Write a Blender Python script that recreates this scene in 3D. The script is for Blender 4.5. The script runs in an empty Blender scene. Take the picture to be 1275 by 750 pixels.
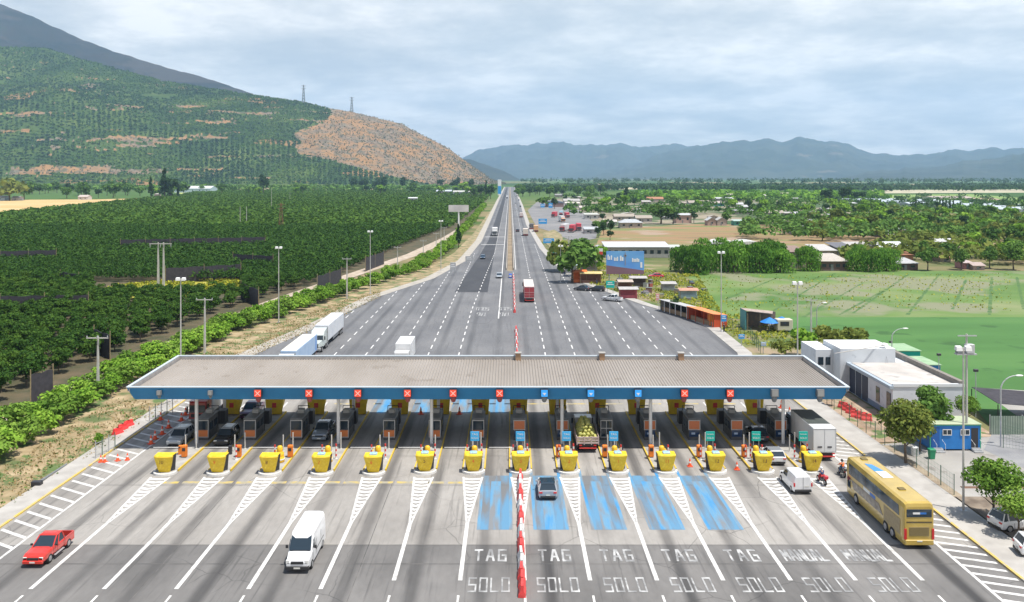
import bpy, math, random
import numpy as np
from mathutils import Vector, Matrix, noise as mnoise
R = math.radians
scene = bpy.context.scene
COL = scene.collection
rnd = random.Random(7)

# ------------------------------------------------------------------ camera, sky, sun, exposure
CAM_H, F, HX, HY = 32.0, 1050.0, 635.0, 220.0
cd = bpy.data.cameras.new("camera"); cam = bpy.data.objects.new("camera", cd); COL.objects.link(cam)
cam.location = (0, 0, CAM_H); cam.rotation_euler = (R(90), 0, 0)
cd.sensor_width = 36; cd.lens = F / 1275 * 36
cd.shift_x = (637.5 - HX) / 1275; cd.shift_y = -(375 - HY) / 1275
cd.clip_start = 0.5; cd.clip_end = 60000
scene.camera = cam

SUNV = Vector((0.30, -0.19, 1.0)).normalized()
SUN_EL = math.asin(SUNV.z); SUN_AZ = math.atan2(SUNV.x, SUNV.y)
world = bpy.data.worlds.new("World"); scene.world = world; world.use_nodes = True
wn, wl = world.node_tree.nodes, world.node_tree.links
wn.clear()
wo = wn.new('ShaderNodeOutputWorld'); wb = wn.new('ShaderNodeBackground'); wb.inputs[1].default_value = 0.1
sky = wn.new('ShaderNodeTexSky'); sky.sky_type = 'NISHITA'; sky.sun_disc = False
sky.sun_elevation = SUN_EL; sky.sun_rotation = SUN_AZ; sky.air_density = 1.2; sky.dust_density = 1.5
tc = wn.new('ShaderNodeTexCoord')
# cloud sheet: the direction is projected on a high flat layer so the clouds flatten to the horizon
sep = wn.new('ShaderNodeSeparateXYZ'); wl.new(tc.outputs['Generated'], sep.inputs[0])
zz = wn.new('ShaderNodeMath'); zz.operation = 'ADD'; zz.inputs[1].default_value = 0.16; wl.new(sep.outputs[2], zz.inputs[0])
zm = wn.new('ShaderNodeMath'); zm.operation = 'MAXIMUM'; zm.inputs[1].default_value = 0.03; wl.new(zz.outputs[0], zm.inputs[0])
dx = wn.new('ShaderNodeMath'); dx.operation = 'DIVIDE'; wl.new(sep.outputs[0], dx.inputs[0]); wl.new(zm.outputs[0], dx.inputs[1])
dy = wn.new('ShaderNodeMath'); dy.operation = 'DIVIDE'; wl.new(sep.outputs[1], dy.inputs[0]); wl.new(zm.outputs[0], dy.inputs[1])
cb = wn.new('ShaderNodeCombineXYZ'); wl.new(dx.outputs[0], cb.inputs[0]); wl.new(dy.outputs[0], cb.inputs[1])
def wnoise(scale, detail, rough, off):
    mp = wn.new('ShaderNodeMapping'); mp.inputs[1].default_value = off; mp.inputs[3].default_value = (1, 1.0, 1)
    wl.new(cb.outputs[0], mp.inputs[0])
    n = wn.new('ShaderNodeTexNoise'); n.inputs['Scale'].default_value = scale; n.inputs['Detail'].default_value = detail
    n.inputs['Roughness'].default_value = rough; wl.new(mp.outputs[0], n.inputs[0]); return n
def wramp(src, stops):
    r = wn.new('ShaderNodeValToRGB'); e = r.color_ramp.elements
    while len(e) < len(stops): e.new(0.5)
    for k, (p, c) in enumerate(stops): e[k].position = p; e[k].color = (*c, 1)
    wl.new(src, r.inputs[0]); return r
n1 = wnoise(0.75, 9, 0.55, (3.1, 1.7, 0)); n2 = wnoise(1.7, 11, 0.62, (0.4, 8.2, 0))
cover = wramp(n1.outputs[0], [(0.34, (0.80,) * 3), (0.46, (1.0,) * 3)])
tone = wramp(n2.outputs[0], [(0.34, (5.5, 5.9, 6.3)), (0.45, (6.9, 7.1, 7.25)), (0.53, (8.3, 8.3, 8.25)), (0.63, (10.6, 10.3, 9.9))])
wmx = wn.new('ShaderNodeMixRGB'); el = wn.new('ShaderNodeMapRange'); el.inputs[1].default_value = 0.26; el.inputs[2].default_value = 0.55; el.inputs[3].default_value = 1.0; el.inputs[4].default_value = 0.05; wl.new(sep.outputs[2], el.inputs[0])   # the cloud bank thins out overhead
cm = wn.new('ShaderNodeMath'); cm.operation = 'MULTIPLY'; wl.new(cover.outputs[0], cm.inputs[0]); wl.new(el.outputs[0], cm.inputs[1]); wl.new(cm.outputs[0], wmx.inputs[0]); wl.new(sky.outputs[0], wmx.inputs[1]); wl.new(tone.outputs[0], wmx.inputs[2])
wl.new(wmx.outputs[0], wb.inputs[0]); wl.new(wb.outputs[0], wo.inputs[0])

sd = bpy.data.lights.new("sun", 'SUN'); sd.energy = 5.0; sd.angle = R(0.6); sd.color = (1.0, 0.955, 0.88)
sun = bpy.data.objects.new("sun", sd); COL.objects.link(sun); sun.rotation_euler = SUNV.to_track_quat('Z', 'Y').to_euler()
sun.location = (0, 0, 200)
vs = scene.view_settings; vs.view_transform = 'Standard'; vs.look = 'None'; vs.exposure = 0.30; vs.gamma = 1; vs.use_curve_mapping = False
cy = scene.cycles
cy.max_bounces = 4; cy.diffuse_bounces = 2; cy.glossy_bounces = 2; cy.transmission_bounces = 2; cy.transparent_max_bounces = 4; cy.volume_bounces = 1
cy.use_denoising = True; cy.caustics_reflective = False; cy.caustics_refractive = False; cy.sample_clamp_indirect = 4

def G(x, y, z=0.0):
    "ground (or height z) point seen at photograph pixel x, y"
    s = (CAM_H - z) / (y - HY)
    return Vector(((x - HX) * s, F * s, z))

# ------------------------------------------------------------------ materials
MATS = {}
def mat(name, c1, c2=None, scale=1.0, rough=0.8, bump=0.0, metal=0.0, detail=5, stretch=(1, 1, 1), c3=None, coat=0.0, bscale=None, spots=None, emit=None, lo=0.35, hi=0.65, local=False):
    if name in MATS: return MATS[name]
    m = bpy.data.materials.new(name); m.use_nodes = True; MATS[name] = m
    n, l = m.node_tree.nodes, m.node_tree.links
    p = n['Principled BSDF']; p.inputs['Roughness'].default_value = rough; p.inputs['Metallic'].default_value = metal
    p.inputs['Coat Weight'].default_value = coat
    p.inputs['Base Color'].default_value = (*c1, 1)
    if c2 or bump:
        if local:
            t = n.new('ShaderNodeTexCoord'); pos = t.outputs['Object']
        else:
            t = n.new('ShaderNodeNewGeometry'); pos = t.outputs['Position']
        mp = n.new('ShaderNodeMapping'); mp.inputs[3].default_value = stretch; l.new(pos, mp.inputs[0])
        no = n.new('ShaderNodeTexNoise'); no.inputs['Scale'].default_value = scale; no.inputs['Detail'].default_value = detail; l.new(mp.outputs[0], no.inputs[0])
        if c2:
            r = n.new('ShaderNodeValToRGB'); e = r.color_ramp.elements
            st = [(lo, c1), (hi, c2)] if not c3 else [(lo, c1), ((lo + hi) / 2, c2), (hi, c3)]
            while len(e) < len(st): e.new(0.5)
            for k, (q, c) in enumerate(st): e[k].position = q; e[k].color = (*c, 1)
            l.new(no.outputs[0], r.inputs[0]); out = r.outputs[0]
            if spots:   # (colour, scale, threshold)
                s2 = n.new('ShaderNodeTexNoise'); s2.inputs['Scale'].default_value = spots[1]; s2.inputs['Detail'].default_value = 6; l.new(pos, s2.inputs[0])
                r2 = n.new('ShaderNodeValToRGB'); r2.color_ramp.elements[0].position = spots[2]; r2.color_ramp.elements[1].position = spots[2] + 0.06
                l.new(s2.outputs[0], r2.inputs[0])
                mx = n.new('ShaderNodeMixRGB'); l.new(r2.outputs[0], mx.inputs[0]); l.new(out, mx.inputs[1]); mx.inputs[2].default_value = (*spots[0], 1); out = mx.outputs[0]
            l.new(out, p.inputs['Base Color'])
        if bump:
            b = n.new('ShaderNodeBump'); b.inputs[0].default_value = min(1, bump); b.inputs[1].default_value = 0.3
            if bscale:
                nb = n.new('ShaderNodeTexNoise'); nb.inputs['Scale'].default_value = bscale; nb.inputs['Detail'].default_value = 4; l.new(pos, nb.inputs[0]); l.new(nb.outputs[0], b.inputs[2])
            else: l.new(no.outputs[0], b.inputs[2])
            l.new(b.outputs[0], p.inputs['Normal'])
    if emit:
        p.inputs['Emission Color'].default_value = (*emit[0], 1); p.inputs['Emission Strength'].default_value = emit[1]
    return m

def leafmat(name, cols, transl=0.25, ns=0.35):
    if name in MATS: return MATS[name]
    m = bpy.data.materials.new(name); m.use_nodes = True; MATS[name] = m
    n, l = m.node_tree.nodes, m.node_tree.links
    p = n['Principled BSDF']; p.inputs['Roughness'].default_value = 0.8; p.inputs['Specular IOR Level'].default_value = 0.08
    g = n.new('ShaderNodeNewGeometry'); oi = n.new('ShaderNodeObjectInfo')
    no = n.new('ShaderNodeTexNoise'); no.inputs['Scale'].default_value = ns; no.inputs['Detail'].default_value = 3; l.new(g.outputs['Position'], no.inputs[0])
    a = n.new('ShaderNodeMath'); a.operation = 'MULTIPLY_ADD'; a.inputs[1].default_value = 0.5; l.new(g.outputs['Random Per Island'], a.inputs[0])
    b = n.new('ShaderNodeMath'); b.operation = 'MULTIPLY_ADD'; b.inputs[1].default_value = 0.3; l.new(oi.outputs['Random'], b.inputs[0]); b.inputs[2].default_value = -0.05
    l.new(b.outputs[0], a.inputs[2])
    c = n.new('ShaderNodeMath'); c.operation = 'MULTIPLY_ADD'; c.inputs[1].default_value = 0.5 if ns > .1 else 1.5; l.new(no.outputs[0], c.inputs[0]); l.new(a.outputs[0], c.inputs[2])
    if ns <= .1: a.inputs[1].default_value = .3; b.inputs[1].default_value = 0; b.inputs[2].default_value = -.42
    r = n.new('ShaderNodeValToRGB'); e = r.color_ramp.elements
    while len(e) < len(cols): e.new(0.5)
    for k, cc in enumerate(cols): e[k].position = 0.15 + 0.75 * k / (len(cols) - 1); e[k].color = (*[min(.6, v * 1.5) for v in cc], 1)
    l.new(c.outputs[0], r.inputs[0]); l.new(r.outputs[0], p.inputs['Base Color'])
    t = n.new('ShaderNodeBsdfTranslucent'); l.new(r.outputs[0], t.inputs[0])
    mx = n.new('ShaderNodeMixShader'); mx.inputs[0].default_value = transl; l.new(p.outputs[0], mx.inputs[1]); l.new(t.outputs[0], mx.inputs[2])
    l.new(mx.outputs[0], n['Material Output'].inputs[0])
    return m

# ------------------------------------------------------------------ mesh kit
class MB:
    def __init__(s): s.v = []; s.f = []
    def add(s, vs, fs):
        o = len(s.v); s.v += [tuple(v) for v in vs]; s.f += [tuple(i + o for i in f) for f in fs]; return s
    def box(s, x0, x1, y0, y1, z0, z1):
        return s.add([(x0, y0, z0), (x1, y0, z0), (x1, y1, z0), (x0, y1, z0), (x0, y0, z1), (x1, y0, z1), (x1, y1, z1), (x0, y1, z1)],
                     [(0, 3, 2, 1), (4, 5, 6, 7), (0, 1, 5, 4), (1, 2, 6, 5), (2, 3, 7, 6), (3, 0, 4, 7)])
    def bbox(s, x0, x1, y0, y1, z0, z1, b=0.05):
        "box with chamfered vertical and top edges"
        def ring(z, i): return [(x0 + i + b, y0 + i, z), (x1 - i - b, y0 + i, z), (x1 - i, y0 + i + b, z), (x1 - i, y1 - i - b, z), (x1 - i - b, y1 - i, z), (x0 + i + b, y1 - i, z), (x0 + i, y1 - i - b, z), (x0 + i, y0 + i + b, z)]
        return s.loft([ring(z0, 0), ring(z1 - b, 0), ring(z1, b)])
    def loft(s, rings, closed=True, cap0=True, cap1=True):
        n = len(rings[0]); o = len(s.v)
        for r in rings: s.v += [tuple(p) for p in r]
        for k in range(len(rings) - 1):
            for i in range(n if closed else n - 1):
                j = (i + 1) % n
                s.f.append((o + k * n + i, o + k * n + j, o + (k + 1) * n + j, o + (k + 1) * n + i))
        if cap0: s.f.append(tuple(o + i for i in reversed(range(n))))
        if cap1: s.f.append(tuple(o + (len(rings) - 1) * n + i for i in range(n)))
        return s
    def prism(s, poly, z0, z1):
        return s.loft([[(x, y, z0) for x, y in poly], [(x, y, z1) for x, y in poly]])
    def xprism(s, prof, x0, x1):
        "profile in (y, z) extruded along x"
        return s.loft([[(x0, y, z) for y, z in prof], [(x1, y, z) for y, z in prof]])
    def yprism(s, prof, y0, y1):
        return s.loft([[(x, y0, z) for x, z in prof], [(x, y1, z) for x, z in prof]])
    def tube(s, pts, r, n=8, r1=None):
        pts = [Vector(p) for p in pts]; r1 = r if r1 is None else r1; rings = []
        for i, p in enumerate(pts):
            d = (pts[min(i + 1, len(pts) - 1)] - pts[max(i - 1, 0)]).normalized()
            a = d.orthogonal().normalized() if abs(d.z) < 0.999 else Vector((1, 0, 0)); b = d.cross(a)
            rr = r + (r1 - r) * i / max(1, len(pts) - 1)
            rings.append([p + (a * math.cos(2 * math.pi * k / n) + b * math.sin(2 * math.pi * k / n)) * rr for k in range(n)])
        return s.loft(rings)
    def lathe(s, prof, c=(0, 0, 0), n=12):
        return s.loft([[(c[0] + r * math.cos(2 * math.pi * k / n), c[1] + r * math.sin(2 * math.pi * k / n), c[2] + z) for k in range(n)] for r, z in prof])
    def wheel(s, c, r, w, n=16):
        "disc with its axis along x"
        b = r * 0.08
        return s.loft([[(c[0] + dx, c[1] + rr * math.cos(2 * math.pi * k / n), c[2] + rr * math.sin(2 * math.pi * k / n)) for k in range(n)] for dx, rr in ((-w / 2, r - b), (-w / 2 + b, r), (w / 2 - b, r), (w / 2, r - b))])
    def ball(s, c, rx, ry=None, rz=None, n=10, m=6):
        ry = ry or rx; rz = rz or rx
        return s.loft([[(c[0] + rx * math.sin(a) * math.cos(2 * math.pi * k / n), c[1] + ry * math.sin(a) * math.sin(2 * math.pi * k / n), c[2] - rz * math.cos(a)) for k in range(n)] for a in [0.12 + (math.pi - 0.24) * i / m for i in range(m + 1)]])
    def quad(s, a, b, c, d): return s.add([a, b, c, d], [(0, 1, 2, 3)])
    def poly(s, pts): return s.add(pts, [tuple(range(len(pts)))])
    def mesh(s, name, m=None, smooth=False):
        me = bpy.data.meshes.new(name); me.from_pydata(s.v, [], s.f); me.update()
        if m: me.materials.append(m)
        if smooth: me.polygons.foreach_set('use_smooth', [True] * len(me.polygons))
        return me
    def build(s, name, m, parent=None, smooth=False, loc=None, rz=0):
        return link(name, s.mesh(name, m, smooth), parent, loc, rz)

def link(name, me, parent=None, loc=None, rz=0):
    o = bpy.data.objects.new(name, me); COL.objects.link(o)
    if parent: o.parent = parent
    if loc is not None: o.location = loc
    if rz: o.rotation_euler = (0, 0, rz)
    return o
def tag(o, label, cat, group=None, kind=None):
    o['label'] = label; o['category'] = cat
    if group: o['group'] = group
    if kind: o['kind'] = kind
    return o
def thing(name, label, cat, loc=(0, 0, 0), rz=0, group=None):
    o = bpy.data.objects.new(name, None); COL.objects.link(o); o.location = loc; o.rotation_euler = (0, 0, rz)
    o.empty_display_size = 0.3
    return tag(o, label, cat, group)
def struct(name, mb, m, label=None):
    o = mb.build(name, m); o['kind'] = 'structure'
    if label: o['label'] = label
    return o
def kids(o): return [c for c in bpy.data.objects if c.parent == o]
def copy_thing(root, loc, rz=None, label=None, scale=None):
    r = root.copy(); COL.objects.link(r); r.location = loc
    if rz is not None: r.rotation_euler = (0, 0, rz)
    if scale is not None: r.scale = (scale,) * 3 if not hasattr(scale, '__len__') else scale
    if label: r['label'] = label
    for ch in root.children:
        c = ch.copy(); COL.objects.link(c); c.parent = r
        for g in ch.children:
            d = g.copy(); COL.objects.link(d); d.parent = c
    return r
ORD = "first second third fourth fifth sixth seventh eighth ninth tenth eleventh twelfth thirteenth fourteenth fifteenth sixteenth".split()

def npmesh(name, V, n, m, smooth=False):
    "V: (faces*n, 3) array, every face with its own n corners"
    nf = len(V) // n
    me = bpy.data.meshes.new(name); me.vertices.add(len(V)); me.vertices.foreach_set('co', V.astype(np.float32).ravel())
    me.loops.add(len(V)); me.loops.foreach_set('vertex_index', np.arange(len(V), dtype=np.int32))
    me.polygons.add(nf); me.polygons.foreach_set('loop_start', np.arange(0, nf * n, n, dtype=np.int32))
    me.update(calc_edges=True)
    if m: me.materials.append(m)
    if smooth: me.polygons.foreach_set('use_smooth', np.ones(nf, bool))
    return me
def leaf_quads(C, N, size, rs):
    "one bent leaf clump quad per centre C, facing about N"
    k = len(C); N = N + rs.normal(0, 0.55, (k, 3)); N /= np.linalg.norm(N, axis=1)[:, None] + 1e-9
    A = np.cross(N, rs.normal(0, 1, (k, 3))); A /= np.linalg.norm(A, axis=1)[:, None] + 1e-9
    B = np.cross(N, A); s = (size * rs.uniform(0.55, 1.25, k))[:, None]
    q = rs.uniform(0.5, 1.0, (4, k, 1))
    P = np.stack([C - A * s * q[0], C - B * s * q[1] * 0.8, C + A * s * q[2], C + B * s * q[3] * 0.8], 1)
    return P.reshape(-1, 3)
def crown_pts(rs, n, w, h, z0, clumps=9, spread=0.62, shape='round', clump=0.42):
    "leaf centres on the surface of several clumps filling a crown w wide and h high from z0"
    cc = []
    while len(cc) < clumps:
        p = rs.uniform(-1, 1, 3)
        if np.linalg.norm(p) < 1: cc.append(p * spread)
    cc = np.array(cc)
    if shape == 'cone': cc[:, :2] *= (0.95 - 0.85 * (cc[:, 2:3] / spread + 1) / 2)
    rr = rs.uniform(0.75, 1.2, clumps) * clump
    if shape == 'cone': rr *= (1.15 - 0.8 * (cc[:, 2] / spread + 1) / 2)
    k = rs.integers(0, clumps, n); d = rs.normal(0, 1, (n, 3)); d /= np.linalg.norm(d, axis=1)[:, None]
    d[:, 2] = np.where(d[:, 2] < -0.3, -d[:, 2], d[:, 2])
    P = cc[k] + d * (rr[k] * rs.uniform(0.72, 1.08, n))[:, None]
    P = P * np.array([w / 2, w / 2, h / 2]) + np.array([0, 0, z0 + h / 2])
    return P, d
def crown_mesh(name, seed, n, w, h, z0, leaf, m, clumps=9, shape='round', spread=0.62, clump=0.42):
    rs = np.random.default_rng(seed); P, d = crown_pts(rs, n, w, h, z0, clumps, spread, shape, clump)
    return npmesh(name, leaf_quads(P, d + np.array([0, 0, 0.25]), leaf, rs), 4, m)
# ------------------------------------------------------------------ ground
def gpoly(pts, z=0.0):
    return [(p.x, p.y, z) for p in (G(x, y) for x, y in pts)]
def sheet(name, pts, z, m, px=True, label=None):
    mb = MB(); P = gpoly(pts, z) if px else [(x, y, z) for x, y in pts]; mb.poly(P)
    return struct(name, mb, m, label)

def ground_material():
    m = bpy.data.materials.new("plain"); m.use_nodes = True; n, l = m.node_tree.nodes, m.node_tree.links
    p = n['Principled BSDF']; p.inputs['Roughness'].default_value = 0.95; p.inputs['Specular IOR Level'].default_value = 0.1
    g = n.new('ShaderNodeNewGeometry')
    vo = n.new('ShaderNodeTexVoronoi'); vo.inputs['Scale'].default_value = 0.0028; vo.inputs['Randomness'].default_value = 0.85
    mp = n.new('ShaderNodeMapping'); mp.inputs[2].default_value = (0, 0, 0.3); mp.inputs[3].default_value = (1, 0.55, 1); l.new(g.outputs[0], mp.inputs[0]); l.new(mp.outputs[0], vo.inputs[0])
    sp = n.new('ShaderNodeSeparateColor'); l.new(vo.outputs['Color'], sp.inputs[0])
    r = n.new('ShaderNodeValToRGB'); r.color_ramp.interpolation = 'CONSTANT'; e = r.color_ramp.elements
    cs = [(0, (.055, .11, .03)), (.25, (.075, .14, .04)), (.45, (.04, .085, .028)), (.62, (.24, .20, .11)), (.72, (.09, .15, .045)), (.88, (.17, .17, .08))]
    while len(e) < len(cs): e.new(.5)
    for k, (q, c) in enumerate(cs): e[k].position = q; e[k].color = (*c, 1)
    l.new(sp.outputs[0], r.inputs[0])
    no = n.new('ShaderNodeTexNoise'); no.inputs['Scale'].default_value = 0.03; no.inputs['Detail'].default_value = 9; l.new(g.outputs[0], no.inputs[0])
    r2 = n.new('ShaderNodeValToRGB'); r2.color_ramp.elements[0].position = .35; r2.color_ramp.elements[0].color = (.07, .12, .035, 1); r2.color_ramp.elements[1].position = .62; r2.color_ramp.elements[1].color = (.27, .21, .12, 1); l.new(no.outputs[0], r2.inputs[0])
    # small scale close to the plaza, field pattern further out
    ln = n.new('ShaderNodeVectorMath'); ln.operation = 'LENGTH'; l.new(g.outputs[0], ln.inputs[0])
    mr = n.new('ShaderNodeMapRange'); mr.inputs[1].default_value = 700; mr.inputs[2].default_value = 1300; l.new(ln.outputs['Value'], mr.inputs[0])
    mx = n.new('ShaderNodeMixRGB'); l.new(mr.outputs[0], mx.inputs[0]); l.new(r2.outputs[0], mx.inputs[1]); l.new(r.outputs[0], mx.inputs[2])
    l.new(mx.outputs[0], p.inputs['Base Color']); return m
struct("ground", MB().poly([(-16000, -60, -0.12), (16000, -60, -0.12), (16000, 17000, -0.12), (-16000, 17000, -0.12)]), ground_material())

M_dry = mat("dry_verge", (.10, .13, .045), (.30, .225, .125), scale=.3, rough=.95, bump=.6, bscale=3, c3=(.42, .33, .20), spots=((.10, .15, .045), .35, .55))
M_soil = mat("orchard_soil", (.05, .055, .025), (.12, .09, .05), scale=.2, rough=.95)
M_track = mat("track_dirt", (.34, .27, .20), (.50, .42, .34), scale=.4, rough=.95, bump=.8, bscale=1.5)
M_wheat = mat("ripe_field", (.56, .40, .17), (.50, .33, .13), scale=.02, rough=.9, stretch=(.3, 1, 1), c3=(.62, .46, .23))
M_weeds = mat("weedy_ground", (.08, .13, .03), (.17, .18, .06), scale=.12, rough=.95, c3=(.30, .23, .15), bump=.6, bscale=1.2)
M_brown = mat("bare_field", (.20, .15, .07), (.30, .18, .09), scale=.022, rough=.95, stretch=(.35, 1.8, 1), c3=(.15, .19, .06), lo=.36, hi=.62, spots=((.33, .24, .17), .03, .57))
M_yard = mat("yard_dirt", (.22, .19, .12), (.32, .27, .20), scale=.03, rough=.95, spots=((.055, .10, .03), .022, .47))

# left side
sheet("verge", [(-60, 720), (40, 640), (225, 500), (330, 437), (408, 404), (474, 370), (545, 346), (583, 325), (603, 298), (615, 268), (611, 262), (590, 290), (565, 315), (540, 330), (470, 350), (300, 408), (120, 480), (-120, 560)], -.06, M_dry)
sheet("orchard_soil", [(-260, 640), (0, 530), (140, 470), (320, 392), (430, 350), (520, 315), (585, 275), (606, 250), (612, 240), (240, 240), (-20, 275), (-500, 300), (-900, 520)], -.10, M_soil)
sheet("dirt_track", [(-60, 560), (0, 540), (60, 505), (140, 462), (240, 420), (330, 382), (420, 352), (520, 318), (560, 300), (585, 280), (576, 281), (549, 297), (505, 317), (418, 346), (326, 377), (237, 413), (136, 454), (56, 497), (0, 524), (-70, 545)], -.05, M_track)
sheet("wheat_field", [(-40, 270), (0, 268.5), (90, 259), (185, 249), (183, 247), (120, 248.5), (0, 249), (-120, 250)], .02, M_wheat)
sheet("weedy_clearing", [(125, 366), (135, 358), (190, 352), (300, 349), (300, 364), (230, 370), (160, 372)], -.03, mat("clearing", (.13, .22, .05), (.36, .33, .04), scale=.12, c3=(.46, .40, .10), rough=.95, bump=.6, bscale=1))
# right side
sheet("weedy_strip", [(690, 322), (760, 318), (862, 338), (880, 385), (935, 395), (1000, 424), (1085, 430), (1040, 448), (930, 446), (900, 425), (870, 405), (800, 386), (735, 362), (705, 346)], -.07, M_weeds)
sheet("bare_field", [(742, 306), (750, 286), (860, 279), (1040, 281), (1130, 290), (1130, 306), (1000, 312), (850, 309)], -.04, M_brown)
sheet("village_ground", [(660, 256), (700, 245), (960, 248), (1100, 262), (1110, 285), (860, 279), (750, 288), (700, 300), (672, 275)], -.05, M_yard)
def crop_material():
    m = mat("green_crop", (.065, .15, .025), (.12, .20, .045), scale=.035, rough=.9, stretch=(.6, 1, 1), c3=(.22, .24, .11), bump=.9, bscale=.8, lo=.36, hi=.66, spots=((.20, .21, .12), .03, .50))
    return m
M_crop = crop_material()
sheet("green_field", [(856, 337.5), (1400, 337.5), (1420, 395), (905, 395), (882, 385), (862, 360)], -.03, M_crop)
M_crop2 = mat("dark_crop", (.042, .125, .022), (.060, .165, .034), scale=.06, rough=.9, stretch=(.3, 1, 1), bump=1.0, bscale=.9, c3=(.085, .19, .045), spots=((.032, .10, .018), .12, .60), lo=.3, hi=.7)
sheet("green_crop", [(905, 395), (1420, 395), (1500, 560), (1245, 545), (1190, 478), (1090, 430), (1000, 421), (940, 400)], -.035, M_crop2)
# furrow lines across the pale field
mf = MB()
for x0, y0, x1, y1 in [(955, 392, 1040, 340), (1062, 390, 1132, 341), (1130, 392, 1170, 341), (1186, 385, 1203, 348), (1232, 392, 1235, 345), (1275, 385, 1266, 345), (985, 356, 1020, 345), (1000, 395, 1075, 352), (905, 372, 970, 345), (1045, 392, 1100, 362)]:
    a, b = G(x0, y0), G(x1, y1); d = (b - a).normalized().cross(Vector((0, 0, 1))) * .45
    n = 24; pts = []
    for i in range(n):
        t0, t1 = i / n, (i + rnd.uniform(.55, 1)) / n
        p, q = a.lerp(b, t0), a.lerp(b, t1); w = rnd.uniform(.5, 1.1)
        mf.quad(p - d * w, q - d * w, q + d * w, p + d * w)
mf.v = [(x, y, -.02) for x, y, z in mf.v]
struct("field_furrow", mf, mat("furrow", (.05, .12, .03), (.07, .15, .03), scale=.5))
M_lot = mat("lot_concrete", (.27, .255, .235), (.36, .345, .32), scale=.15, rough=.9, bump=.15, bscale=6, spots=((.22, .20, .18), .25, .6))
sheet("service_yard", [(44.5, 60), (92, 60), (92, 122), (71, 128), (66, 104), (60, 104), (44.5, 101)], -.03, M_lot, px=False)
sheet("yard_verge", [(41, 101), (60, 104), (60.5, 112), (50.2, 113), (50.2, 150), (41, 150)], -.028, mat("verge_soil", (.30, .20, .13), (.42, .32, .23), scale=.5, rough=.95, spots=((.12, .17, .05), .4, .55), bump=.5, bscale=3), px=False)
sheet("access_road", [(1246, 520), (1400, 560), (1400, 640), (1225, 560), (1236, 538)], -.02, mat("access_asphalt", (.20, .20, .21), (.27, .27, .27), scale=.3, rough=.9))
sheet("forecourt", [(657, 262), (668, 252), (700, 251), (722, 262), (745, 283), (742, 297), (716, 302), (690, 290), (668, 283)], .0, mat("forecourt_asphalt", (.17, .17, .175), (.24, .23, .225), scale=.05, rough=.9))
sheet("traffic_island", [(676, 290), (690, 286), (699, 292), (702, 302), (694, 311), (684, 308), (677, 300)], .03, M_dry)
# planted strips far out on the valley floor (crops and bare soil, as the photograph shows)
for nm, c1, c2, pts in [
        ("far_field", (.10, .22, .05), (.15, .26, .06), [(770, 241), (1010, 239), (1020, 248), (780, 249)]),
        ("far_field", (.40, .34, .22), (.48, .42, .28), [(655, 233), (790, 233.5), (795, 236), (655, 236)]),
        ("far_field", (.42, .38, .26), (.5, .45, .32), [(1080, 237), (1280, 236), (1280, 240), (1085, 241)]),
        ("far_field", (.16, .26, .06), (.22, .30, .08), [(1085, 243), (1210, 242), (1290, 248), (1290, 262), (1150, 256)]),
        ("far_field", (.30, .36, .10), (.36, .40, .12), [(215, 239), (420, 238), (430, 242), (225, 243)]),
        ("far_field", (.11, .25, .04), (.15, .30, .06), [(1160, 258), (1290, 268), (1290, 276), (1170, 264)])]:
    sheet(nm, pts, .05, mat("field_" + str(round(c1[0], 2)) + str(round(c1[1], 2)), c1, c2, scale=.02, rough=.95))

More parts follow.
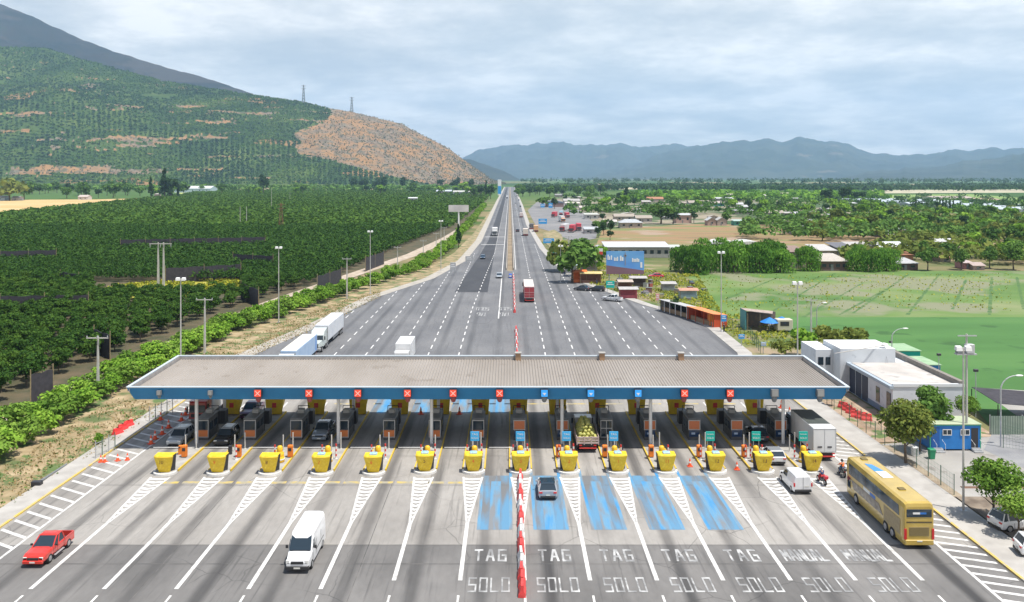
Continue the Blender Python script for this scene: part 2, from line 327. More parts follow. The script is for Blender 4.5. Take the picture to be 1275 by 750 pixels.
# ------------------------------------------------------------------ roads
NX = [-37.2, -31.5, -25.9, -20.3, -14.7, -9.2, -3.95, 1.15, 6.35, 11.65, 16.9, 22.25, 27.4, 32.7]    # island axes
LEFT, RIGHT = -46.4, 40.6
def road_material(name, dark, light, stain, lane_amt=0.5, sc=1.0, cracks=True):
    m = bpy.data.materials.new(name); m.use_nodes = True; n, l = m.node_tree.nodes, m.node_tree.links
    p = n['Principled BSDF']; p.inputs['Roughness'].default_value = .85; p.inputs['Specular IOR Level'].default_value = .3
    g = n.new('ShaderNodeNewGeometry')
    def noise(scale, st, det=6, loc=(0, 0, 0)):
        mp = n.new('ShaderNodeMapping'); mp.inputs[3].default_value = st; mp.inputs[1].default_value = loc; l.new(g.outputs[0], mp.inputs[0])
        x = n.new('ShaderNodeTexNoise'); x.inputs['Scale'].default_value = scale; x.inputs['Detail'].default_value = det; l.new(mp.outputs[0], x.inputs[0]); return x.outputs[0]
    def ramp(s, a, b, ca=(0, 0, 0), cb_=(1, 1, 1)):
        r = n.new('ShaderNodeValToRGB'); e = r.color_ramp.elements; e[0].position = a; e[1].position = b; e[0].color = (*ca, 1); e[1].color = (*cb_, 1); l.new(s, r.inputs[0]); return r.outputs[0]
    def mix(f, a, b, t='MIX'):
        x = n.new('ShaderNodeMixRGB'); x.blend_type = t
        for k, s in enumerate((f, a, b)):
            if isinstance(s, (int, float)): x.inputs[k].default_value = s
            elif isinstance(s, tuple): x.inputs[k].default_value = (*s, 1)
            else: l.new(s, x.inputs[k])
        return x.outputs[0]
    def math_(op, a, b=0.0):
        x = n.new('ShaderNodeMath'); x.operation = op
        for k, s in enumerate((a, b)):
            if isinstance(s, (int, float)): x.inputs[k].default_value = s
            else: l.new(s, x.inputs[k])
        return x.outputs[0]
    base = mix(ramp(noise(.12 * sc, (1, .5, 1), 8), .35, .68), dark, light)
    base = mix(ramp(noise(2.2 * sc, (1, .35, 1), 5), .3, .75), base, mix(1.0, base, (.86, .86, .86), 'MULTIPLY'))
    # oil and tyre wear down the middle of each lane, broken up along the lane
    sx = n.new('ShaderNodeSeparateXYZ'); l.new(g.outputs[0], sx.inputs[0])
    ph = math_('MULTIPLY', math_('ADD', sx.outputs[0], 37.2), 2 * math.pi / 5.377)
    c = math_('MULTIPLY', math_('COSINE', ph), -1.0)
    c2 = math_('COSINE', math_('MULTIPLY', ph, 3.0))
    band = math_('ADD', math_('MULTIPLY', c, .55), math_('MULTIPLY', c2, -.28))
    brk = ramp(noise(.22, (1, .10, 1), 5, (3, 9, 0)), .32, .72)
    st = math_('MULTIPLY', ramp(band, .05, .75), math_('ADD', math_('MULTIPLY', brk, .85), .15))
    st = math_('MULTIPLY', st, lane_amt)
    col = mix(st, base, stain)
    # thin streaks
    col = mix(math_('MULTIPLY', ramp(noise(2.6, (1, .035, 1), 3, (7, 2, 0)), .56, .72), lane_amt * .45), col, stain)
    if cracks:
        vo = n.new('ShaderNodeTexVoronoi'); vo.feature = 'DISTANCE_TO_EDGE'; vo.inputs['Scale'].default_value = .11
        mpv = n.new('ShaderNodeMapping'); l.new(g.outputs[0], mpv.inputs[0])
        ad = n.new('ShaderNodeMixRGB'); ad.blend_type = 'ADD'; ad.inputs[0].default_value = 5.0
        nv = n.new('ShaderNodeTexNoise'); nv.inputs['Scale'].default_value = .35; nv.inputs['Detail'].default_value = 6; l.new(g.outputs[0], nv.inputs[0])
        l.new(mpv.outputs[0], ad.inputs[1]); l.new(nv.outputs['Color'], ad.inputs[2]); l.new(ad.outputs[0], vo.inputs[0])
        cr = math_('MULTIPLY', ramp(vo.outputs[0], .0, .006, (1, 1, 1), (0, 0, 0)), ramp(noise(.06, (1, 1, 1), 2, (40, 3, 0)), .5, .6))
        col = mix(math_('MULTIPLY', cr, .6), col, (.04, .04, .04))
    l.new(col, p.inputs['Base Color'])
    bp = n.new('ShaderNodeBump'); bp.inputs[0].default_value = .15; bp.inputs[1].default_value = .05; l.new(noise(14, (1, 1, 1), 3), bp.inputs[2]); l.new(bp.outputs[0], p.inputs['Normal'])
    return m
M_asph = road_material("old_asphalt", (.145, .147, .155), (.20, .20, .204), (.062, .064, .070), .75)
M_conc = road_material("plaza_concrete", (.255, .24, .222), (.385, .365, .338), (.060, .057, .056), 1.0)
M_near = road_material("near_asphalt", (.135, .13, .126), (.225, .216, .207), (.045, .044, .045), 1.0)
M_newa = road_material("new_asphalt", (.055, .058, .066), (.075, .077, .084), (.045, .045, .05), .3, cracks=False)
LP = [(325, 438), (400, 405), (470, 370), (540, 347), (580, 325), (600, 300), (612, 272), (622, 248)]
RP = [(918, 440), (880, 408), (856, 396), (825, 387), (800, 380), (736, 357), (713, 348), (687, 327), (672, 310), (655, 280), (648, 255)]
def edge(P, sgn):
    return [(p.x, p.y) for p in (G(x, y) for x, y in P)]
LE = [(LEFT, 126), (LEFT, 145)] + edge(LP, -1) + [(-15, 2600)]
RE = [(RIGHT, 126), (RIGHT + .3, 145)] + edge(RP, 1) + [(12, 2600)]
road = MB(); 
def xat(E, y):
    for (x0, y0), (x1, y1) in zip(E, E[1:]):
        if y0 <= y <= y1: return x0 + (x1 - x0) * (y - y0) / (y1 - y0)
    return E[-1][0] if y > E[-1][1] else E[0][0]
ys = sorted(set([126, 145] + [p[1] for p in LE] + [p[1] for p in RE] + [2600]))
for a, b in zip(ys, ys[1:]):
    if b - a > .01: road.quad((xat(LE, a), a, 0), (xat(RE, a), a, 0), (xat(RE, b), b, 0), (xat(LE, b), b, 0))
struct("highway", road, M_asph)
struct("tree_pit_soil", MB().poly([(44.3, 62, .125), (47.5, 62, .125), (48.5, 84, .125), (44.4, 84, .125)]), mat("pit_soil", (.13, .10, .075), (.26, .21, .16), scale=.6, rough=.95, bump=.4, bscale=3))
struct("plaza_road", MB().poly([(LEFT, 73.2, 0), (RIGHT, 73.2, 0), (RIGHT, 126, 0), (LEFT, 126, 0)]), M_conc)
struct("approach_road", MB().poly([(LEFT, 20, 0), (RIGHT, 20, 0), (RIGHT, 73.2, 0), (LEFT, 73.2, 0)]), M_near)
a_, b_ = G(566, 364), G(607, 364)
struct("resurfaced_lane", MB().poly([(a_.x, a_.y, .006), (b_.x, b_.y, .006), (-6.4, 330, .006), (-6.3, 2500, .006), (-10.8, 2500, .006), (-10.8, 420, .006), (-12.6, 330, .006)]), M_newa)
# shoulders and kerbs
M_side = mat("pavement_concrete", (.34, .32, .295), (.43, .41, .38), scale=.5, rough=.9, bump=.2, bscale=8)
M_kerby = mat("kerb_yellow", (.62, .43, .07), (.50, .40, .17), scale=1.5, rough=.7, spots=((.40, .37, .31), 1.2, .56))
M_kerbg = mat("kerb_concrete", (.38, .36, .33), (.46, .44, .41), scale=1, rough=.85)
struct("left_pavement", MB().box(LEFT - 2.6, LEFT - .18, 55, 150, -.1, .11), M_side)
struct("right_pavement", MB().box(RIGHT + .18, RIGHT + 3.6, 40, 150, -.1, .11), M_side)
struct("left_kerb", MB().box(LEFT - .18, LEFT + .05, 55, 150, -.1, .13), M_kerby)
struct("right_kerb", MB().box(RIGHT - .05, RIGHT + .18, 40, 150, -.1, .13), M_kerby)
def ribbon(E, w, z0, z1, side):
    mb = MB()
    for (x0, y0), (x1, y1) in zip(E, E[1:]):
        mb.loft([[(x0, y0, z0), (x0 + side * w, y0, z0), (x0 + side * w, y0, z1), (x0, y0, z1)], [(x1, y1, z0), (x1 + side * w, y1, z0), (x1 + side * w, y1, z1), (x1, y1, z1)]])
    return mb
M_should = mat("shoulder_gravel", (.33, .30, .26), (.44, .41, .36), scale=.4, rough=.95)
L2 = [p for p in LE if p[1] > 150]; R2 = [p for p in RE if p[1] > 150]
struct("left_shoulder", ribbon([(LEFT, 150)] + L2, 3.2, -.1, .02, -1), M_should)
struct("right_shoulder", ribbon([(RIGHT, 150)] + R2, 2.6, -.1, .10, 1), M_side)
# ------------------------------------------------------------------ painted markings
M_white = mat("road_paint", (.40, .39, .375), (.62, .61, .59), scale=1.3, rough=.7, lo=.30, hi=.5)
M_worn = mat("worn_paint", (.22, .22, .22), (.56, .56, .55), scale=.9, rough=.75, lo=.42, hi=.68)
M_chev = mat("chevron_paint", (.42, .41, .39), (.68, .67, .65), scale=1.2, rough=.75, lo=.32, hi=.52)
M_blue = mat("blue_lane_paint", (.10, .24, .38), (.15, .155, .16), scale=.9, rough=.8, stretch=(1, .12, 1), lo=.40, hi=.60)
M_blue2 = mat("blue_lane_paint_bright", (.045, .23, .47), (.12, .27, .41), scale=.9, rough=.7, stretch=(1, .14, 1), lo=.36, hi=.60, c3=(.19, .20, .21))
M_yel = mat("yellow_road_paint", (.55, .40, .08), (.33, .30, .22), scale=1.1, rough=.75, lo=.38, hi=.56)
Z1, Z2 = .008, .014
def rect(mb, x0, x1, y0, y1, z=Z2): mb.quad((x0, y0, z), (x1, y0, z), (x1, y1, z), (x0, y1, z))
solid, chev, dash = MB(), MB(), MB()
for i, x in enumerate(NX):
    ye = 65.4 if i < 5 else 66.8
    w = 1.12
    tip = 78.0
    solid.quad((x - .17, ye, Z2), (x + .17, ye, Z2), (x + .17, tip, Z2), (x - .17, tip, Z2))
    solid.quad((x - .17, tip, Z2), (x + .02, tip, Z2), (x - w + .22, 89.8, Z2), (x - w, 89.8, Z2))
    solid.quad((x + .02, tip, Z2), (x + .17, tip, Z2), (x + w, 89.8, Z2), (x + w - .22, 89.8, Z2))
    for k in range(12):
        y = 79.2 + k * .9; ww = w * (y - tip) / (89.8 - tip) + .02; s = .26
        chev.quad((x - ww, y, Z1), (x, y - s, Z1), (x, y - s + .5, Z1), (x - ww, y + .5, Z1))
        chev.quad((x, y - s, Z1), (x + ww, y, Z1), (x + ww, y + .5, Z1), (x, y - s + .5, Z1))
    for y in (61.6, 56.0): dash.quad((x - .09, y, Z2), (x + .09, y, Z2), (x + .09, y + 2.8, Z2), (x - .09, y + 2.8, Z2))
    # lane lines beyond the canopy
    y = 116.0
    while y < 460:
        xx = x if not -6 < x < 9 else x
        if i >= 5 and i <= 8:
            t = min(1, max(0, (y - 200) / 150)); xx = x + ({5: -6.4, 6: -2.7, 7: 2.1, 8: 6.3}[i] - x) * t if i in (5, 8) else x
        if i in (6, 7) : break
        if xat(LE, y) + 1.2 < xx < xat(RE, y) - 1.2:
            rect(dash, xx - .11, xx + .11, y, y + 3.4)
        elif y > 150: break
        y += 6.8
for xx in (-6.4, 6.3):
    y = 462
    while y < 1500: rect(dash, xx - .12, xx + .12, y, y + 5); y += 12
rect(solid, -2.75, -2.45, 190, 2500); rect(solid, 1.85, 2.1, 290, 2500)
for k in range(len(L2) - 1):
    pass
for y in (G(615, 304.8).y, G(615, 295.2).y): solid.quad((-13.5, y - .9, Z2), (-2.6, y - .9, Z2), (-2.6, y + .9, Z2), (-13.5, y + .9, Z2))
rect(solid, LEFT + 3.55, LEFT + 3.8, 55, 124)
rect(solid, 37.0, 37.28, 60, 116)
struct("lane_line", solid, M_white); struct("chevron_marking", chev, M_chev); struct("lane_dash", dash, M_chev)
hatch = MB()
y = 56.0
while y < 124: hatch.quad((LEFT + .35, y + 1.75, Z2), (LEFT + 3.5, y, Z2), (LEFT + 3.5, y + .42, Z2), (LEFT + .35, y + 2.17, Z2)); y += 2.05
y = 58.0
while y < 116: hatch.quad((37.3, y + 1.1, Z2), (RIGHT - .3, y, Z2), (RIGHT - .3, y + .4, Z2), (37.3, y + 1.5, Z2)); y += 1.45
struct("hatched_marking", hatch, M_white)
blue, blueb = MB(), MB()
for i in (6, 7, 8, 9, 10):
    c = (NX[i] + NX[i + 1]) / 2
    rect(blue, c - 1.55, c + 1.55, 76.4, 90.2, Z1); rect(blueb, c - .55, c + .45, 76.4, 88.5, Z1 + .003)
    rect(blueb, c - 1.62, c - 1.32, 76.4, 92.5, Z1 + .003); rect(blueb, c + 1.3, c + 1.62, 76.4, 92.5, Z1 + .003)
for i in (3, 4, 5, 6):
    c = (NX[i] + NX[i + 1]) / 2; rect(blue, c - 1.5, c + 1.5, 114, 130, Z1); rect(blueb, c - .6, c + .6, 114, 128, Z1 + .003)
struct("blue_lane_marking", blue, M_blue); struct("blue_lane_centre", blueb, M_blue2)
yl = MB()
for i in range(7):
    c = (NX[i] + NX[i + 1]) / 2 if i < 6 else 0
    if i < 6: rect(yl, c - 2.0, c - .3, 87.9, 88.5, Z1); rect(yl, c + .1, c + 1.9, 87.9, 88.5, Z1)
for i in range(2, 13): c = (NX[i] + NX[i + 1]) / 2; rect(yl, c - 1.7, c + 1.7, 118.5, 118.9, Z1)
struct("yellow_cross_line", yl, M_yel)
jt = MB()
for y in (87.4, 99.4, 73.2, 69.6): rect(jt, LEFT + 3.9, 37, y, y + .09, Z1 + .002)
rect(jt, -12.3, -12.24, 60, 88, Z1 + .002); rect(jt, -28.7, -28.64, 60, 88, Z1 + .002)
struct("pavement_joint", jt, mat("joint_seal", (.05, .05, .05), (.16, .15, .14), scale=.6))

# letters painted on the road: strokes on a 4 x 6 cell
GL = {'S': [(4, 6, 0, 6), (0, 6, 0, 3), (0, 3, 4, 3), (4, 3, 4, 0), (4, 0, 0, 0)], 'O': [(0, 0, 0, 6), (0, 6, 4, 6), (4, 6, 4, 0), (4, 0, 0, 0)], 'L': [(0, 6, 0, 0), (0, 0, 4, 0)],
      'T': [(0, 6, 4, 6), (2, 6, 2, 0)], 'A': [(0, 0, 1.5, 6), (4, 0, 2.5, 6), (1.5, 6, 2.5, 6), (.8, 2.3, 3.2, 2.3)], 'G': [(4, 6, 0, 6), (0, 6, 0, 0), (0, 0, 4, 0), (4, 0, 4, 3), (4, 3, 2.2, 3)],
      'M': [(0, 0, 0, 6), (0, 6, 2, 2.5), (2, 2.5, 4, 6), (4, 6, 4, 0)], 'N': [(0, 0, 0, 6), (0, 6, 4, 0), (4, 0, 4, 6)], 'U': [(0, 6, 0, 0), (0, 0, 4, 0), (4, 0, 4, 6)]}
def word(w, cx, y0, hgt, cw, gap, th, m, z=Z2 + .004, flip=False, label=None):
    mb = MB(); tot = len(w) * cw + (len(w) - 1) * gap; s = -1 if flip else 1
    for k, ch in enumerate(w):
        ox = -tot / 2 + k * (cw + gap)
        for a, b, c, d in GL[ch]:
            p, q = Vector((ox + a * cw / 4, b * hgt / 6, 0)), Vector((ox + c * cw / 4, d * hgt / 6, 0)); u = (q - p).normalized(); nn = Vector((-u.y, u.x, 0)) * th / 2
            hv = abs(u.x); nn = nn * (1 + hv * .9); e = u * th * .45
            mb.add([(cx + s * v.x, y0 + s * v.y, z) for v in (p - e - nn, q + e - nn, q + e + nn, p - e + nn)], [(0, 1, 2, 3)])
            z += .0007
    o = struct("road_lettering", mb, m, label); return o
for i, (w1, pale) in enumerate([("TAG", 0), ("TAG", 1), ("TAG", 1), ("TAG", 1), ("TAG", 1), ("MANUAL", 0), ("MANUAL", 1)]):
    c = (NX[6 + i] + NX[7 + i]) / 2 + (-.25 if i == 0 else 0)
    word(w1, c, 70.2, 2.0, .58 if len(w1) == 3 else .42, .42 if len(w1) == 3 else .2, .17, M_worn)
    word("SOLO", c, 65.0, 2.15, .54, .33, .13, M_worn)
for c in (-6.6, -1.2): word("SOLO", c, 206, 4.5, .55, .25, .18, M_worn, flip=True); word("TAG", c, 198, 4.5, .55, .25, .18, M_worn, flip=True)
md = MB(); md.poly([(-.9, 285, .02), (.9, 285, .02), (.9, 2500, .02), (-.9, 2500, .02)])
struct("median_strip", md, mat("median_soil", (.20, .15, .10), (.30, .24, .16), scale=.1, rough=.95))

# ------------------------------------------------------------------ hills
def prof(P, x):
    xs = [p[0] for p in P]; yv = [p[1] for p in P]; return float(np.interp(x, xs, yv))
def hill(name, P, px0, px1, Yf, Yc, m, nu=420, nt=110, rough=.05, brown=None, back=1.6, seed=0, power=.85, jag=0):
    "ridge whose crest line has the profile P; Yf and Yc give the distance of foot and crest"
    us = np.linspace(px0, px1, nu); ts = np.linspace(0, 1, nt); V = np.zeros((nu, nt, 3)); B = np.zeros((nu, nt))
    for i, px in enumerate(us):
        yf, yc = Yf(px), Yc(px); e = prof(P, px) + jag * mnoise.fractal(Vector((px / 26, seed, 0)), .9, 2.2, 4); zc = CAM_H + (HY - e) * yc / F; u = (px - HX) / F
        for j, t in enumerate(ts):
            if t < .75: q = t / .75; Y = yf + (yc - yf) * q; z = zc * (math.sin(q * math.pi / 2) ** 1.15 * (1 - power) + power * q)
            else: q = (t - .75) / .25; Y = yc + (yc - yf) * q * back; z = zc * (1 - .75 * q * q) ; 
            X = u * Y
            f1 = mnoise.fractal(Vector((X / 520, Y / 900, seed)), .9, 2.1, 5); f2 = mnoise.fractal(Vector((X / 70, Y / 160, seed + 9)), .8, 2.1, 3)
            amp = zc * rough * math.sin(min(1, t / .75) * math.pi) if t < .75 else zc * rough * .6 * min(1, (t - .75) * 5)
            z = z + f1 * amp * 1.6 + f2 * (4 if zc > 40 else .5) * min(1, t * 4)
            V[i, j] = (X, Y, z - 1.5)
            if brown:
                B[i, j] = brown(px, HY - (z - CAM_H) * F / Y)
                if mnoise.fractal(Vector((X / 420, Y / 420, z / 34 + 3)), .55, 2.3, 7) < -.46 and t < .7: B[i, j] = max(B[i, j], .93)
    idx = np.arange(nu * nt).reshape(nu, nt)
    fc = np.stack([idx[:-1, :-1], idx[1:, :-1], idx[1:, 1:], idx[:-1, 1:]], -1).reshape(-1, 4)
    me = bpy.data.meshes.new(name); me.from_pydata(V.reshape(-1, 3).tolist(), [], fc.tolist()); me.update(); me.materials.append(m)
    me.polygons.foreach_set('use_smooth', [True] * len(me.polygons))
    if brown:
        at = me.attributes.new("bare", 'FLOAT', 'POINT'); at.data.foreach_set('value', B.reshape(-1).astype(np.float32))
    o = link(name, me); o['kind'] = 'structure'; return o, V, B
def hill_material(name, greens, bare, bare2, tanamt=.6, sc=1.0):
    m = bpy.data.materials.new(name); m.use_nodes = True; n, l = m.node_tree.nodes, m.node_tree.links
    p = n['Principled BSDF']; p.inputs['Roughness'].default_value = .95; p.inputs['Specular IOR Level'].default_value = .05
    g = n.new('ShaderNodeNewGeometry')
    def noise(s, st=(1, 1, 1), det=8, loc=(0, 0, 0), rg=.55):
        mp = n.new('ShaderNodeMapping'); mp.inputs[3].default_value = st; mp.inputs[1].default_value = loc; l.new(g.outputs[0], mp.inputs[0])
        x = n.new('ShaderNodeTexNoise'); x.inputs['Scale'].default_value = s * sc; x.inputs['Detail'].default_value = det; x.inputs['Roughness'].default_value = rg; l.new(mp.outputs[0], x.inputs[0]); return x.outputs[0]
    def ramp(s, st):
        r = n.new('ShaderNodeValToRGB'); e = r.color_ramp.elements
        while len(e) < len(st): e.new(.5)
        for k, (q, c) in enumerate(st): e[k].position = q; e[k].color = (*(c if isinstance(c, tuple) else (c,) * 3), 1)
        l.new(s, r.inputs[0]); return r.outputs[0]
    def mix(f, a, b):
        x = n.new('ShaderNodeMixRGB'); l.new(f, x.inputs[0]); l.new(a, x.inputs[1]); l.new(b, x.inputs[2]); return x.outputs[0]
    k = len(greens); gr = ramp(noise(.004, (1, 1, 1.6), 10, rg=.62), [(.3 + .4 * i / (k - 1), c) for i, c in enumerate(greens)])
    tan = ramp(noise(.03, det=5), [(.3, bare), (.7, bare2)])
    band = ramp(noise(.0042, (.55, .55, 2.6), 6, (5, 1, 3)), [(tanamt, 0.0), (tanamt + .015, .85)])
    col = mix(band, gr, tan)
    at = n.new('ShaderNodeAttribute'); at.attribute_name = "bare"
    fine = ramp(noise(.028, (1, 1, 1), 6, (1, 4, 0)), [(.36, bare2), (.50, bare), (.60, (.17, .13, .085)), (.68, (.09, .095, .05))])
    fine = mix(ramp(noise(.0065, (1, 1, 1), 7, (9, 4, 0)), [(.45, 0.0), (.58, .75)]), fine, ramp(noise(.04, det=4), [(.4, (.13, .10, .075)), (.6, (.20, .18, .14))]))
    ad = n.new('ShaderNodeMath'); ad.operation = 'GREATER_THAN'; sm = n.new('ShaderNodeMath'); sm.operation = 'ADD'; l.new(at.outputs['Fac'], sm.inputs[0]); l.new(noise(.02, det=4), sm.inputs[1]); l.new(sm.outputs[0], ad.inputs[0]); ad.inputs[1].default_value = 1.0
    col = mix(ad.outputs[0], col, fine)
    l.new(col, p.inputs['Base Color'])
    b = n.new('ShaderNodeBump'); b.inputs[0].default_value = .9; b.inputs[1].default_value = 14; l.new(noise(.02, det=5), b.inputs[2]); l.new(b.outputs[0], p.inputs['Normal'])
    return m
def brown(px, py):
    bx = float(np.interp(py, [130, 141, 152, 165, 190, 200, 212, 222, 230], [405, 412, 400, 366, 372, 415, 460, 500, 540]))
    return 1 / (1 + math.exp(-(px - bx - 9 * mnoise.noise(Vector((px / 14, py / 9, 0)))) / 7))
P1 = [(-250, 40), (0, 57), (60, 60), (110, 76), (200, 100), (300, 116), (380, 128), (410, 134), (440, 139), (500, 154), (535, 172), (560, 186), (590, 208), (612, 223), (640, 231)]
M_hill = hill_material("green_hillside", [(.022, .045, .012), (.04, .075, .018), (.075, .115, .028), (.13, .17, .045)], (.34, .195, .09), (.25, .14, .06), .6)
h1, V1, B1 = hill("hill", P1, -260, 632, lambda p: float(np.interp(p, [0, 400, 632], [2700, 2800, 3500])), lambda p: float(np.interp(p, [0, 400, 632], [4300, 3900, 4000])), M_hill, brown=brown, rough=.06, seed=1.3, jag=.8)
P2 = [(-400, -14), (-150, -10), (0, 4), (40, 20), (110, 52), (180, 76), (240, 92), (300, 111), (360, 138), (450, 180), (560, 215)]
hill("hill", P2, -420, 560, lambda p: 4700, lambda p: 6300, hill_material("dark_mountainside", [(.010, .012, .012), (.018, .018, .017), (.030, .024, .022), (.022, .032, .018)], (.06, .046, .04), (.045, .036, .032), .56, .6), nu=300, nt=80, rough=.10, seed=4.1, jag=1.5)
M_far = hill_material("far_mountainside", [(.02, .03, .03), (.035, .045, .04), (.05, .06, .05), (.07, .075, .06)], (.14, .12, .10), (.12, .10, .08), .66, .5)
P3 = [(560, 205), (572, 196), (600, 186), (640, 180), (690, 178), (740, 178), (800, 180), (860, 181), (930, 190), (1010, 200), (1100, 210)]
hill("hill", P3, 520, 1110, lambda p: 11000, lambda p: 15200, M_far, nu=260, nt=60, rough=.13, seed=7.7, jag=4.5)
P4 = [(690, 226), (760, 212), (800, 200), (840, 188), (870, 181), (900, 176), (950, 174), (1000, 172), (1040, 176), (1075, 186), (1110, 195), (1160, 190), (1230, 186), (1300, 184), (1500, 170)]
hill("hill", P4, 680, 1550, lambda p: 9000, lambda p: 12600, M_far, nu=300, nt=60, rough=.13, seed=2.9, jag=4.5)
P5 = [(1010, 226), (1060, 219), (1110, 211), (1180, 206), (1240, 197), (1275, 189), (1340, 170), (1600, 120)]
hill("hill", P5, 1000, 1640, lambda p: 6500, lambda p: 8800, M_far, nu=240, nt=60, rough=.11, seed=5.5, jag=4.5)
P6 = [(540, 196), (585, 198), (605, 205), (630, 214), (648, 224)]
hill("hill", P6, 535, 655, lambda p: 6400, lambda p: 7600, M_far, nu=70, nt=30, rough=.05, seed=3.3)

# trees and scrub on the near hillside: nobody could count them
rs = np.random.default_rng(5)
def hill_scrub(n, want_bare, size, m, name, label):
    ii = rs.integers(2, V1.shape[0] - 2, n * 3); jj = rs.integers(2, int(V1.shape[1] * .76), n * 3)
    ii = np.where((jj < V1.shape[1] * .34) & (not want_bare), ii - ii % 3, ii); base = V1[ii, jj]; bare = B1[ii, jj]
    dens = np.array([mnoise.noise(Vector((b[0] / 260, b[1] / 260, b[2] / 90))) for b in base])
    keep = (bare > .5) if want_bare else ((bare < .5) & (dens > -.62))
    k = np.where(keep)[0][:n]; P = base[k] + np.stack([rs.uniform(-6, 6, len(k)), rs.uniform(-6, 6, len(k)), np.full(len(k), size * .35)], 1)
    P = np.repeat(P, 3, 0) + rs.normal(0, size * .25, (len(P) * 3, 3))
    N = rs.normal(0, .6, P.shape) + np.array([0, -.5, .8])
    o = link(name, npmesh(name, leaf_quads(P, N, size, rs), 4, m)); tag(o, label, 'scrub', kind='stuff')
LM_hill = leafmat("hill_leaves", [(.010, .026, .005), (.024, .056, .008), (.050, .095, .012), (.10, .145, .022)], .1, .0045)
hill_scrub(42000, False, 5.5, LM_hill, "hillside_orchard", "dense dark green orchard trees covering the big hillside")
hill_scrub(5500, True, 4.0, leafmat("dry_scrub_leaves", [(.05, .06, .03), (.09, .09, .05), (.13, .12, .08)], .1), "hillside_scrub", "sparse grey green scrub dotted over the bare brown spur")

# ------------------------------------------------------------------ haze
hz = bpy.data.materials.new("haze"); hz.use_nodes = True; hn, hl = hz.node_tree.nodes, hz.node_tree.links
hn.remove(hn['Principled BSDF'])
pv = hn.new('ShaderNodeVolumePrincipled'); pv.inputs['Color'].default_value = (.47, .71, 1.0, 1); pv.inputs['Density'].default_value = 6.4e-5; pv.inputs['Anisotropy'].default_value = .1
hl.new(pv.outputs[0], hn['Material Output'].inputs['Volume'])
ho = MB().box(-17000, 17000, -100, 18500, -1.5, 1780).build("haze", hz); ho['kind'] = 'stuff'; ho['label'] = "pale blue haze over the valley"
# ------------------------------------------------------------------ common materials
M_conc2 = mat("concrete", (.30, .29, .27), (.40, .385, .36), scale=.8, rough=.9)
M_pole = mat("pole_concrete", (.42, .41, .38), (.52, .50, .47), scale=.8, rough=.9)
M_galv = mat("galvanised_steel", (.42, .43, .44), (.52, .53, .54), scale=2, rough=.5, metal=.5)
M_dark = mat("dark_metal", (.03, .03, .035), rough=.5)
M_black = mat("black_rubber", (.018, .018, .018), rough=.8)
M_wpaint = mat("white_paint", (.72, .72, .71), (.80, .80, .79), scale=1.2, rough=.5, local=True)
M_ypaint = mat("yellow_paint", (.78, .55, .02), (.68, .46, .02), scale=2.2, rough=.55, local=True, c3=(.80, .60, .05))
M_rpaint = mat("red_paint", (.70, .05, .04), (.60, .06, .05), scale=2, rough=.55)
M_orange = mat("orange_plastic", (.80, .22, .02), (.70, .18, .02), scale=3, rough=.6)
M_blues = mat("sign_blue", (.03, .30, .66), rough=.5)
M_teal = mat("sign_teal", (.0, .42, .35), rough=.5)
M_glass = mat("dark_glass", (.02, .035, .05), rough=.08)
M_steelg = mat("grey_steel", (.16, .17, .18), (.20, .21, .22), scale=2, rough=.5)
M_fence = mat("green_fence", (.06, .13, .09), rough=.6)
M_brownp = mat("notice_orange", (.62, .20, .08), (.55, .17, .07), scale=6, rough=.6, local=True)
M_mark = mat("mark_dark", (.10, .03, .02), rough=.7)
M_markr = mat("mark_red", (.60, .08, .02), rough=.7)

FONTC = {}
def text_mesh(s, size, m, key=None):
    k = (s, size, m.name)
    if k in FONTC: return FONTC[k]
    c = bpy.data.curves.new("lettering", 'FONT'); c.body = s; c.size = size; c.align_x = 'CENTER'; c.align_y = 'CENTER'; c.extrude = .004; c.resolution_u = 3
    o = bpy.data.objects.new("tmp", c); COL.objects.link(o)
    me = bpy.data.meshes.new_from_object(o.evaluated_get(bpy.context.evaluated_depsgraph_get()))
    bpy.data.objects.remove(o); me.name = "lettering"; me.materials.clear(); me.materials.append(m); FONTC[k] = me; return me
def lettering(s, size, m, parent, loc, rot=(R(90), 0, 0)):
    o = link("lettering", text_mesh(s, size, m), parent, loc); o.rotation_euler = rot; return o

# ------------------------------------------------------------------ canopy
CX0, CX1, CY0, CY1 = -44.5, 39.4, 97.8, 113.0
cp = thing("toll_canopy", "long flat toll plaza canopy with grey ribbed roof and deep blue edge", "canopy", (0, 0, 0))
def rz_(y): return 7.0 + (y - CY0) / (CY1 - CY0) * .5
M_roof = mat("ribbed_roof", (.265, .235, .205), (.32, .29, .26), scale=.16, rough=.7, stretch=(1, .3, 1), spots=((.24, .21, .18), .5, .62))
rm = MB(); n = 232; y0, y1 = CY0 + .35, CY1 - .25; xs = np.linspace(CX0 + .5, CX1 - .5, n * 4 + 1); V = []
for k, x in enumerate(xs):
    h = .10 if k % 4 in (1, 2) else 0
    V.append((x, h))
rm.v = [(x, y0, rz_(y0) + h) for x, h in V] + [(x, y1, rz_(y1) + h) for x, h in V]; q = len(V)
rm.f = [(i, i + 1, q + i + 1, q + i) for i in range(q - 1)]
rm.build("roof_sheet", M_roof, cp)
MB().loft([[(CX0 + .3, y0, rz_(y0) - .08), (CX1 - .3, y0, rz_(y0) - .08), (CX1 - .3, y0, rz_(y0) - .3), (CX0 + .3, y0, rz_(y0) - .3)], [(CX0 + .3, y1, rz_(y1) - .08), (CX1 - .3, y1, rz_(y1) - .08), (CX1 - .3, y1, rz_(y1) - .3), (CX0 + .3, y1, rz_(y1) - .3)]]).build("deck", M_steelg, cp)
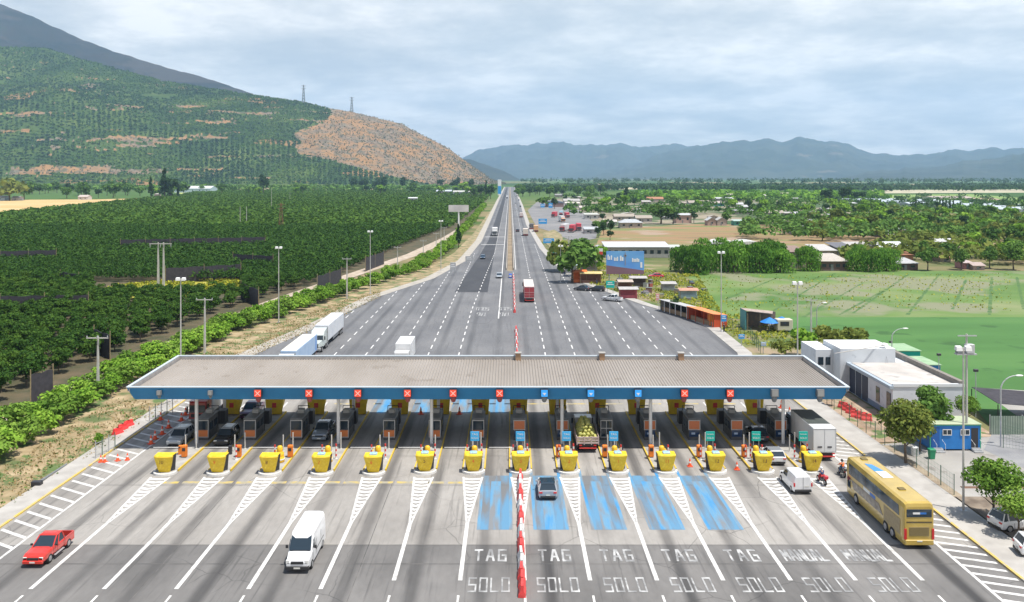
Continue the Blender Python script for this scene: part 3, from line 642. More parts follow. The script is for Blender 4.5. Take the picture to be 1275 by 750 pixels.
MB().box(CX0 + 1.0, CX1 - 1.0, CY0 + .75, CY1 - .75, 6.28, 6.42).build("ceiling", mat("ceiling_panel", (.40, .40, .39), rough=.8), cp)
M_fas = mat("fascia_blue", (.010, .17, .38), (.014, .20, .43), scale=.5, rough=.45, local=True, spots=((.015, .20, .44), 2.2, .62))
M_fasw = mat("fascia_trim_white", (.50, .56, .60), rough=.5)
# sloped fascia: leans outward towards its top
def fascia(a, b, nrm, zt0, zt1, name):
    a, b, nn = Vector(a), Vector(b), Vector(nrm); ins = .55
    d = (b - a).normalized()
    mb = MB(); lo_a, lo_b = a - nn * ins + d * .8, b - nn * ins - d * .8
    mb.loft([[lo_a + Vector((0, 0, 6.02)), a + Vector((0, 0, zt0)), a - nn * .12 + Vector((0, 0, zt0)), lo_a - nn * .12 + Vector((0, 0, 6.02))],
             [lo_b + Vector((0, 0, 6.02)), b + Vector((0, 0, zt1)), b - nn * .12 + Vector((0, 0, zt1)), lo_b - nn * .12 + Vector((0, 0, 6.02))]])
    mb.build(name, M_fas, cp)
    t = MB(); u = nn * .03
    t.loft([[a + u + Vector((0, 0, zt0 - .05)), a + u + Vector((0, 0, zt0 + .07)), a - nn * .3 + Vector((0, 0, zt0 + .07)), a - nn * .3 + Vector((0, 0, zt0 - .05))], [b + u + Vector((0, 0, zt1 - .05)), b + u + Vector((0, 0, zt1 + .07)), b - nn * .3 + Vector((0, 0, zt1 + .07)), b - nn * .3 + Vector((0, 0, zt1 - .05))]])
    t.build("fascia_trim", M_fasw, cp)
    i_ = MB(); u = nn * .30; w = nn * .36; i_.loft([[a - u + Vector((0, 0, 7.02)), a - u + Vector((0, 0, zt0 - .1)), a - w + Vector((0, 0, zt0 - .1)), a - w + Vector((0, 0, 7.02))], [b - u + Vector((0, 0, 7.02)), b - u + Vector((0, 0, zt1 - .1)), b - w + Vector((0, 0, zt1 - .1)), b - w + Vector((0, 0, 7.02))]])
    i_.build("parapet_lining", mat("lining_grey", (.30, .28, .27), (.38, .36, .34), scale=1.5, rough=.8), cp)
fascia((CX0, CY0, 0), (CX1, CY0, 0), (0, -1, 0), 7.55, 7.55, "fascia")
fascia((CX0, CY1, 0), (CX1, CY1, 0), (0, 1, 0), 8.0, 8.0, "fascia")
fascia((CX0, CY0, 0), (CX0, CY1, 0), (-1, 0, 0), 7.55, 8.0, "fascia")
fascia((CX1, CY0, 0), (CX1, CY1, 0), (1, 0, 0), 7.55, 8.0, "fascia")
MB().box(CX0 + .5, CX1 - .5, CY0 + .5, CY0 + .85, 6.95, 7.14).build("gutter", mat("gutter_grey", (.33, .32, .31), rough=.6), cp)
for i in (0, 3, 5, 8, 10, 13):
    for yy in (100.5, 110.3):
        MB().tube([(NX[i] - .15, yy, .18), (NX[i] - .15, yy, 6.3)], .2, 12).build("column", M_wpaint, cp)
for x in (645, 748, 845):
    p = G(x, 441, 8.0); mb = MB().box(p.x - .35, p.x + .35, 112.2, 112.9, 7.4, 8.45).build("roof_box", mat("roof_box_rust", (.35, .22, .13), rough=.8), cp)
    MB().box(p.x - .45, p.x + .45, 112.1, 113.0, 8.45, 8.55).build("roof_box_lid", M_conc2, cp)

# lane signals hung under the canopy edge
def signal(x, kind, label):
    t = thing("lane_signal", label, "lane signal", (x, CY0 - .12, 6.95), 0, "lane signals along the canopy edge")
    if x < -34: t.scale = (.6, .7, .6)
    MB().box(-.42, .42, -.22, .3, -.45, .42).build("housing", M_dark if kind in 'rb' else M_steelg, t)
    if kind in 'r':
        MB().box(-.38, .38, -.26, -.225, -.40, .38).build("screen", mat("signal_red_face", (.75, .07, .03), rough=.4, emit=((1, .08, .04), .35)), t)
        x_ = MB()
        for s in (1, -1): x_.xprism([(-.29, 0)], 0, 0) if 0 else x_.add([(-.28 * s - .06, -.275, -.28), (-.28 * s + .06, -.275, -.28), (.28 * s + .06, -.275 - .002 * s, .28), (.28 * s - .06, -.275 - .002 * s, .28)], [(0, 1, 2, 3)])
        x_.build("cross", mat("signal_cross", (.9, .35, .3), rough=.4, emit=((1, .45, .4), .5)), t)
    elif kind == 'b':
        MB().box(-.38, .38, -.26, -.225, -.40, .38).build("screen", mat("signal_blue_face", (.03, .30, .75), rough=.4, emit=((.05, .4, 1), .3)), t)
        MB().add([(-.22, -.275, .05), (.22, -.275, .05), (0, -.275, -.25)], [(0, 1, 2)]).build("arrow", M_wpaint, t)
    else:
        MB().box(-.34, .34, -.25, -.225, -.36, .34).build("screen", mat("signal_grey_face", (.30, .30, .29), rough=.5), t)
    MB().lathe([(.30, 0), (.34, -.3), (.22, -.6), (.08, -.68)], (0, .15, -.45), 10).build("camera_pod", M_steelg if kind != 'r' else mat("pod_maroon", (.28, .06, .06), rough=.5), t)
SG = [(196, 'g'), (260, 'g'), (320, 'r'), (384, 'r'), (445, 'r'), (507, 'r'), (564, 'r'), (622, 'r'), (678, 'b'), (736, 'b'), (795, 'b'), (853, 'r'), (910, 'r'), (966, 'g'), (1023, 'g')]
words_ = {'g': "unlit grey", 'r': "red cross", 'b': "blue arrow"}
for k, (px, kd) in enumerate(SG):
    signal((px - HX) * .0926, kd, "%s lane signal on the canopy edge, %s from its left end" % (words_[kd], ORD[k]))

# ------------------------------------------------------------------ toll islands and what stands on them
def nose_meshes(rear=False):
    hgt = 1.85 if not rear else 2.0
    def ring(z, w0, w1, bulge, y0):
        pts = [(-w0 * .5, y0 - 0, z)]
        f = [(w0 * t, y0 - bulge * (1 - t * t), z) for t in np.linspace(-1, 1, 9)]
        return f + [(w1, .95, z), (-w1, .95, z)]
    zs = [(.2, .62, .95, .10, .22), (.7, .78, .98, .16, .10), (1.25, .93, 1.02, .22, 0), (hgt - .1, 1.06, 1.08, .24, -.10), (hgt, 1.03, 1.05, .22, -.06)]
    shell, hull = MB(), MB()
    for z0, z1 in zip(zs, zs[1:]):
        a = ring(z0[0], z0[1], z0[2], z0[3], z0[4])[:9]; b = ring(z1[0], z1[1], z1[2], z1[3], z1[4])[:9]
        shell.loft([[Vector(p) + Vector((0, -.05, 0)) for p in a] + [Vector(p) + Vector((0, .25, 0)) for p in reversed(a)],
                    [Vector(p) + Vector((0, -.05, 0)) for p in b] + [Vector(p) + Vector((0, .25, 0)) for p in reversed(b)]])
    hull.loft([ring(z[0] - .01, z[1] - .05, z[2], z[3], z[4] + .05) for z in zs])
    top = MB(); top.loft([[(Vector(p) * 1) for p in ring(hgt, 1.04, 1.08, .25, -.06)], [(Vector(p)) for p in ring(hgt + .05, 1.0, 1.04, .25, -.02)]])
    return shell, hull, top
M_hull = mat("black_rubber_side", (.03, .03, .035), (.05, .05, .055), scale=3, rough=.8)
NS = nose_meshes(); NSR = nose_meshes(True)
ms_shell = NS[0].mesh("front_shell", M_ypaint); ms_hull = NS[1].mesh("hull", M_hull); ms_top = NS[2].mesh("top_cover", M_ypaint)
mr_shell = NSR[0].mesh("front_shell", M_ypaint); mr_hull = NSR[1].mesh("hull", mat("dull_yellow", (.85, .62, .03), (.72, .52, .03), scale=2, rough=.7)); mr_top = NSR[2].mesh("top_cover", M_ypaint)
def drum_mesh():
    return MB().lathe([(.50, .0), (.54, .15), (.50, .55), (.44, .6), (.46, .75), (.44, 1.05), (.30, 1.12), (.32, 1.25), (.30, 1.65), (.20, 1.78), (.05, 1.82)], (0, 0, 0), 16).mesh("drum_body", mat("drum_yellow", (.85, .50, .02), (.75, .42, .02), scale=3, rough=.5, local=True), True)
m_drum = drum_mesh(); m_band = MB().lathe([(.545, .30), (.555, .30), (.555, .42), (.545, .42)], (0, 0, 0), 16).mesh("band", M_wpaint)
def rw_post_meshes():
    r = MB(); w = MB()
    for k in range(6): (r if k % 2 == 1 else w).lathe([(.09, k * .28), (.09, k * .28 + .28)], (0, 0, 0), 10)
    w.lathe([(.16, 0), (.16, .04)], (0, 0, 0), 10)
    return r.mesh("red_band", M_rpaint), w.mesh("white_band", M_wpaint)
m_rw = rw_post_meshes()
m_pipe = MB().tube([(0, 0, 0), (0, 0, 1.9)], .07, 8).lathe([(.16, 0), (.16, .05)], (0, 0, 0), 8).mesh("pipe", mat("post_offwhite", (.50, .49, .46), (.60, .58, .54), scale=3, rough=.7, local=True))
NUM = ["10", "9", "8", "7", "6", "5", "4", "3", "2", "1", "11", "12", "13", "14"]
isl = []
for i, x in enumerate(NX):
    nth = ORD[i]; yf = 90.5 - (0.4 if i < 5 else 0) + (.5 if i > 8 else 0) * 0; ye = 114.2
    pos = "%s toll island from the left end of the canopy" % nth
    t = thing("toll_island", "raised concrete island with yellow kerbs, %s from the left under the canopy" % nth, "toll island", (x, yf, 0), 0, "toll islands between the lanes"); isl.append(t)
    L = ye - yf; w = 1.12
    fr = [(w * math.sin(a), 1.0 - 1.0 * math.cos(a)) for a in np.linspace(-math.pi / 2, math.pi / 2, 9)]
    plat = fr + [(w, L)] + [(-w, L)]
    MB().prism(plat, 0, .2).build("platform", M_conc2, t)
    kb = MB(); kb.box(w, w + .14, 1.4, L, 0, .24); kb.box(-w - .14, -w, 1.4, L, 0, .24); kb.build("kerb", mat("kerb_yellow_bright", (.66, .45, .03), (.56, .40, .10), scale=1.4, rough=.7, lo=.4, hi=.7), t)
    rim = MB(); o1 = [((w + .14) * math.sin(a), 1.0 - 1.16 * math.cos(a)) for a in np.linspace(-math.pi / 2, math.pi / 2, 13)]; i1 = [((w - .06) * math.sin(a), 1.0 - .95 * math.cos(a)) for a in np.linspace(-math.pi / 2, math.pi / 2, 13)]
    for k in range(12):
        rim.loft([[(*o1[k], 0), (*o1[k], .23), (*i1[k], .23), (*i1[k], 0)], [(*o1[k + 1], 0), (*o1[k + 1], .23), (*i1[k + 1], .23), (*i1[k + 1], 0)]])
    rim.build("rim", mat("rim_white", (.66, .65, .62), (.74, .73, .71), scale=2, rough=.7), t)
    # near crash nose
    col = "red" if i in (1, 3, 4, 6, 7, 8, 9, 10) else "dark"
    t = thing("crash_nose", "bright yellow black-sided crash nose at the near tip of %s island from left" % nth, "crash nose", (x, yf + .45, 0), 0, "yellow crash noses at the near island tips")
    link("front_shell", ms_shell, t); link("hull", ms_hull, t); link("top_cover", ms_top, t); t.scale = (.93, 1, 1.1)
    lettering(NUM[i], .52, M_markr if col == "red" else M_mark, t, (-.15 if i < 5 else 0, -.33, 1.28), (R(80), 0, 0))
    if i >= 3: MB().bbox(-.42, .42, -.05, .6, 1.9, 2.06, .05).build("beacon_pad", mat("pad_light_blue", (.20, .42, .62), (.45, .60, .70), scale=6, rough=.5, local=True), t)
    # rear crash nose
    t = thing("crash_nose", "tall dull yellow crash nose at the far end of %s island from left" % nth, "crash nose", (x, ye - .3, 0), math.pi, "crash noses at the far island ends")
    link("front_shell", mr_shell, t); link("hull", mr_hull, t); link("top_cover", mr_top, t); t.scale = (1.12, 1.3, 1.25)
    MB().box(-.25, .25, .96, .99, .9, 1.4).build("reflector", M_rpaint, t)
    # drum
    if i >= 2:
        t = thing("warning_drum", "stacked orange yellow warning drum behind the nose of %s island from left" % nth, "warning drum", (x + (.25 if i < 3 else 0), 94.0, .2), 0, "yellow drums behind the crash noses")
        link("drum_body", m_drum, t); link("band", m_band, t)
    # red and white posts
    pr = {1: [.75], 2: [-.5], 3: [-.8, .7], 4: [-.85, .65], 5: [-.8, .75], 6: [-.85, .75], 7: [-.8, .8], 8: [-.85, .8], 9: [.8], 10: [.85], 11: [-.85, .85], 12: [-.95, -.3, .9], 13: [-.75, .8]}.get(i, [])
    for k, dxp in enumerate(pr):
        side = "left" if dxp < -.4 else ("middle" if dxp < .4 else "right")
        t = thing("striped_post", "red and white striped %s post behind the nose of %s island from left" % (side, nth), "post", (x + dxp, 94.7 + .35 * (k % 2), .2), 0, "striped posts on the island tips")
        link("red_band", m_rw[0], t); link("white_band", m_rw[1], t)
    for k, dxp in enumerate([-.35, .55] if i not in (5, 8) else [.55]):
        o = link("pipe_post", m_pipe, None, (x + dxp, 97.6 + .9 * k, .2)); tag(o, "off white pipe post, %s one before the booth of %s island from left" % ("nearer" if k == 0 else "farther", nth), "post", "pale pipe posts in front of the booths")
    # orange payment machine
    if i in (0, 1, 2, 8, 9, 10, 11, 12):
        dxm = {0: .3, 1: .75, 2: 1.0, 8: -.85, 9: -.9, 10: -.9, 11: -.8, 12: -.85}[i]
        t = thing("ticket_machine", "orange upright ticket machine on the kerb of %s toll island from left" % nth, "ticket machine", (x + dxm, 95.6, .2), 0, "orange ticket machines")
        MB().bbox(-.28, .28, -.25, .25, .1, 1.35, .05).build("casing", M_orange, t); MB().box(-.18, .18, -.27, -.252, .75, 1.1).build("screen", M_dark, t); MB().box(-.15, .15, -.15, .15, 0, .1).build("foot", M_dark, t)
    # barrier gate
    if i <= 7 :
        t = thing("barrier_gate", "white barrier arm reaching left from %s toll island from left" % nth, "barrier gate", (x - .55, 96.6, .2), 0, "barrier gates across the left hand lanes")
        MB().bbox(-.2, .2, -.2, .2, 0, 1.0, .04).build("cabinet", M_dark if i else M_orange, t)
        MB().tube([(-.15, -.25, .85), (-3.0, -.25, .85)], .045, 8, .03).build("arm", M_wpaint, t); MB().wheel((-.05, -.25, .85), .11, .1).build("hinge", M_dark, t)
    # lane notice
    if i in (6, 7, 8, 9, 11, 12, 13):
        teal = i > 10
        t = thing("lane_sign", "small %s payment sign on a post above %s toll island from left" % ("teal green" if teal else "sky blue", nth), "sign", (x + (.0 if i < 11 else .25), 94.75, .2), 0, "payment signs over the crash noses")
        MB().tube([(-.3, 0, 0), (-.3, 0, 2.2)], .035, 6).tube([(.3, 0, 0), (.3, 0, 2.2)], .035, 6).build("post", M_galv, t)
        MB().bbox(-.5, .5, -.04, .04, 2.1, 3.15, .01).build("panel", M_teal if teal else mat("sign_sky_blue", (.05, .42, .80), rough=.5), t)
        lettering("MANUAL" if teal else "TAG", .2 if teal else .34, M_wpaint, t, (0, -.05, 2.85)); lettering("SOLO", .3, M_wpaint, t, (0, -.05, 2.42))
    # booth
    bx = .12 if i < 7 else -.02
    hi_or = i in (7, 8, 10, 11, 12, 13); wf = i == 9
    t = thing("toll_booth", "toll booth with %s, %s island from left" % ("orange notice above a dark window" if hi_or else ("white grid window frame" if wf else "large window above an orange panel"), nth), "toll booth", (x + bx, 101.7, .2), 0, "toll booths on the islands"); t.scale = (.86, .95, .93)
    MB().bbox(-.8, .8, .05, 3.6, 0, 2.72, .04).build("cabin", mat("booth_grey", (.07, .07, .075), (.12, .115, .11), scale=2, rough=.6), t)
    fz = [(-.84, -.74), (.74, .84)]
    f_ = MB()
    z_lo = 1.32 if hi_or else .35
    for a, b in fz: f_.box(a, b, -.03, .05, z_lo, 2.62)
    f_.box(-.74, .74, -.03, .05, 2.5, 2.62); f_.box(-.74, .74, -.03, .05, z_lo, z_lo + .1)
    if wf: f_.box(-.05, .05, -.03, .05, .45, 2.5); f_.box(-.74, -.05, -.03, .05, 1.5, 1.6); f_.box(.05, .74, -.03, .05, 1.5, 1.6)
    f_.build("window_frame", mat("frame_pale", (.45, .45, .44), rough=.6), t)
    if hi_or:
        MB().box(-.73, .73, -.01, .048, 1.43, 2.49).build("notice_panel", M_brownp, t); MB().box(-.72, .72, -.005, .048, .45, 1.3).build("window", mat("window_navy", (.02, .05, .12), rough=.1), t)
        MB().box(-.4, .1, -.02, -.007, .75, 1.0).build("poster", mat("poster_pale", (.4, .5, .65), rough=.6), t)
    else:
        MB().box(-.73, .73, -.01, .048, 1.42, 2.49).build("window", M_glass, t)
        if not wf: MB().box(-.73, .73, -.012, .048, .46, 1.28).build("notice_panel", mat("panel_orange", (.78, .22, .05), (.66, .22, .08), scale=5, rough=.6, local=True), t)
        else: MB().box(-.73, .73, -.01, .048, .46, 1.4).build("window", M_glass, t)
    MB().bbox(-.9, .9, -.1, 3.7, 2.74, 2.84, .03).build("roof", M_steelg, t)
    for yy in (.5, 2.1):
        MB().box(-.815, .815, yy, yy + 1.25, 1.15, 2.1).build("side_window", M_glass, t)
    MB().bbox(-.45, .45, 2.2, 3.1, 2.86, 3.35, .04).build("air_conditioner", mat("aircon_pale", (.38, .38, .37), rough=.6), t)
    mb = MB()
    for a in (-.8, .8): mb.tube([(a, 3.9, 0), (a, 3.9, 3.4)], .05, 6)
    mb.tube([(-.8, 3.9, 3.4), (.8, 3.9, 3.4)], .05, 6); mb.build("rear_frame", M_dark, t)
    # height frame and dark equipment cabinet behind the booth
    t = thing("equipment_cabinet", "dark equipment cabinet behind the booth of %s toll island from left" % nth, "cabinet", (x, 108.4, .2), 0, "dark cabinets behind the booths")
    MB().bbox(-.55, .55, 0, 1.3, 0, 1.7, .04).build("casing", mat("cabinet_dark", (.06, .06, .065), rough=.5), t); MB().box(-.5, -.02, -.03, -.005, .15, 1.6).build("door", M_dark, t); MB().box(.02, .5, -.03, -.005, .15, 1.6).build("door", M_dark, t)

# ------------------------------------------------------------------ red and white barrier line
m_jb_r = MB().loft([[(-.3, 0, 0), (.3, 0, 0), (.3, 1.32, 0), (-.3, 1.32, 0)], [(-.28, 0, .2), (.28, 0, .2), (.28, 1.32, .2), (-.28, 1.32, .2)], [(-.13, .03, .5), (.13, .03, .5), (.13, 1.29, .5), (-.13, 1.29, .5)], [(-.1, .05, .92), (.1, .05, .92), (.1, 1.27, .92), (-.1, 1.27, .92)]]).mesh("barrier_body", mat("barrier_red", (.72, .05, .05), (.60, .07, .06), scale=2, rough=.55))
m_jb_w = m_jb_r.copy(); m_jb_w.materials[0] = mat("barrier_white", (.70, .68, .66), (.58, .56, .55), scale=2, rough=.6)
m_slot = MB().box(-.302, .302, .3, .5, .02, .12).box(-.302, .302, .82, 1.02, .02, .12).mesh("fork_slot", M_dark)
jb = []
def jersey(x, y, red, label, group):
    t = thing("plastic_barrier", label, "barrier", (x, y, .01), rnd.uniform(-.05, .05), group)
    link("barrier_body", m_jb_r if red else m_jb_w, t); link("fork_slot", m_slot, t); return t
y = 64.0; k = 0
while y < 89.5:
    red = (int((y - 64.2) / 2.95) % 2 == 0)
    jersey(1.05 + (89 - y) * -.006 + rnd.uniform(-.04, .04), y, red, ("red" if red else "white") + " water filled barrier in the near line between the TAG SOLO lanes", "near line of %s barriers on the centre line" % ("red" if red else "white")); y += 1.44; k += 1
y = 146; k = 0
while y < 176: red = k // 2 % 2 == 1; jersey(1.25, y, red, ("red" if red else "white") + " water filled barrier in the short line just beyond the canopy", "short %s barrier line beyond the canopy" % ("red" if red else "white")); y += 1.9; k += 1
y = 198; k = 0
while y < 272: red = k // 2 % 2 == 0; jersey(1.1, y, red, ("red" if red else "white") + " water filled barrier in the far line joining the median", "far %s barrier line at the median" % ("red" if red else "white")); y += 1.7; k += 1
# concrete median rails
for s, w_ in ((-1, "left"), (1, "right")):
    t = MB(); t.yprism([(s * 1.25 - .2, 0), (s * 1.25 + .2, 0), (s * 1.25 + .1, .8), (s * 1.25 - .1, .8)], 288, 2300)
    tag(t.build("median_barrier", mat("median_concrete", (.34, .30, .25), (.42, .38, .33), scale=.3, rough=.9)), "long low concrete barrier along the %s side of the highway median" % w_, "barrier", "median barriers")
t = thing("crash_cushion", "blue crash cushion at the near end of the median", "crash cushion", G(635.5, 346)); MB().bbox(-.5, .5, -1, 1, 0, 1.2, .1).build("cushion_body", mat("cushion_blue", (.03, .10, .45), rough=.6), t); MB().box(-.35, .35, -1.03, -1.0, .4, .9).build("reflector", M_wpaint, t)

# ------------------------------------------------------------------ cones
m_cone = MB().lathe([(.2, .03), (.17, .06), (.11, .32)], (0, 0, 0), 12).lathe([(.085, .48), (.03, .72)], (0, 0, 0), 12).mesh("cone_body", mat("cone_orange", (.85, .10, .02), rough=.5))
m_cband = MB().lathe([(.112, .32), (.086, .48)], (0, 0, 0), 12).mesh("reflective_band", M_wpaint)
m_cbase = MB().box(-.24, .24, -.24, .24, 0, .04).mesh("cone_base", mat("cone_base_red", (.6, .07, .03), rough=.7))
def cone(p, label, s=1.25, group="traffic cones"):
    t = thing("traffic_cone", label, "traffic cone", (p.x, p.y, .012), rnd.uniform(0, 1.5), group); t.scale = (s, s, s)
    link("cone_body", m_cone, t); link("reflective_band", m_cband, t); link("cone_base", m_cbase, t)
ln = [(188, 553), (193, 547), (202, 541), (210, 533), (226, 524), (231, 517)]
for k, (a, b) in enumerate(ln): cone(G(a, b), "orange traffic cone in the shaded row by the left kerb, %s from the near end" % ORD[k], 1.45)
cone(G(200, 523), "lone orange traffic cone near the left kerb, set apart from the shaded row", 1.45)
for k, (a, b) in enumerate([(125.5, 575.5), (130.5, 575.5), (146.5, 574), (158.5, 573)]): cone(G(a, b), "small orange cone in the sun by the left kerb, %s from the left" % ORD[k], 1.1)
cone(G(859, 581), "orange cone closing the lane right of the eleventh toll island", 1.2); cone(G(917.5, 585), "orange cone closing the lane right of the twelfth toll island", 1.2)
cone(G(973, 508), "orange cone seen under the canopy on the far road, beside the last lane", 1.5); cone(G(983, 517), "orange cone under the canopy close to the last white column", 1.5)
cone(G(700.5, 586), "small red cone against the foot of the ninth yellow nose", .9)
for k, (a, b) in enumerate([(524, 516), (572, 516)]): cone(G(a, b), "red cone standing in the shaded lane beyond the booths, %s from left" % ORD[k], 1.4)

# left side street furniture
def rail_frame(name, p, rz, n, label, w=1.1, h=2.0, grp=None):
    t = thing(name, label, "fence", (p.x, p.y, .1), rz, grp)
    for k in range(n + 1): MB().tube([(k * w, 0, 0), (k * w, 0, h)], .05, 6).build("post", M_fence if k % 2 else M_galv, t)
    for z in (.35, h - .35): MB().tube([(0, 0, z), (n * w, 0, z)], .035, 6).build("rail", M_galv, t)
    mb = MB()
    for k in range(n * 7): mb.tube([(k * w / 7, 0, .35), (k * w / 7, 0, h - .35)], .009, 4)
    mb.build("mesh_panel", M_fence, t)
rail_frame("fence_panel", G(119, 572), R(78), 3, "short green and grey rail fence panel beside the left kerb, near the cones")
rail_frame("fence_panel", G(186, 526), R(72), 4, "short green rail fence panel on the left pavement near the canopy corner")
def bigbarrier(px, py, rz, label, grp):
    p = G(px, py); t = thing("plastic_barrier", label, "barrier", (p.x, p.y, -.03), rz, grp); t.scale = (.75, .8, .85)
    MB().loft([[(-.9, -.45, 0), (.9, -.45, 0), (.9, .45, 0), (-.9, .45, 0)], [(-.9, -.4, .3), (.9, -.4, .3), (.9, .4, .3), (-.9, .4, .3)], [(-.85, -.2, .6), (.85, -.2, .6), (.85, .2, .6), (-.85, .2, .6)], [(-.8, -.16, 1.0), (.8, -.16, 1.0), (.8, .16, 1.0), (-.8, .16, 1.0)]]).build("barrier_body", mat("barrier_bright_red", (.80, .05, .05), rough=.5), t)
    MB().lathe([(.2, .02), (.16, .02)], (0, 0, 1.0), 10).ball((0, 0, .99), .14, .1, .04).build("filler_cap", M_dark, t)
for k, (a, b) in enumerate([(146.5, 541), (152.5, 536), (160, 531.5)]): bigbarrier(a, b, R(70), "bright red plastic barrier on the left verge, %s from the near end" % ORD[k], "red barriers parked on the left verge")
for k, (a, b) in enumerate([(1050, 508), (1055.5, 511.5), (1060, 515)]): bigbarrier(a, b, R(-55), "bright red plastic barrier by the right canopy end, %s from the far end" % ORD[k], "red barriers by the right canopy end")
for k, (a, b) in enumerate([(1066, 519), (1073, 521), (1079, 523)]): bigbarrier(a, b, R(-20), "faded red plastic barrier on bare soil beside the white building, %s from left" % ORD[k], "faded barriers beside the white building")
p = G(46, 605); t = thing("fallen_pole", "fallen grey lamp pole lying on the dry left verge", "pole", (p.x, p.y, 0), 0); q = G(83, 580)
MB().tube([(0, 0, .25), (q.x - p.x, q.y - p.y, .18)], .14, 8, .09).build("shaft", M_steelg, t); MB().bbox(-.5, .5, -.3, .3, 0, .5, .05).build("base_plate", M_dark, t)
p = G(121, 548); MB_ = MB().ball((0, 0, .3), .9, .7, .5); 
# ------------------------------------------------------------------ vehicles (front towards +y, origin on the ground at the middle of the tail)
PAINT = {}
def paint(name, c, rough=.3, metal=0.0):
    return mat("paint_" + name, c, tuple(min(1, v * .88 + .01) for v in c), scale=1.5, rough=rough, metal=metal, coat=.6, local=True)
M_vglass = mat("vehicle_glass", (.025, .04, .055), rough=.05)
M_tail = mat("tail_lamp", (.55, .02, .02), rough=.3); M_head = mat("head_lamp", (.75, .75, .72), rough=.15)
M_rim = mat("wheel_rim", (.45, .45, .46), rough=.35, metal=.6); M_trim = mat("black_trim", (.025, .025, .027), rough=.6)
M_plate = mat("number_plate", (.65, .65, .6), rough=.6)
def wheels(t, w, ys, r=.34, tw=.24):
    for y in ys:
        for s in (-1, 1):
            o = MB().wheel((0, 0, 0), r, tw, 18).build("wheel", M_black, t, True, (s * (w / 2 - tw / 2 + .01), y, r))
            MB().wheel((s * tw * .42, 0, 0), r * .62, tw * .25, 12).build("rim", M_rim, o)
def side_lights(t, w, y_tail, y_front, z_t, z_f, tw=.32, th=.16, fw=.38, fh=.16):
    for s in (-1, 1):
        MB().bbox(s * (w / 2 - tw / 2 - .04) - tw / 2, s * (w / 2 - tw / 2 - .04) + tw / 2, y_tail - .03, y_tail + .12, z_t, z_t + th, .02).build("taillight", M_tail, t)
        MB().bbox(s * (w / 2 - fw / 2 - .06) - fw / 2, s * (w / 2 - fw / 2 - .06) + fw / 2, y_front - .14, y_front + .02, z_f, z_f + fh, .02).build("headlight", M_head, t)
def body_loft(st, m, name, t, n_smooth=True):
    "st: (y, half width, z bottom, z shoulder, z top)"
    rings = []
    for y, hw, zb, zs, zt in st:
        rings.append([(-hw * .90, y, zb), (-hw, y, zb + (zs - zb) * .3), (-hw, y, zs), (-hw * .93, y, zt - .02), (-hw * .55, y, zt + .015), (hw * .55, y, zt + .015), (hw * .93, y, zt - .02), (hw, y, zs), (hw, y, zb + (zs - zb) * .3), (hw * .90, y, zb)])
    return MB().loft(rings).build(name, m, t)
def cabin(t, m, pts, w, zb, zr, pillars=True, roofcol=None):
    "pts: y of (rear glass foot, rear roof, front roof, windscreen foot)"
    a, b, c, d = pts; hb, hr = w / 2 * .93, w / 2 * .74
    MB().loft([[(-hb, a, zb), (hb, a, zb), (hb, d, zb), (-hb, d, zb)], [(-hr, b, zr - .03), (hr, b, zr - .03), (hr, c, zr - .03), (-hr, c, zr - .03)]]).build("windows", M_vglass, t)
    r = MB(); e = .06
    r.loft([[(-hr - e, b - e, zr - .06), (hr + e, b - e, zr - .06), (hr + e, c + e, zr - .06), (-hr - e, c + e, zr - .06)], [(-hr - .02, b, zr), (hr + .02, b, zr), (hr + .02, c, zr), (-hr - .02, c, zr)], [(-hr * .7, b + .25, zr + .04), (hr * .7, b + .25, zr + .04), (hr * .7, c - .25, zr + .04), (-hr * .7, c - .25, zr + .04)]])
    r.build("roof", roofcol or m, t)
    p = MB(); mids = [(a, b), (d, c), ((a * .45 + d * .55), (b * .45 + c * .55)), ] if pillars else [(a, b), (d, c)]
    if c - b > 2: mids.append((a * .8 + d * .2, b * .85 + c * .15))
    for yb, yt in mids:
        for s in (-1, 1): MB().tube([(s * (hb + .005), yb, zb - .03), (s * (hr + .02), yt, zr - .03)], .05, 6).build("pillar", m, t)
def mirrors(t, w, y, z, m, big=False):
    for s in (-1, 1):
        k = 1.6 if big else 1
        MB().bbox(s * (w / 2 + .12) - .10, s * (w / 2 + .12) + .10, y - .06, y + .06, z - .07 * k, z + .09 * k, .02).build("wing_mirror", m, t)
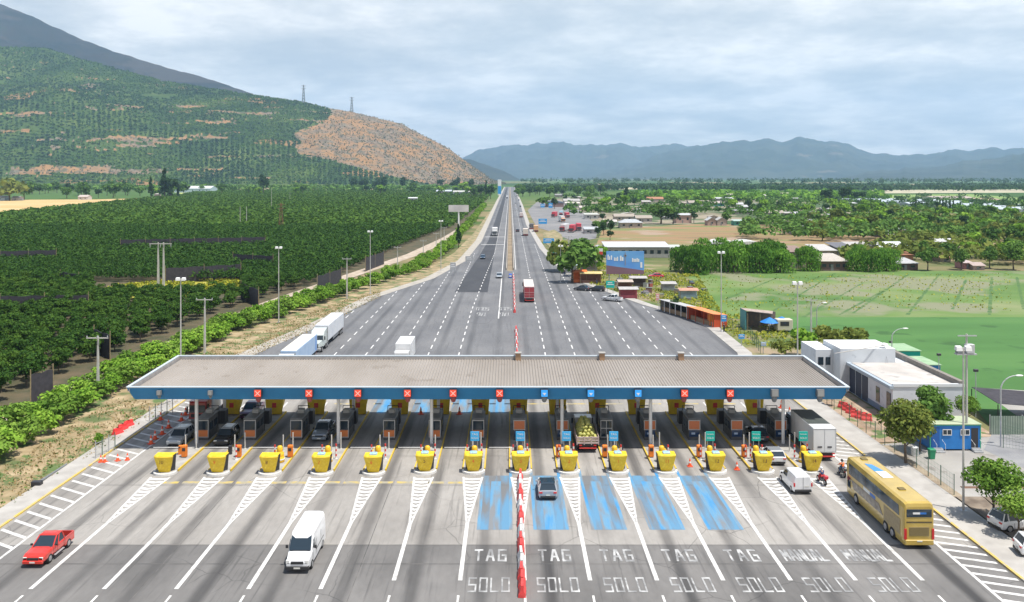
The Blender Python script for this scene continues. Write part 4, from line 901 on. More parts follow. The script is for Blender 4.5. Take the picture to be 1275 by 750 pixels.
def car(name, label, loc, facing, colr, L=4.4, W=1.8, H=1.5, kind='hatch', cat="car", group=None, roofcol=None, rails=False):
    t = thing(name, label, cat, loc, math.pi if facing else 0, group)
    if facing: t.location = (loc[0], loc[1] + L, loc[2])
    m = colr; hw = W / 2; zb = .24; zs = H * .52; belt = H * .62; hood = H * .60
    if kind == 'sedan':
        st = [(0, hw * .88, .35, zs * .95, belt * .95), (.12, hw * .96, zb, zs, belt), (.9, hw, zb, zs, belt + .02), (L - 1.4, hw, zb, zs, belt), (L - .6, hw * .98, zb, zs * .9, hood * .95), (L - .08, hw * .9, .3, zs * .8, hood * .78), (L, hw * .82, .36, zs * .7, hood * .66)]
        cab = (.55, 1.25, L - 2.15, L - 1.2)
    elif kind == 'suv':
        st = [(0, hw * .9, .42, zs, belt), (.1, hw * .97, zb + .08, zs, belt + .03), (.8, hw, zb + .05, zs, belt + .03), (L - 1.3, hw, zb + .05, zs, belt), (L - .5, hw * .98, zb + .05, zs * .95, hood), (L - .08, hw * .92, .34, zs * .85, hood * .86), (L, hw * .84, .4, zs * .72, hood * .7)]
        cab = (.12, .45, L - 2.0, L - 1.2)
    else:
        st = [(0, hw * .9, .4, zs, belt), (.1, hw * .97, zb, zs, belt + .03), (.8, hw, zb, zs, belt + .03), (L - 1.3, hw, zb, zs, belt), (L - .5, hw * .97, zb, zs * .9, hood * .95), (L - .08, hw * .9, .3, zs * .8, hood * .78), (L, hw * .8, .36, zs * .7, hood * .64)]
        cab = (.15, .62, L - 2.05, L - 1.15)
    body_loft(st, m, "body", t); cabin(t, m, cab, W, belt - .02, H, roofcol=roofcol)
    wheels(t, W, (.82, L - .85), .33 if kind != 'suv' else .37)
    side_lights(t, W * .96, 0, L - .03, belt * .78, hood * .66)
    MB().bbox(-hw * .8, hw * .8, -.05, .1, .3, .5, .03).build("bumper", m if kind == 'sedan' else M_trim, t); MB().bbox(-hw * .62, hw * .62, L - .12, L + .03, .34, .52, .03).build("grille", M_trim, t)
    MB().box(-.2, .2, -.075, -.055, .52, .64).build("number_plate", M_plate, t)
    sm = MB()
    for s in (-1, 1):
        for yy in (cab[0] + 1.15, L - 2.35): sm.box(s * (hw + .001) - .006, s * (hw + .001) + .006, yy, yy + .03, zs * .45, zs * .98)
    sm.build("door_seam", M_trim, t)
    mirrors(t, W, L - 1.55, belt + .05, m)
    if rails:
        for s in (-1, 1): MB().tube([(s * hw * .7, cab[1] + .1, H + .03), (s * hw * .7, cab[2] - .1, H + .03)], .03, 6).build("roof_rail", M_trim, t)
    return t
def pickup(label, loc, facing, m, L=5.3, W=1.85, H=1.78, group=None, name="pickup_truck", cover=False):
    t = thing(name, label, "pickup truck", loc, math.pi if facing else 0, group)
    if facing: t.location = (loc[0], loc[1] + L, loc[2])
    hw = W / 2; zb, zs, belt = .42, .95, 1.12
    body_loft([(1.55, hw, zb, zs, belt), (L - 1.45, hw, zb, zs, belt), (L - 1.2, hw, zb, zs, belt), (L - .4, hw * .98, zb, zs, 1.04), (L - .06, hw * .93, .4, .85, .93), (L, hw * .86, .46, .8, .82)], m, "body", t)
    b = MB(); b.box(-hw, -hw + .07, .05, 1.6, zb, belt - .03).box(hw - .07, hw, .05, 1.6, zb, belt - .03).box(-hw + .07, hw - .07, 0, .07, zb, belt - .04).box(-hw + .07, hw - .07, .07, 1.55, zb + .05, .62).build("bed", m, t)
    MB().box(-hw + .075, hw - .075, .075, 1.55, .625, .66 if not cover else 1.05).build("bed_liner", M_trim, t)
    cabin(t, m, (1.55, 1.72, L - 2.35, L - 1.45), W, belt - .02, H)
    wheels(t, W, (.95, L - .95), .38, .26)
    side_lights(t, W * .96, 0, L - .02, .72, .68, .18, .34, .34, .2)
    MB().bbox(-hw * .9, hw * .9, L - .1, L + .1, .38, .6, .03).build("bumper", M_trim if not facing else m, t); MB().bbox(-hw * .5, hw * .5, L - .1, L + .03, .64, .84, .02).build("grille", M_trim, t)
    MB().box(-.22, .22, L + .1, L + .12, .44, .56).build("number_plate", M_plate, t)
    MB().bbox(-hw * .9, hw * .9, -.12, 0, .4, .58, .03).build("rear_bumper", M_galv, t)
    for s in (-1, 1): MB().box(s * (hw + .06) - .08, s * (hw + .06) + .08, 1.9, L - 1.5, .38, .44).build("side_step", M_galv, t)
    sm = MB()
    for s in (-1, 1):
        for yy in (1.75, 2.75, L - 1.5): sm.box(s * (hw + .002) - .006, s * (hw + .002) + .006, yy, yy + .03, .5, 1.0)
        sm.box(s * (hw + .004) - .006, s * (hw + .004) + .006, 2.55, 2.7, .92, .95)
    sm.box(-hw * .8, hw * .8, L - 1.43, L - 1.36, 1.1, 1.125); sm.build("door_seam", M_trim, t)
    mirrors(t, W, L - 1.7, 1.2, M_trim)
    return t

pickup("red crew cab pickup truck with dark bed in the leftmost lane", (-39.0, 68.9, .0), True, paint("red", (.62, .035, .02)), L=4.85)
# white high roof van
def van(label, loc, facing, L=6.3, W=2.02, H=2.75):
    t = thing("delivery_van", label, "van", loc, math.pi if facing else 0)
    if facing: t.location = (loc[0], loc[1] + L, loc[2])
    m = paint("van_white", (.78, .79, .80)); hw = W / 2; r = []
    for y, k, zt, zb in ((0, .94, H - .12, .5), (.12, 1, H, .4), (L - 2.5, 1, H, .4), (L - 1.95, .99, H - .02, .4)):
        r.append([(-hw * k, y, zb), (-hw * k, y, 1.4), (-hw * k * .92, y, zt - .28), (-hw * k * .8, y, zt - .06), (-hw * k * .5, y, zt), (hw * k * .5, y, zt), (hw * k * .8, y, zt - .06), (hw * k * .92, y, zt - .28), (hw * k, y, 1.4), (hw * k, y, zb)])
    MB().loft(r).build("body", m, t)
    r = []
    for y, k, zt, zs in ((L - 1.95, .99, H - .02, 1.4), (L - 1.7, .98, H - .16, 1.36), (L - .98, .97, 1.46, 1.25), (L - .12, .9, 1.06, .95), (L, .84, .9, .8)):
        r.append([(-hw * k, y, .4), (-hw * k, y, zs * .95), (-hw * k * .95, y, zs + (zt - zs) * .6), (-hw * k * .82, y, zt - .03), (-hw * k * .5, y, zt), (hw * k * .5, y, zt), (hw * k * .82, y, zt - .03), (hw * k * .95, y, zs + (zt - zs) * .6), (hw * k, y, zs * .95), (hw * k, y, .4)])
    MB().loft(r).build("cab", m, t)
    g = .012
    MB().loft([[(-hw * .80, L - 1.66, H - .26), (hw * .80, L - 1.66, H - .26), (hw * .78, L - 1.70, H - .24), (-hw * .78, L - 1.70, H - .24)], [(-hw * .88, L - .93, 1.50), (hw * .88, L - .93, 1.50), (hw * .88, L - 1.03, 1.46), (-hw * .88, L - 1.03, 1.46)]]).build("windscreen", M_vglass, t)
    for s in (-1, 1):
        MB().loft([[(s * (hw * .985), L - 2.1, 1.5), (s * (hw * .985), L - 1.25, 1.5), (s * (hw * .93), L - 1.6, 2.1), (s * (hw * .93), L - 2.1, 2.1)], [(s * (hw * 1.0), L - 2.1, 1.5), (s * (hw * 1.0), L - 1.25, 1.5), (s * (hw * .955), L - 1.6, 2.1), (s * (hw * .955), L - 2.1, 2.1)]]).build("side_window", M_vglass, t)
        MB().box(s * hw - .01, s * hw + .012, .9, L - 2.3, .95, 1.02).build("side_moulding", M_trim, t)
    MB().bbox(-hw * .5, hw * .5, L - .1, L + .03, .78, .98, .02).build("grille", M_trim, t)
    sm = MB()
    for s in (-1, 1):
        for yy in (1.9, 3.4, L - 2.3, L - 1.2): sm.box(s * (hw + .002) - .006, s * (hw + .002) + .006, yy, yy + .03, .6, 1.9 if yy < L - 2 else 1.25)
    sm.box(-hw * .8, hw * .8, L - .98, L - .92, 1.445, 1.475).box(-hw * .5, hw * .1, L - 1.08, L - 1.05, 1.5, 1.56); sm.build("panel_seam", M_trim, t)
    MB().bbox(-hw * .35, hw * .35, 2.2, 2.9, H, H + .1, .04).build("roof_vent", m, t)
    MB().bbox(-hw * .93, hw * .93, L - .3, L + .06, .34, .62, .05).build("bumper", M_trim, t); MB().box(-.26, .26, L + .06, L + .075, .42, .54).build("number_plate", M_plate, t)
    side_lights(t, W * .96, 0, L - .02, .9, .82, .16, .5, .3, .28); wheels(t, W, (1.2, L - 1.0), .36, .26); mirrors(t, W + .08, L - 1.35, 1.62, M_trim, True)
    return t
van("tall white delivery van driving towards the camera over the old asphalt", (-17.15, 67.9, 0), True, L=6.0)
# grey hatch in the blue lane
car("parked_car", "silver grey hatchback with dark glass roof on the blue painted lane", (3.75, 83.2, 0), False, paint("silver", (.42, .44, .47), .3, .3), 4.35, 1.88, 1.5, 'hatch', roofcol=M_vglass).name = "hatchback_car"
# small white panel van
def smallvan(label, loc, L=4.6, W=1.88, H=1.86):
    t = thing("panel_van", label, "van", loc); m = paint("van_white", (.78, .79, .80)); hw = W / 2; r = []
    for y, k, zt in ((0, .92, H - .1), (.1, 1, H), (L - 2.3, 1, H), (L - 1.9, .98, H - .03), (L - 1.25, .97, 1.16), (L - .3, .93, .98), (L, .8, .72)):
        kk = .78 if zt > 1.2 else .92
        r.append([(-hw * k, y, .3), (-hw * k, y, min(zt, 1.05) - .04), (-hw * k * kk, y, zt - .05), (-hw * k * kk * .7, y, zt), (hw * k * kk * .7, y, zt), (hw * k * kk, y, zt - .05), (hw * k, y, min(zt, 1.05) - .04), (hw * k, y, .3)])
    MB().loft(r).build("body", m, t)
    for s in (-1, 1):
        MB().loft([[(s * hw * .985, L - 2.55, 1.12), (s * hw * .985, L - 1.5, 1.12), (s * hw * .84, L - 1.95, 1.66), (s * hw * .84, L - 2.5, 1.66)], [(s * (hw * 1.0), L - 2.55, 1.12), (s * (hw * 1.0), L - 1.5, 1.12), (s * (hw * .86), L - 1.95, 1.67), (s * (hw * .86), L - 2.5, 1.67)]]).build("side_window", M_vglass, t)
    MB().loft([[(-hw * .72, L - 1.86, H - .1), (hw * .72, L - 1.86, H - .1), (hw * .72, L - 1.9, H - .1), (-hw * .72, L - 1.9, H - .1)], [(-hw * .85, L - 1.2, 1.2), (hw * .85, L - 1.2, 1.2), (hw * .85, L - 1.3, 1.15), (-hw * .85, L - 1.3, 1.15)]]).build("windscreen", M_vglass, t)
    MB().box(-.01, .01, -.025, -.0, .5, H - .15).build("door_seam", M_trim, t)
    MB().bbox(-hw * .9, hw * .9, -.1, .08, .28, .52, .04).build("bumper", M_trim, t); MB().box(.15, .6, -.02, 0, .75, .87).build("number_plate", M_plate, t)
    for s in (-1, 1): MB().box(s * hw * .94 - .07, s * hw * .94 + .07, -.03, .1, .8, 1.15).build("taillight", M_tail, t)
    wheels(t, W, (.8, L - .85), .32); mirrors(t, W, L - 1.5, 1.15, M_trim); return t
smallvan("small white panel van leaving the last toll lane, seen from behind", (G(1000, 616).x, G(1000, 616).y, 0)).rotation_euler = (0, 0, R(2))
car("hatchback_car", "white hatchback with lit rear glass between the last two yellow noses", (G(970, 581).x, 93.2, 0), False, paint("white", (.75, .76, .77)), 4.2, 1.8, 1.5, 'hatch', roofcol=paint("roof_grey", (.25, .27, .29)))
car("family_car", "dark car with red tail lamps stopped beside a booth in shade", (30.2, 101.0, 0), False, paint("night_blue", (.03, .04, .06)), 4.5, 1.8, 1.5, 'sedan')
car("suv_car", "silver grey SUV with pale bonnet in the leftmost shaded lane", (-39.7, 99.4, 0), True, paint("pale_silver", (.42, .46, .50), .3, .2), 4.5, 1.85, 1.7, 'suv')
car("suv_car", "black SUV with round headlamps waiting in the second shaded lane", (-34.2, 99.6, 0), True, paint("black", (.015, .016, .018)), 4.5, 1.85, 1.7, 'suv', rails=True, roofcol=paint("roof_pale", (.35, .38, .40)))
pickup("blue grey pickup truck stopped beside the fourth booth in shade", (-23.0, 101.5, 0), True, paint("blue_grey", (.25, .30, .36), .3, .2))
pickup("dark purple pickup truck queuing in the second lane beyond the booths", (-34.6, 110.5, 0), True, paint("purple", (.09, .02, .08)), cover=True)

# rigid truck with flat cab: used for red truck, far trucks
def cab_over(t, y0, W, H, m, L=2.1):
    hw = W / 2
    MB().loft([[(-hw, y0, .55), (hw, y0, .55), (hw, y0, H), (-hw, y0, H)], [(-hw, y0 + L - .35, .55), (hw, y0 + L - .35, .55), (hw, y0 + L - .35, H), (-hw, y0 + L - .35, H)], [(-hw * .97, y0 + L, .55), (hw * .97, y0 + L, .55), (hw * .93, y0 + L - .2, H - .2), (-hw * .93, y0 + L - .2, H - .2)]]).build("cab", m, t)
    zw0, zw1 = H * .52, H * .84
    MB().loft([[(-hw * .9, y0 + L + .01, zw0), (hw * .9, y0 + L + .01, zw0), (hw * .9, y0 + L - .1, zw0), (-hw * .9, y0 + L - .1, zw0)], [(-hw * .86, y0 + L - .08, zw1), (hw * .86, y0 + L - .08, zw1), (hw * .86, y0 + L - .2, zw1), (-hw * .86, y0 + L - .2, zw1)]]).build("windscreen", M_vglass, t)
    MB().box(-hw * .7, hw * .7, y0 + L - .01, y0 + L + .03, H * .32, H * .46).build("grille", M_trim, t)
    MB().bbox(-hw * .98, hw * .98, y0 + L - .15, y0 + L + .1, .4, .72, .04).build("bumper", M_steelg, t)
    for s in (-1, 1):
        MB().box(s * hw * .8 - .18, s * hw * .8 + .18, y0 + L + .1, y0 + L + .12, .5, .66).build("headlight", M_head, t)
        MB().box(s * hw - .015, s * hw + .015, y0 + L * .4, y0 + L - .35, zw0, zw1).build("side_window", M_vglass, t)
        MB().box(s * (hw + .2) - .1, s * (hw + .2) + .1, y0 + L - .25, y0 + L - .12, H * .5, H * .78).build("wing_mirror", M_trim, t)
def box_body(t, y0, y1, W, z0, z1, m, name="cargo_box", ribs=0, roof=None):
    hw = W / 2; o = MB().bbox(-hw, hw, y0, y1, z0, z1, .05).build(name, m, t)
    f = MB()
    for x in (-hw, hw):
        f.box(x - .03, x + .03, y0 - .02, y0 + .05, z0, z1 - .06)
    f.box(-hw + .03, hw - .03, y0 - .02, y0 + .03, z1 - .16, z1 - .06).box(-hw + .03, hw - .03, y0 - .02, y0 + .03, z0, z0 + .12); f.box(-.02, .02, y0 - .02, y0 + .01, z0 + .12, z1 - .16)
    f.build("door_frame", M_galv, o)
    if ribs:
        r = MB(); n = int((y1 - y0) / ribs)
        for k in range(1, n): yy = y0 + k * (y1 - y0) / n; r.box(-hw - .02, hw + .02, yy - .03, yy + .03, z0 + .05, z1 + .015)
        r.build("ribs", m if not roof else roof, o)
    return o
def mudguard(t, W, y=-.0):
    for s in (-1, 1):
        MB().box(s * W * .38 - .16, s * W * .38 + .16, y - .05, y, .82, .96).build("taillight", M_tail, t)
    MB().box(-W * .45, W * .45, y - .04, y + .04, .5, .62).build("rear_bar", M_rpaint, t)
    MB().box(-W * .35, W * .35, y + .2, y + .9, .55, 1.0).build("chassis_end", M_dark, t)
def rigid(name, label, loc, facing, mb, mc, L=9, W=2.5, zt=3.7, ribs=0, group=None, zb=1.0, roof=None, rz=0):
    t = thing(name, label, "truck", loc, (math.pi if facing else 0) + rz, group)
    if facing: t.location = (loc[0], loc[1] + L, loc[2])
    box_body(t, 0, L - 2.3, W, zb, zt, mb, ribs=ribs, roof=roof); cab_over(t, L - 2.15, W * .94, min(2.9, zt - .3), mc)
    MB().box(-.5, .5, .3, L - .4, .55, .98).build("chassis", M_dark, t); wheels(t, W, (1.4, 2.5, L - 1.2) if L > 8.5 else (1.4, L - 1.2), .5, .3); mudguard(t, W); return t
M_boxw = mat("box_white", (.62, .63, .63), (.70, .70, .70), scale=.7, rough=.5, local=True, stretch=(1, 1, .3))
t = rigid("box_truck", "white box truck with closed rear doors in the last lane under the canopy", (G(1026, 574).x, G(1026, 574).y - .2, 0), False, M_boxw, paint("cab_blue", (.08, .14, .22)), 10.0, 2.55, 3.75)
tt = MB(); 
for s in (-1, 1): tt.box(s * .55 - .25, s * .55 + .25, -.035, -.022, 1.55, 1.7); 
tt.build("door_latches", M_dark, t)
MB().box(-1.24, 1.24, 1.6, 7.4, 3.752, 3.77).build("roof_sheet", mat("truck_roof_dark", (.05, .06, .055), (.08, .09, .08), scale=.8, rough=.6), t)
rigid("cargo_truck", "red cab truck with wide windscreen waiting in the leftmost lane under the canopy", (-40.4, 108.8, 0), True, M_boxw, paint("truck_red", (.35, .02, .02)), 8.5, 2.4, 3.4)
# melon truck
t = thing("melon_truck", "small truck with its open bed heaped with green yellow melons", "truck", (G(731, 561).x, 97.6, 0))
MB().box(-.45, .45, .3, 7.5, .5, .9).build("chassis", M_dark, t); cab_over(t, 6.0, 2.1, 2.4, paint("cab_white", (.5, .5, .5)), 1.9)
MB().box(-1.25, 1.25, 0, 5.8, .9, 1.02).build("bed_floor", M_dark, t)
sl = MB()
for z in (1.08, 1.38, 1.68): sl.box(-1.28, 1.28, -.04, .02, z, z + .2); sl.box(-1.3, -1.24, 0, 5.8, z, z + .2); sl.box(1.24, 1.3, 0, 5.8, z, z + .2)
for x in (-1.25, -.42, .42, 1.25): sl.box(x - .05, x + .05, -.07, -.03, .95, 1.95)
sl.build("slatted_sides", mat("worn_pink_wood", (.42, .30, .28), (.52, .44, .42), scale=2, rough=.8, local=True), t)
wheels(t, 2.2, (1.3, 6.7), .42, .28); mudguard(t, 2.2)
mm = MB().ball((0, 0, 0), .23, .23, .21, 10, 6).mesh("melon", mat("melon_skin", (.36, .36, .06), (.50, .46, .14), scale=5, rough=.5, local=True, c3=(.22, .28, .05)), True)
base = t.location; k = 0; rr = random.Random(4)
for lev in range(6):
    z = 1.3 + lev * .33; hx = 1.05 - lev * .13; hy0, hy1 = .25 + lev * .22, 5.5 - lev * .25
    yy = hy0
    while yy < hy1:
        xx = -hx
        while xx <= hx + .01:
            if lev == 5 or yy < hy0 + .5 or abs(xx) > hx - .45 or yy > hy1 - .45 or lev > 3:
                o = link("melon", mm, None, (base.x + xx + rr.uniform(-.05, .05), base.y + yy + rr.uniform(-.05, .05), z + rr.uniform(-.04, .04)), rr.uniform(0, 3)); o.rotation_euler = (rr.uniform(0, 3), rr.uniform(0, 3), 0)
                s = rr.uniform(.9, 1.15); o.scale = (s, s, s); tag(o, "round green yellow melon in the heap on the small open truck", "melon", "melons heaped on the truck"); k += 1
            xx += .45
        yy += .45
# semi trailers
def semi(label, loc, mtrail, mcab, L=20.5, Lt=14.5, facing=True, blue=False, ribs=0, hcab=3.7, bonnet=True, mroof=None):
    t = thing("semi_truck", label, "semi truck", loc, math.pi if facing else 0)
    if facing: t.location = (loc[0], loc[1] + L, loc[2])
    W = 2.55; box_body(t, 0, Lt, W, 1.15, 4.0, mtrail, "trailer", ribs=ribs, roof=mroof); mudguard(t, W)
    MB().box(-.5, .5, .5, L - 1.5, .6, 1.13).build("chassis", M_dark, t)
    wheels(t, W, (1.2, 2.4, 3.6, L - 5.6, L - 4.4, L - 1.3), .5, .3)
    for s in (-1, 1): MB().box(s * 1.2 - .03, s * 1.2 + .03, 4.8, Lt - 4.5, .55, 1.12).build("side_skirt", M_steelg, t)
    if bonnet:
        hw = 1.2; y0 = Lt + .7
        MB().loft([[(-hw, y0, .8), (hw, y0, .8), (hw, y0, hcab), (-hw, y0, hcab)], [(-hw, y0 + 2.2, .8), (hw, y0 + 2.2, .8), (hw, y0 + 2.2, hcab - .3), (-hw, y0 + 2.2, hcab - .3)], [(-hw, y0 + 3.0, .8), (hw, y0 + 3.0, .8), (hw * .92, y0 + 2.75, 2.75), (-hw * .92, y0 + 2.75, 2.75)]]).build("cab", mcab, t)
        MB().loft([[(-hw * .9, y0 + 3.02, 1.95), (hw * .9, y0 + 3.02, 1.95), (hw * .9, y0 + 2.9, 1.95), (-hw * .9, y0 + 2.9, 1.95)], [(-hw * .86, y0 + 2.82, 2.68), (hw * .86, y0 + 2.82, 2.68), (hw * .86, y0 + 2.7, 2.68), (-hw * .86, y0 + 2.7, 2.68)]]).build("windscreen", M_vglass, t)
        MB().loft([[(-.95, y0 + 3, .75), (.95, y0 + 3, .75), (.95, y0 + 3, 1.9), (-.95, y0 + 3, 1.9)], [(-.8, y0 + 4.9, .7), (.8, y0 + 4.9, .7), (.75, y0 + 4.8, 1.6), (-.75, y0 + 4.8, 1.6)]]).build("bonnet", mcab, t)
        MB().box(-.6, .6, y0 + 4.88, y0 + 4.95, .8, 1.5).build("grille", M_trim, t); MB().bbox(-1.15, 1.15, y0 + 4.8, y0 + 5.1, .4, .75, .04).build("bumper", M_galv, t)
        for s in (-1, 1):
            MB().tube([(s * 1.3, y0 + .1, .9), (s * 1.3, y0 + .1, 3.8)], .09, 8).build("exhaust_stack", M_galv, t); MB().box(s * 1.4 - .1, s * 1.4 + .1, y0 + 2.9, y0 + 3.0, 1.9, 2.6).build("wing_mirror", M_trim, t)
            MB().box(s * .85 - .16, s * .85 + .16, y0 + 4.86, y0 + 4.93, .95, 1.15).build("headlight", M_head, t)
    else: cab_over(t, Lt + .8, 2.45, hcab, mcab, 2.3)
    return t
semi("white semi truck with sleeper cab and long white trailer left of the dashed lanes", (-35.5, 152.5, 0), mat("trailer_pale", (.60, .63, .67), (.68, .70, .72), scale=.5, rough=.5, local=True), paint("cab_pale", (.60, .66, .64)), 21, 14.6, mroof=None, ribs=1.1)
semi("long semi trailer with cream roof and pale blue side, cut off by the canopy", (-35.6, 129.5, 0), mat("trailer_blue", (.35, .48, .66), (.42, .54, .70), scale=.5, rough=.5, local=True), paint("cab_white2", (.6, .6, .6)), 20.5, 14.6)
MB().box(-1.22, 1.22, .2, 14.4, 4.003, 4.03).build("roof_sheet", mat("trailer_roof_cream", (.60, .57, .50), (.66, .63, .56), scale=.6, rough=.7), [o for o in bpy.data.objects if o.name.startswith("semi_truck")][-1])
MB().box(-1.28, 1.28, .5, 1.1, 1.3, 3.8).build("blue_panel", mat("panel_bright_blue", (.04, .22, .65), rough=.5), [o for o in bpy.data.objects if o.name.startswith("semi_truck")][-1])
rigid("box_truck", "white box truck with air deflector just beyond the middle of the canopy", (-18.0, 139.5, 0), True, M_boxw, paint("cab_white2", (.6, .6, .6)), 9, 2.6, 3.9)
t = semi("red cattle trailer truck with white ribbed roof beyond the canopy", (4.9, 214, 0), mat("trailer_red", (.38, .04, .05), (.30, .05, .06), scale=1.5, rough=.6, local=True), paint("truck_red", (.35, .02, .02)), 20, 15, facing=False, ribs=.9, bonnet=False, mroof=mat("pink_rib", (.50, .25, .24), rough=.6))
MB().box(-1.25, 1.25, .1, 14.9, 4.02, 4.07).build("roof_sheet", mat("trailer_roof_white", (.60, .56, .52), (.68, .65, .61), scale=.5, rough=.7, stretch=(.2, 1, 1)), t)
MB().box(-1.26, 1.26, -.045, -.03, 2.5, 2.65).box(-1.26, 1.26, -.045, -.03, 1.9, 2.0).build("tail_stripe", mat("pink_rib", (.5, .25, .24)), t)

# gold double-deck coach
def coach(label, loc, L=12.6, W=2.6, H=3.98):
    t = thing("coach_bus", label, "bus", loc); m = mat("coach_gold", (.52, .37, .08), (.43, .30, .06), scale=.7, rough=.3, coat=.6, local=True); hw = W / 2; r = []
    for y, k, zt in ((0, .93, H - .35), (.06, .97, H - .08), (.35, 1, H), (L - .9, 1, H), (L - .25, .98, H - .12), (L, .9, H - .6)):
        r.append([(-hw * k * .97, y, .34), (-hw * k, y, .7), (-hw * k, y, zt - .5), (-hw * k * .93, y, zt - .12), (-hw * k * .75, y, zt), (hw * k * .75, y, zt), (hw * k * .93, y, zt - .12), (hw * k, y, zt - .5), (hw * k, y, .7), (hw * k * .97, y, .34)])
    MB().loft(r).build("body", m, t)
    for s in (-1, 1):
        sx = s * (hw + .012)
        # upper deck glass rising to the front
        o = MB().xprism([(.9, 2.55), (6.2, 2.5), (L - 1.7, 2.35), (L - .9, 2.35), (L - .9, 3.42), (1.0, 3.42)], sx - .012, sx + .006).build("upper_window", mat("coach_glass", (.035, .06, .085), (.10, .14, .18), scale=.55, rough=.08, local=True, lo=.45, hi=.6), t)
        d = MB()
        for yy in (2.6, 4.3, 6.0, 7.7, 9.4, 11.0): d.box(sx - .014, sx + .01, yy, yy + .07, 2.55, 3.42)
        d.build("window_divider", M_trim, o)
        MB().xprism([(4.1, 1.25), (L - 2.0, 1.2), (L - 1.4, 2.0), (4.9, 2.05)], sx - .012, sx + .006).build("lower_window", mat("coach_glass_brown", (.10, .085, .075), (.20, .18, .16), scale=1.5, rough=.15, local=True, lo=.4, hi=.6), t)
        MB().box(sx - .012, sx + .006, L - 1.25, L - .5, 1.0, 2.05).build("cab_window", M_vglass, t)
        MB().box(sx - .014, sx + .012, .7, 3.9, .95, 2.3).build("side_panel", mat("coach_bronze", (.34, .27, .15), (.28, .22, .13), scale=3, rough=.5, local=True), t)
        MB().box(sx - .01, sx + .014, 6.9, 8.3, 2.06, 2.36).build("logo_white", mat("logo_pale", (.7, .72, .72), rough=.4), t)
        MB().box(sx - .01, sx + .014, 5.7, 6.85, 2.06, 2.36).build("logo_blue", mat("logo_blue", (.03, .16, .50), rough=.4), t)
        for (c, zc, rr_) in ((2.2, .5, .66), (3.55, .5, .66), (L - 2.6, .5, .66)): MB().wheel((s * (hw - .02), c, zc), rr_ * .86, .09, 18).build("wheel_arch", M_dark, t)
        MB().box(s * (hw - .12) - .1, s * (hw - .12) + .1, -.05, .1, .85, 1.75).build("taillight", M_tail, t)
    wheels(t, W + .1, (2.2, 3.55, L - 2.6), .5, .3)
    MB().bbox(-hw * .86, hw * .86, -.03, .2, 2.75, 3.45, .06).build("rear_window", M_vglass, t)
    MB().box(-.55, .05, -.045, -.03, 3.0, 3.16).build("logo_white", M_wpaint, t); MB().box(.05, .6, -.045, -.03, 3.0, 3.16).build("logo_blue", mat("logo_blue", (.03, .16, .50)), t)
    MB().box(-hw * .84, hw * .84, -.02, .1, 2.28, 2.36).build("spoiler_slot", M_trim, t)
    g = MB().box(-hw * .66, hw * .66, -.015, .05, 1.15, 1.9).build("engine_grille", mat("grille_tan", (.33, .26, .12), rough=.6), t)
    s_ = MB()
    for k in range(7): s_.box(-hw * .64, hw * .64, -.035, -.016, 1.2 + k * .1, 1.25 + k * .1)
    s_.build("slats", mat("grille_dark", (.20, .15, .06), rough=.7), g)
    MB().bbox(-hw * .94, hw * .94, -.1, .1, .42, .82, .05).build("bumper", m, t); MB().box(-.22, .22, -.12, -.1, .66, .78).build("number_plate", M_plate, t)
    MB().box(-.5, .5, 5.9, 7.6, H + .002, H + .06).build("roof_panel", mat("roof_panel_white", (.70, .70, .66), rough=.5), t)
    MB().add([(-.5, 7.65, H + .02), (.45, 7.65, H + .02), (.05, 9.6, H + .02), (-.55, 9.9, H + .02)], [(0, 1, 2, 3)]).build("roof_logo", mat("logo_sky", (.06, .25, .62), rough=.4), t)
    for yy in (2.9, 10.9): MB().bbox(-.35, .25, yy, yy + .55, H, H + .1, .03).build("roof_hatch", mat("hatch_dark", (.16, .12, .04), rough=.6), t)
    MB().loft([[(-hw * .9, L + .01, 1.0), (hw * .9, L + .01, 1.0), (hw * .9, L - .1, 1.0), (-hw * .9, L - .1, 1.0)], [(-hw * .88, L - .02, 3.3), (hw * .88, L - .02, 3.3), (hw * .88, L - .2, 3.3), (-hw * .88, L - .2, 3.3)]]).build("windscreen", M_vglass, t)
    for s in (-1, 1): MB().tube([(s * hw * .95, L - .1, 3.1), (s * (hw + .25), L + .35, 2.9), (s * (hw + .25), L + .4, 2.3)], .06, 6).build("wing_mirror", M_trim, t)
    return t
pb = G(1144.5, 684)
coach("gold double deck coach with dark windows beside the right kerb", (pb.x, pb.y, 0))

# distant traffic on the highway
fp = lambda x, y: (G(x, y).x, G(x, y).y, 0)
car("family_car", "pale blue silver car driving in, just past the far red barriers", fp(621.5, 347), True, paint("pale_silver", (.42, .46, .50)), 4.6, 1.9, 1.5, 'sedan')
car("family_car", "dark blue car driving in over the freshly resurfaced lane", fp(601, 323), True, paint("dark_blue", (.05, .09, .15)), 4.6, 1.9, 1.5, 'hatch')
rigid("box_truck", "white truck driving in beyond the two white cross lines", fp(616, 294), True, M_boxw, paint("cab_white2", (.6, .6, .6)), 10, 2.8, 4.2)
rigid("box_truck", "cream box truck driving away, above the red cattle trailer", fp(654.5, 294), False, mat("box_cream", (.62, .55, .48), rough=.6), paint("cab_white2", (.6, .6, .6)), 9, 2.7, 3.8)
car("family_car", "dark car driving away to the left of the cream truck", fp(644.5, 289), False, paint("black", (.015, .016, .018)), 4.6, 1.9, 1.6, 'suv')
rigid("dump_truck", "dark truck driving away in the rightmost highway lane", fp(662, 286), False, mat("box_dark", (.10, .10, .11), rough=.7), paint("cab_white2", (.6, .6, .6)), 9, 2.7, 3.4)
rigid("dump_truck", "white and orange truck pulling onto the right shoulder", fp(667.5, 289), False, mat("box_orange", (.60, .35, .18), rough=.7), paint("cab_orange", (.6, .2, .03)), 9, 2.7, 3.6)
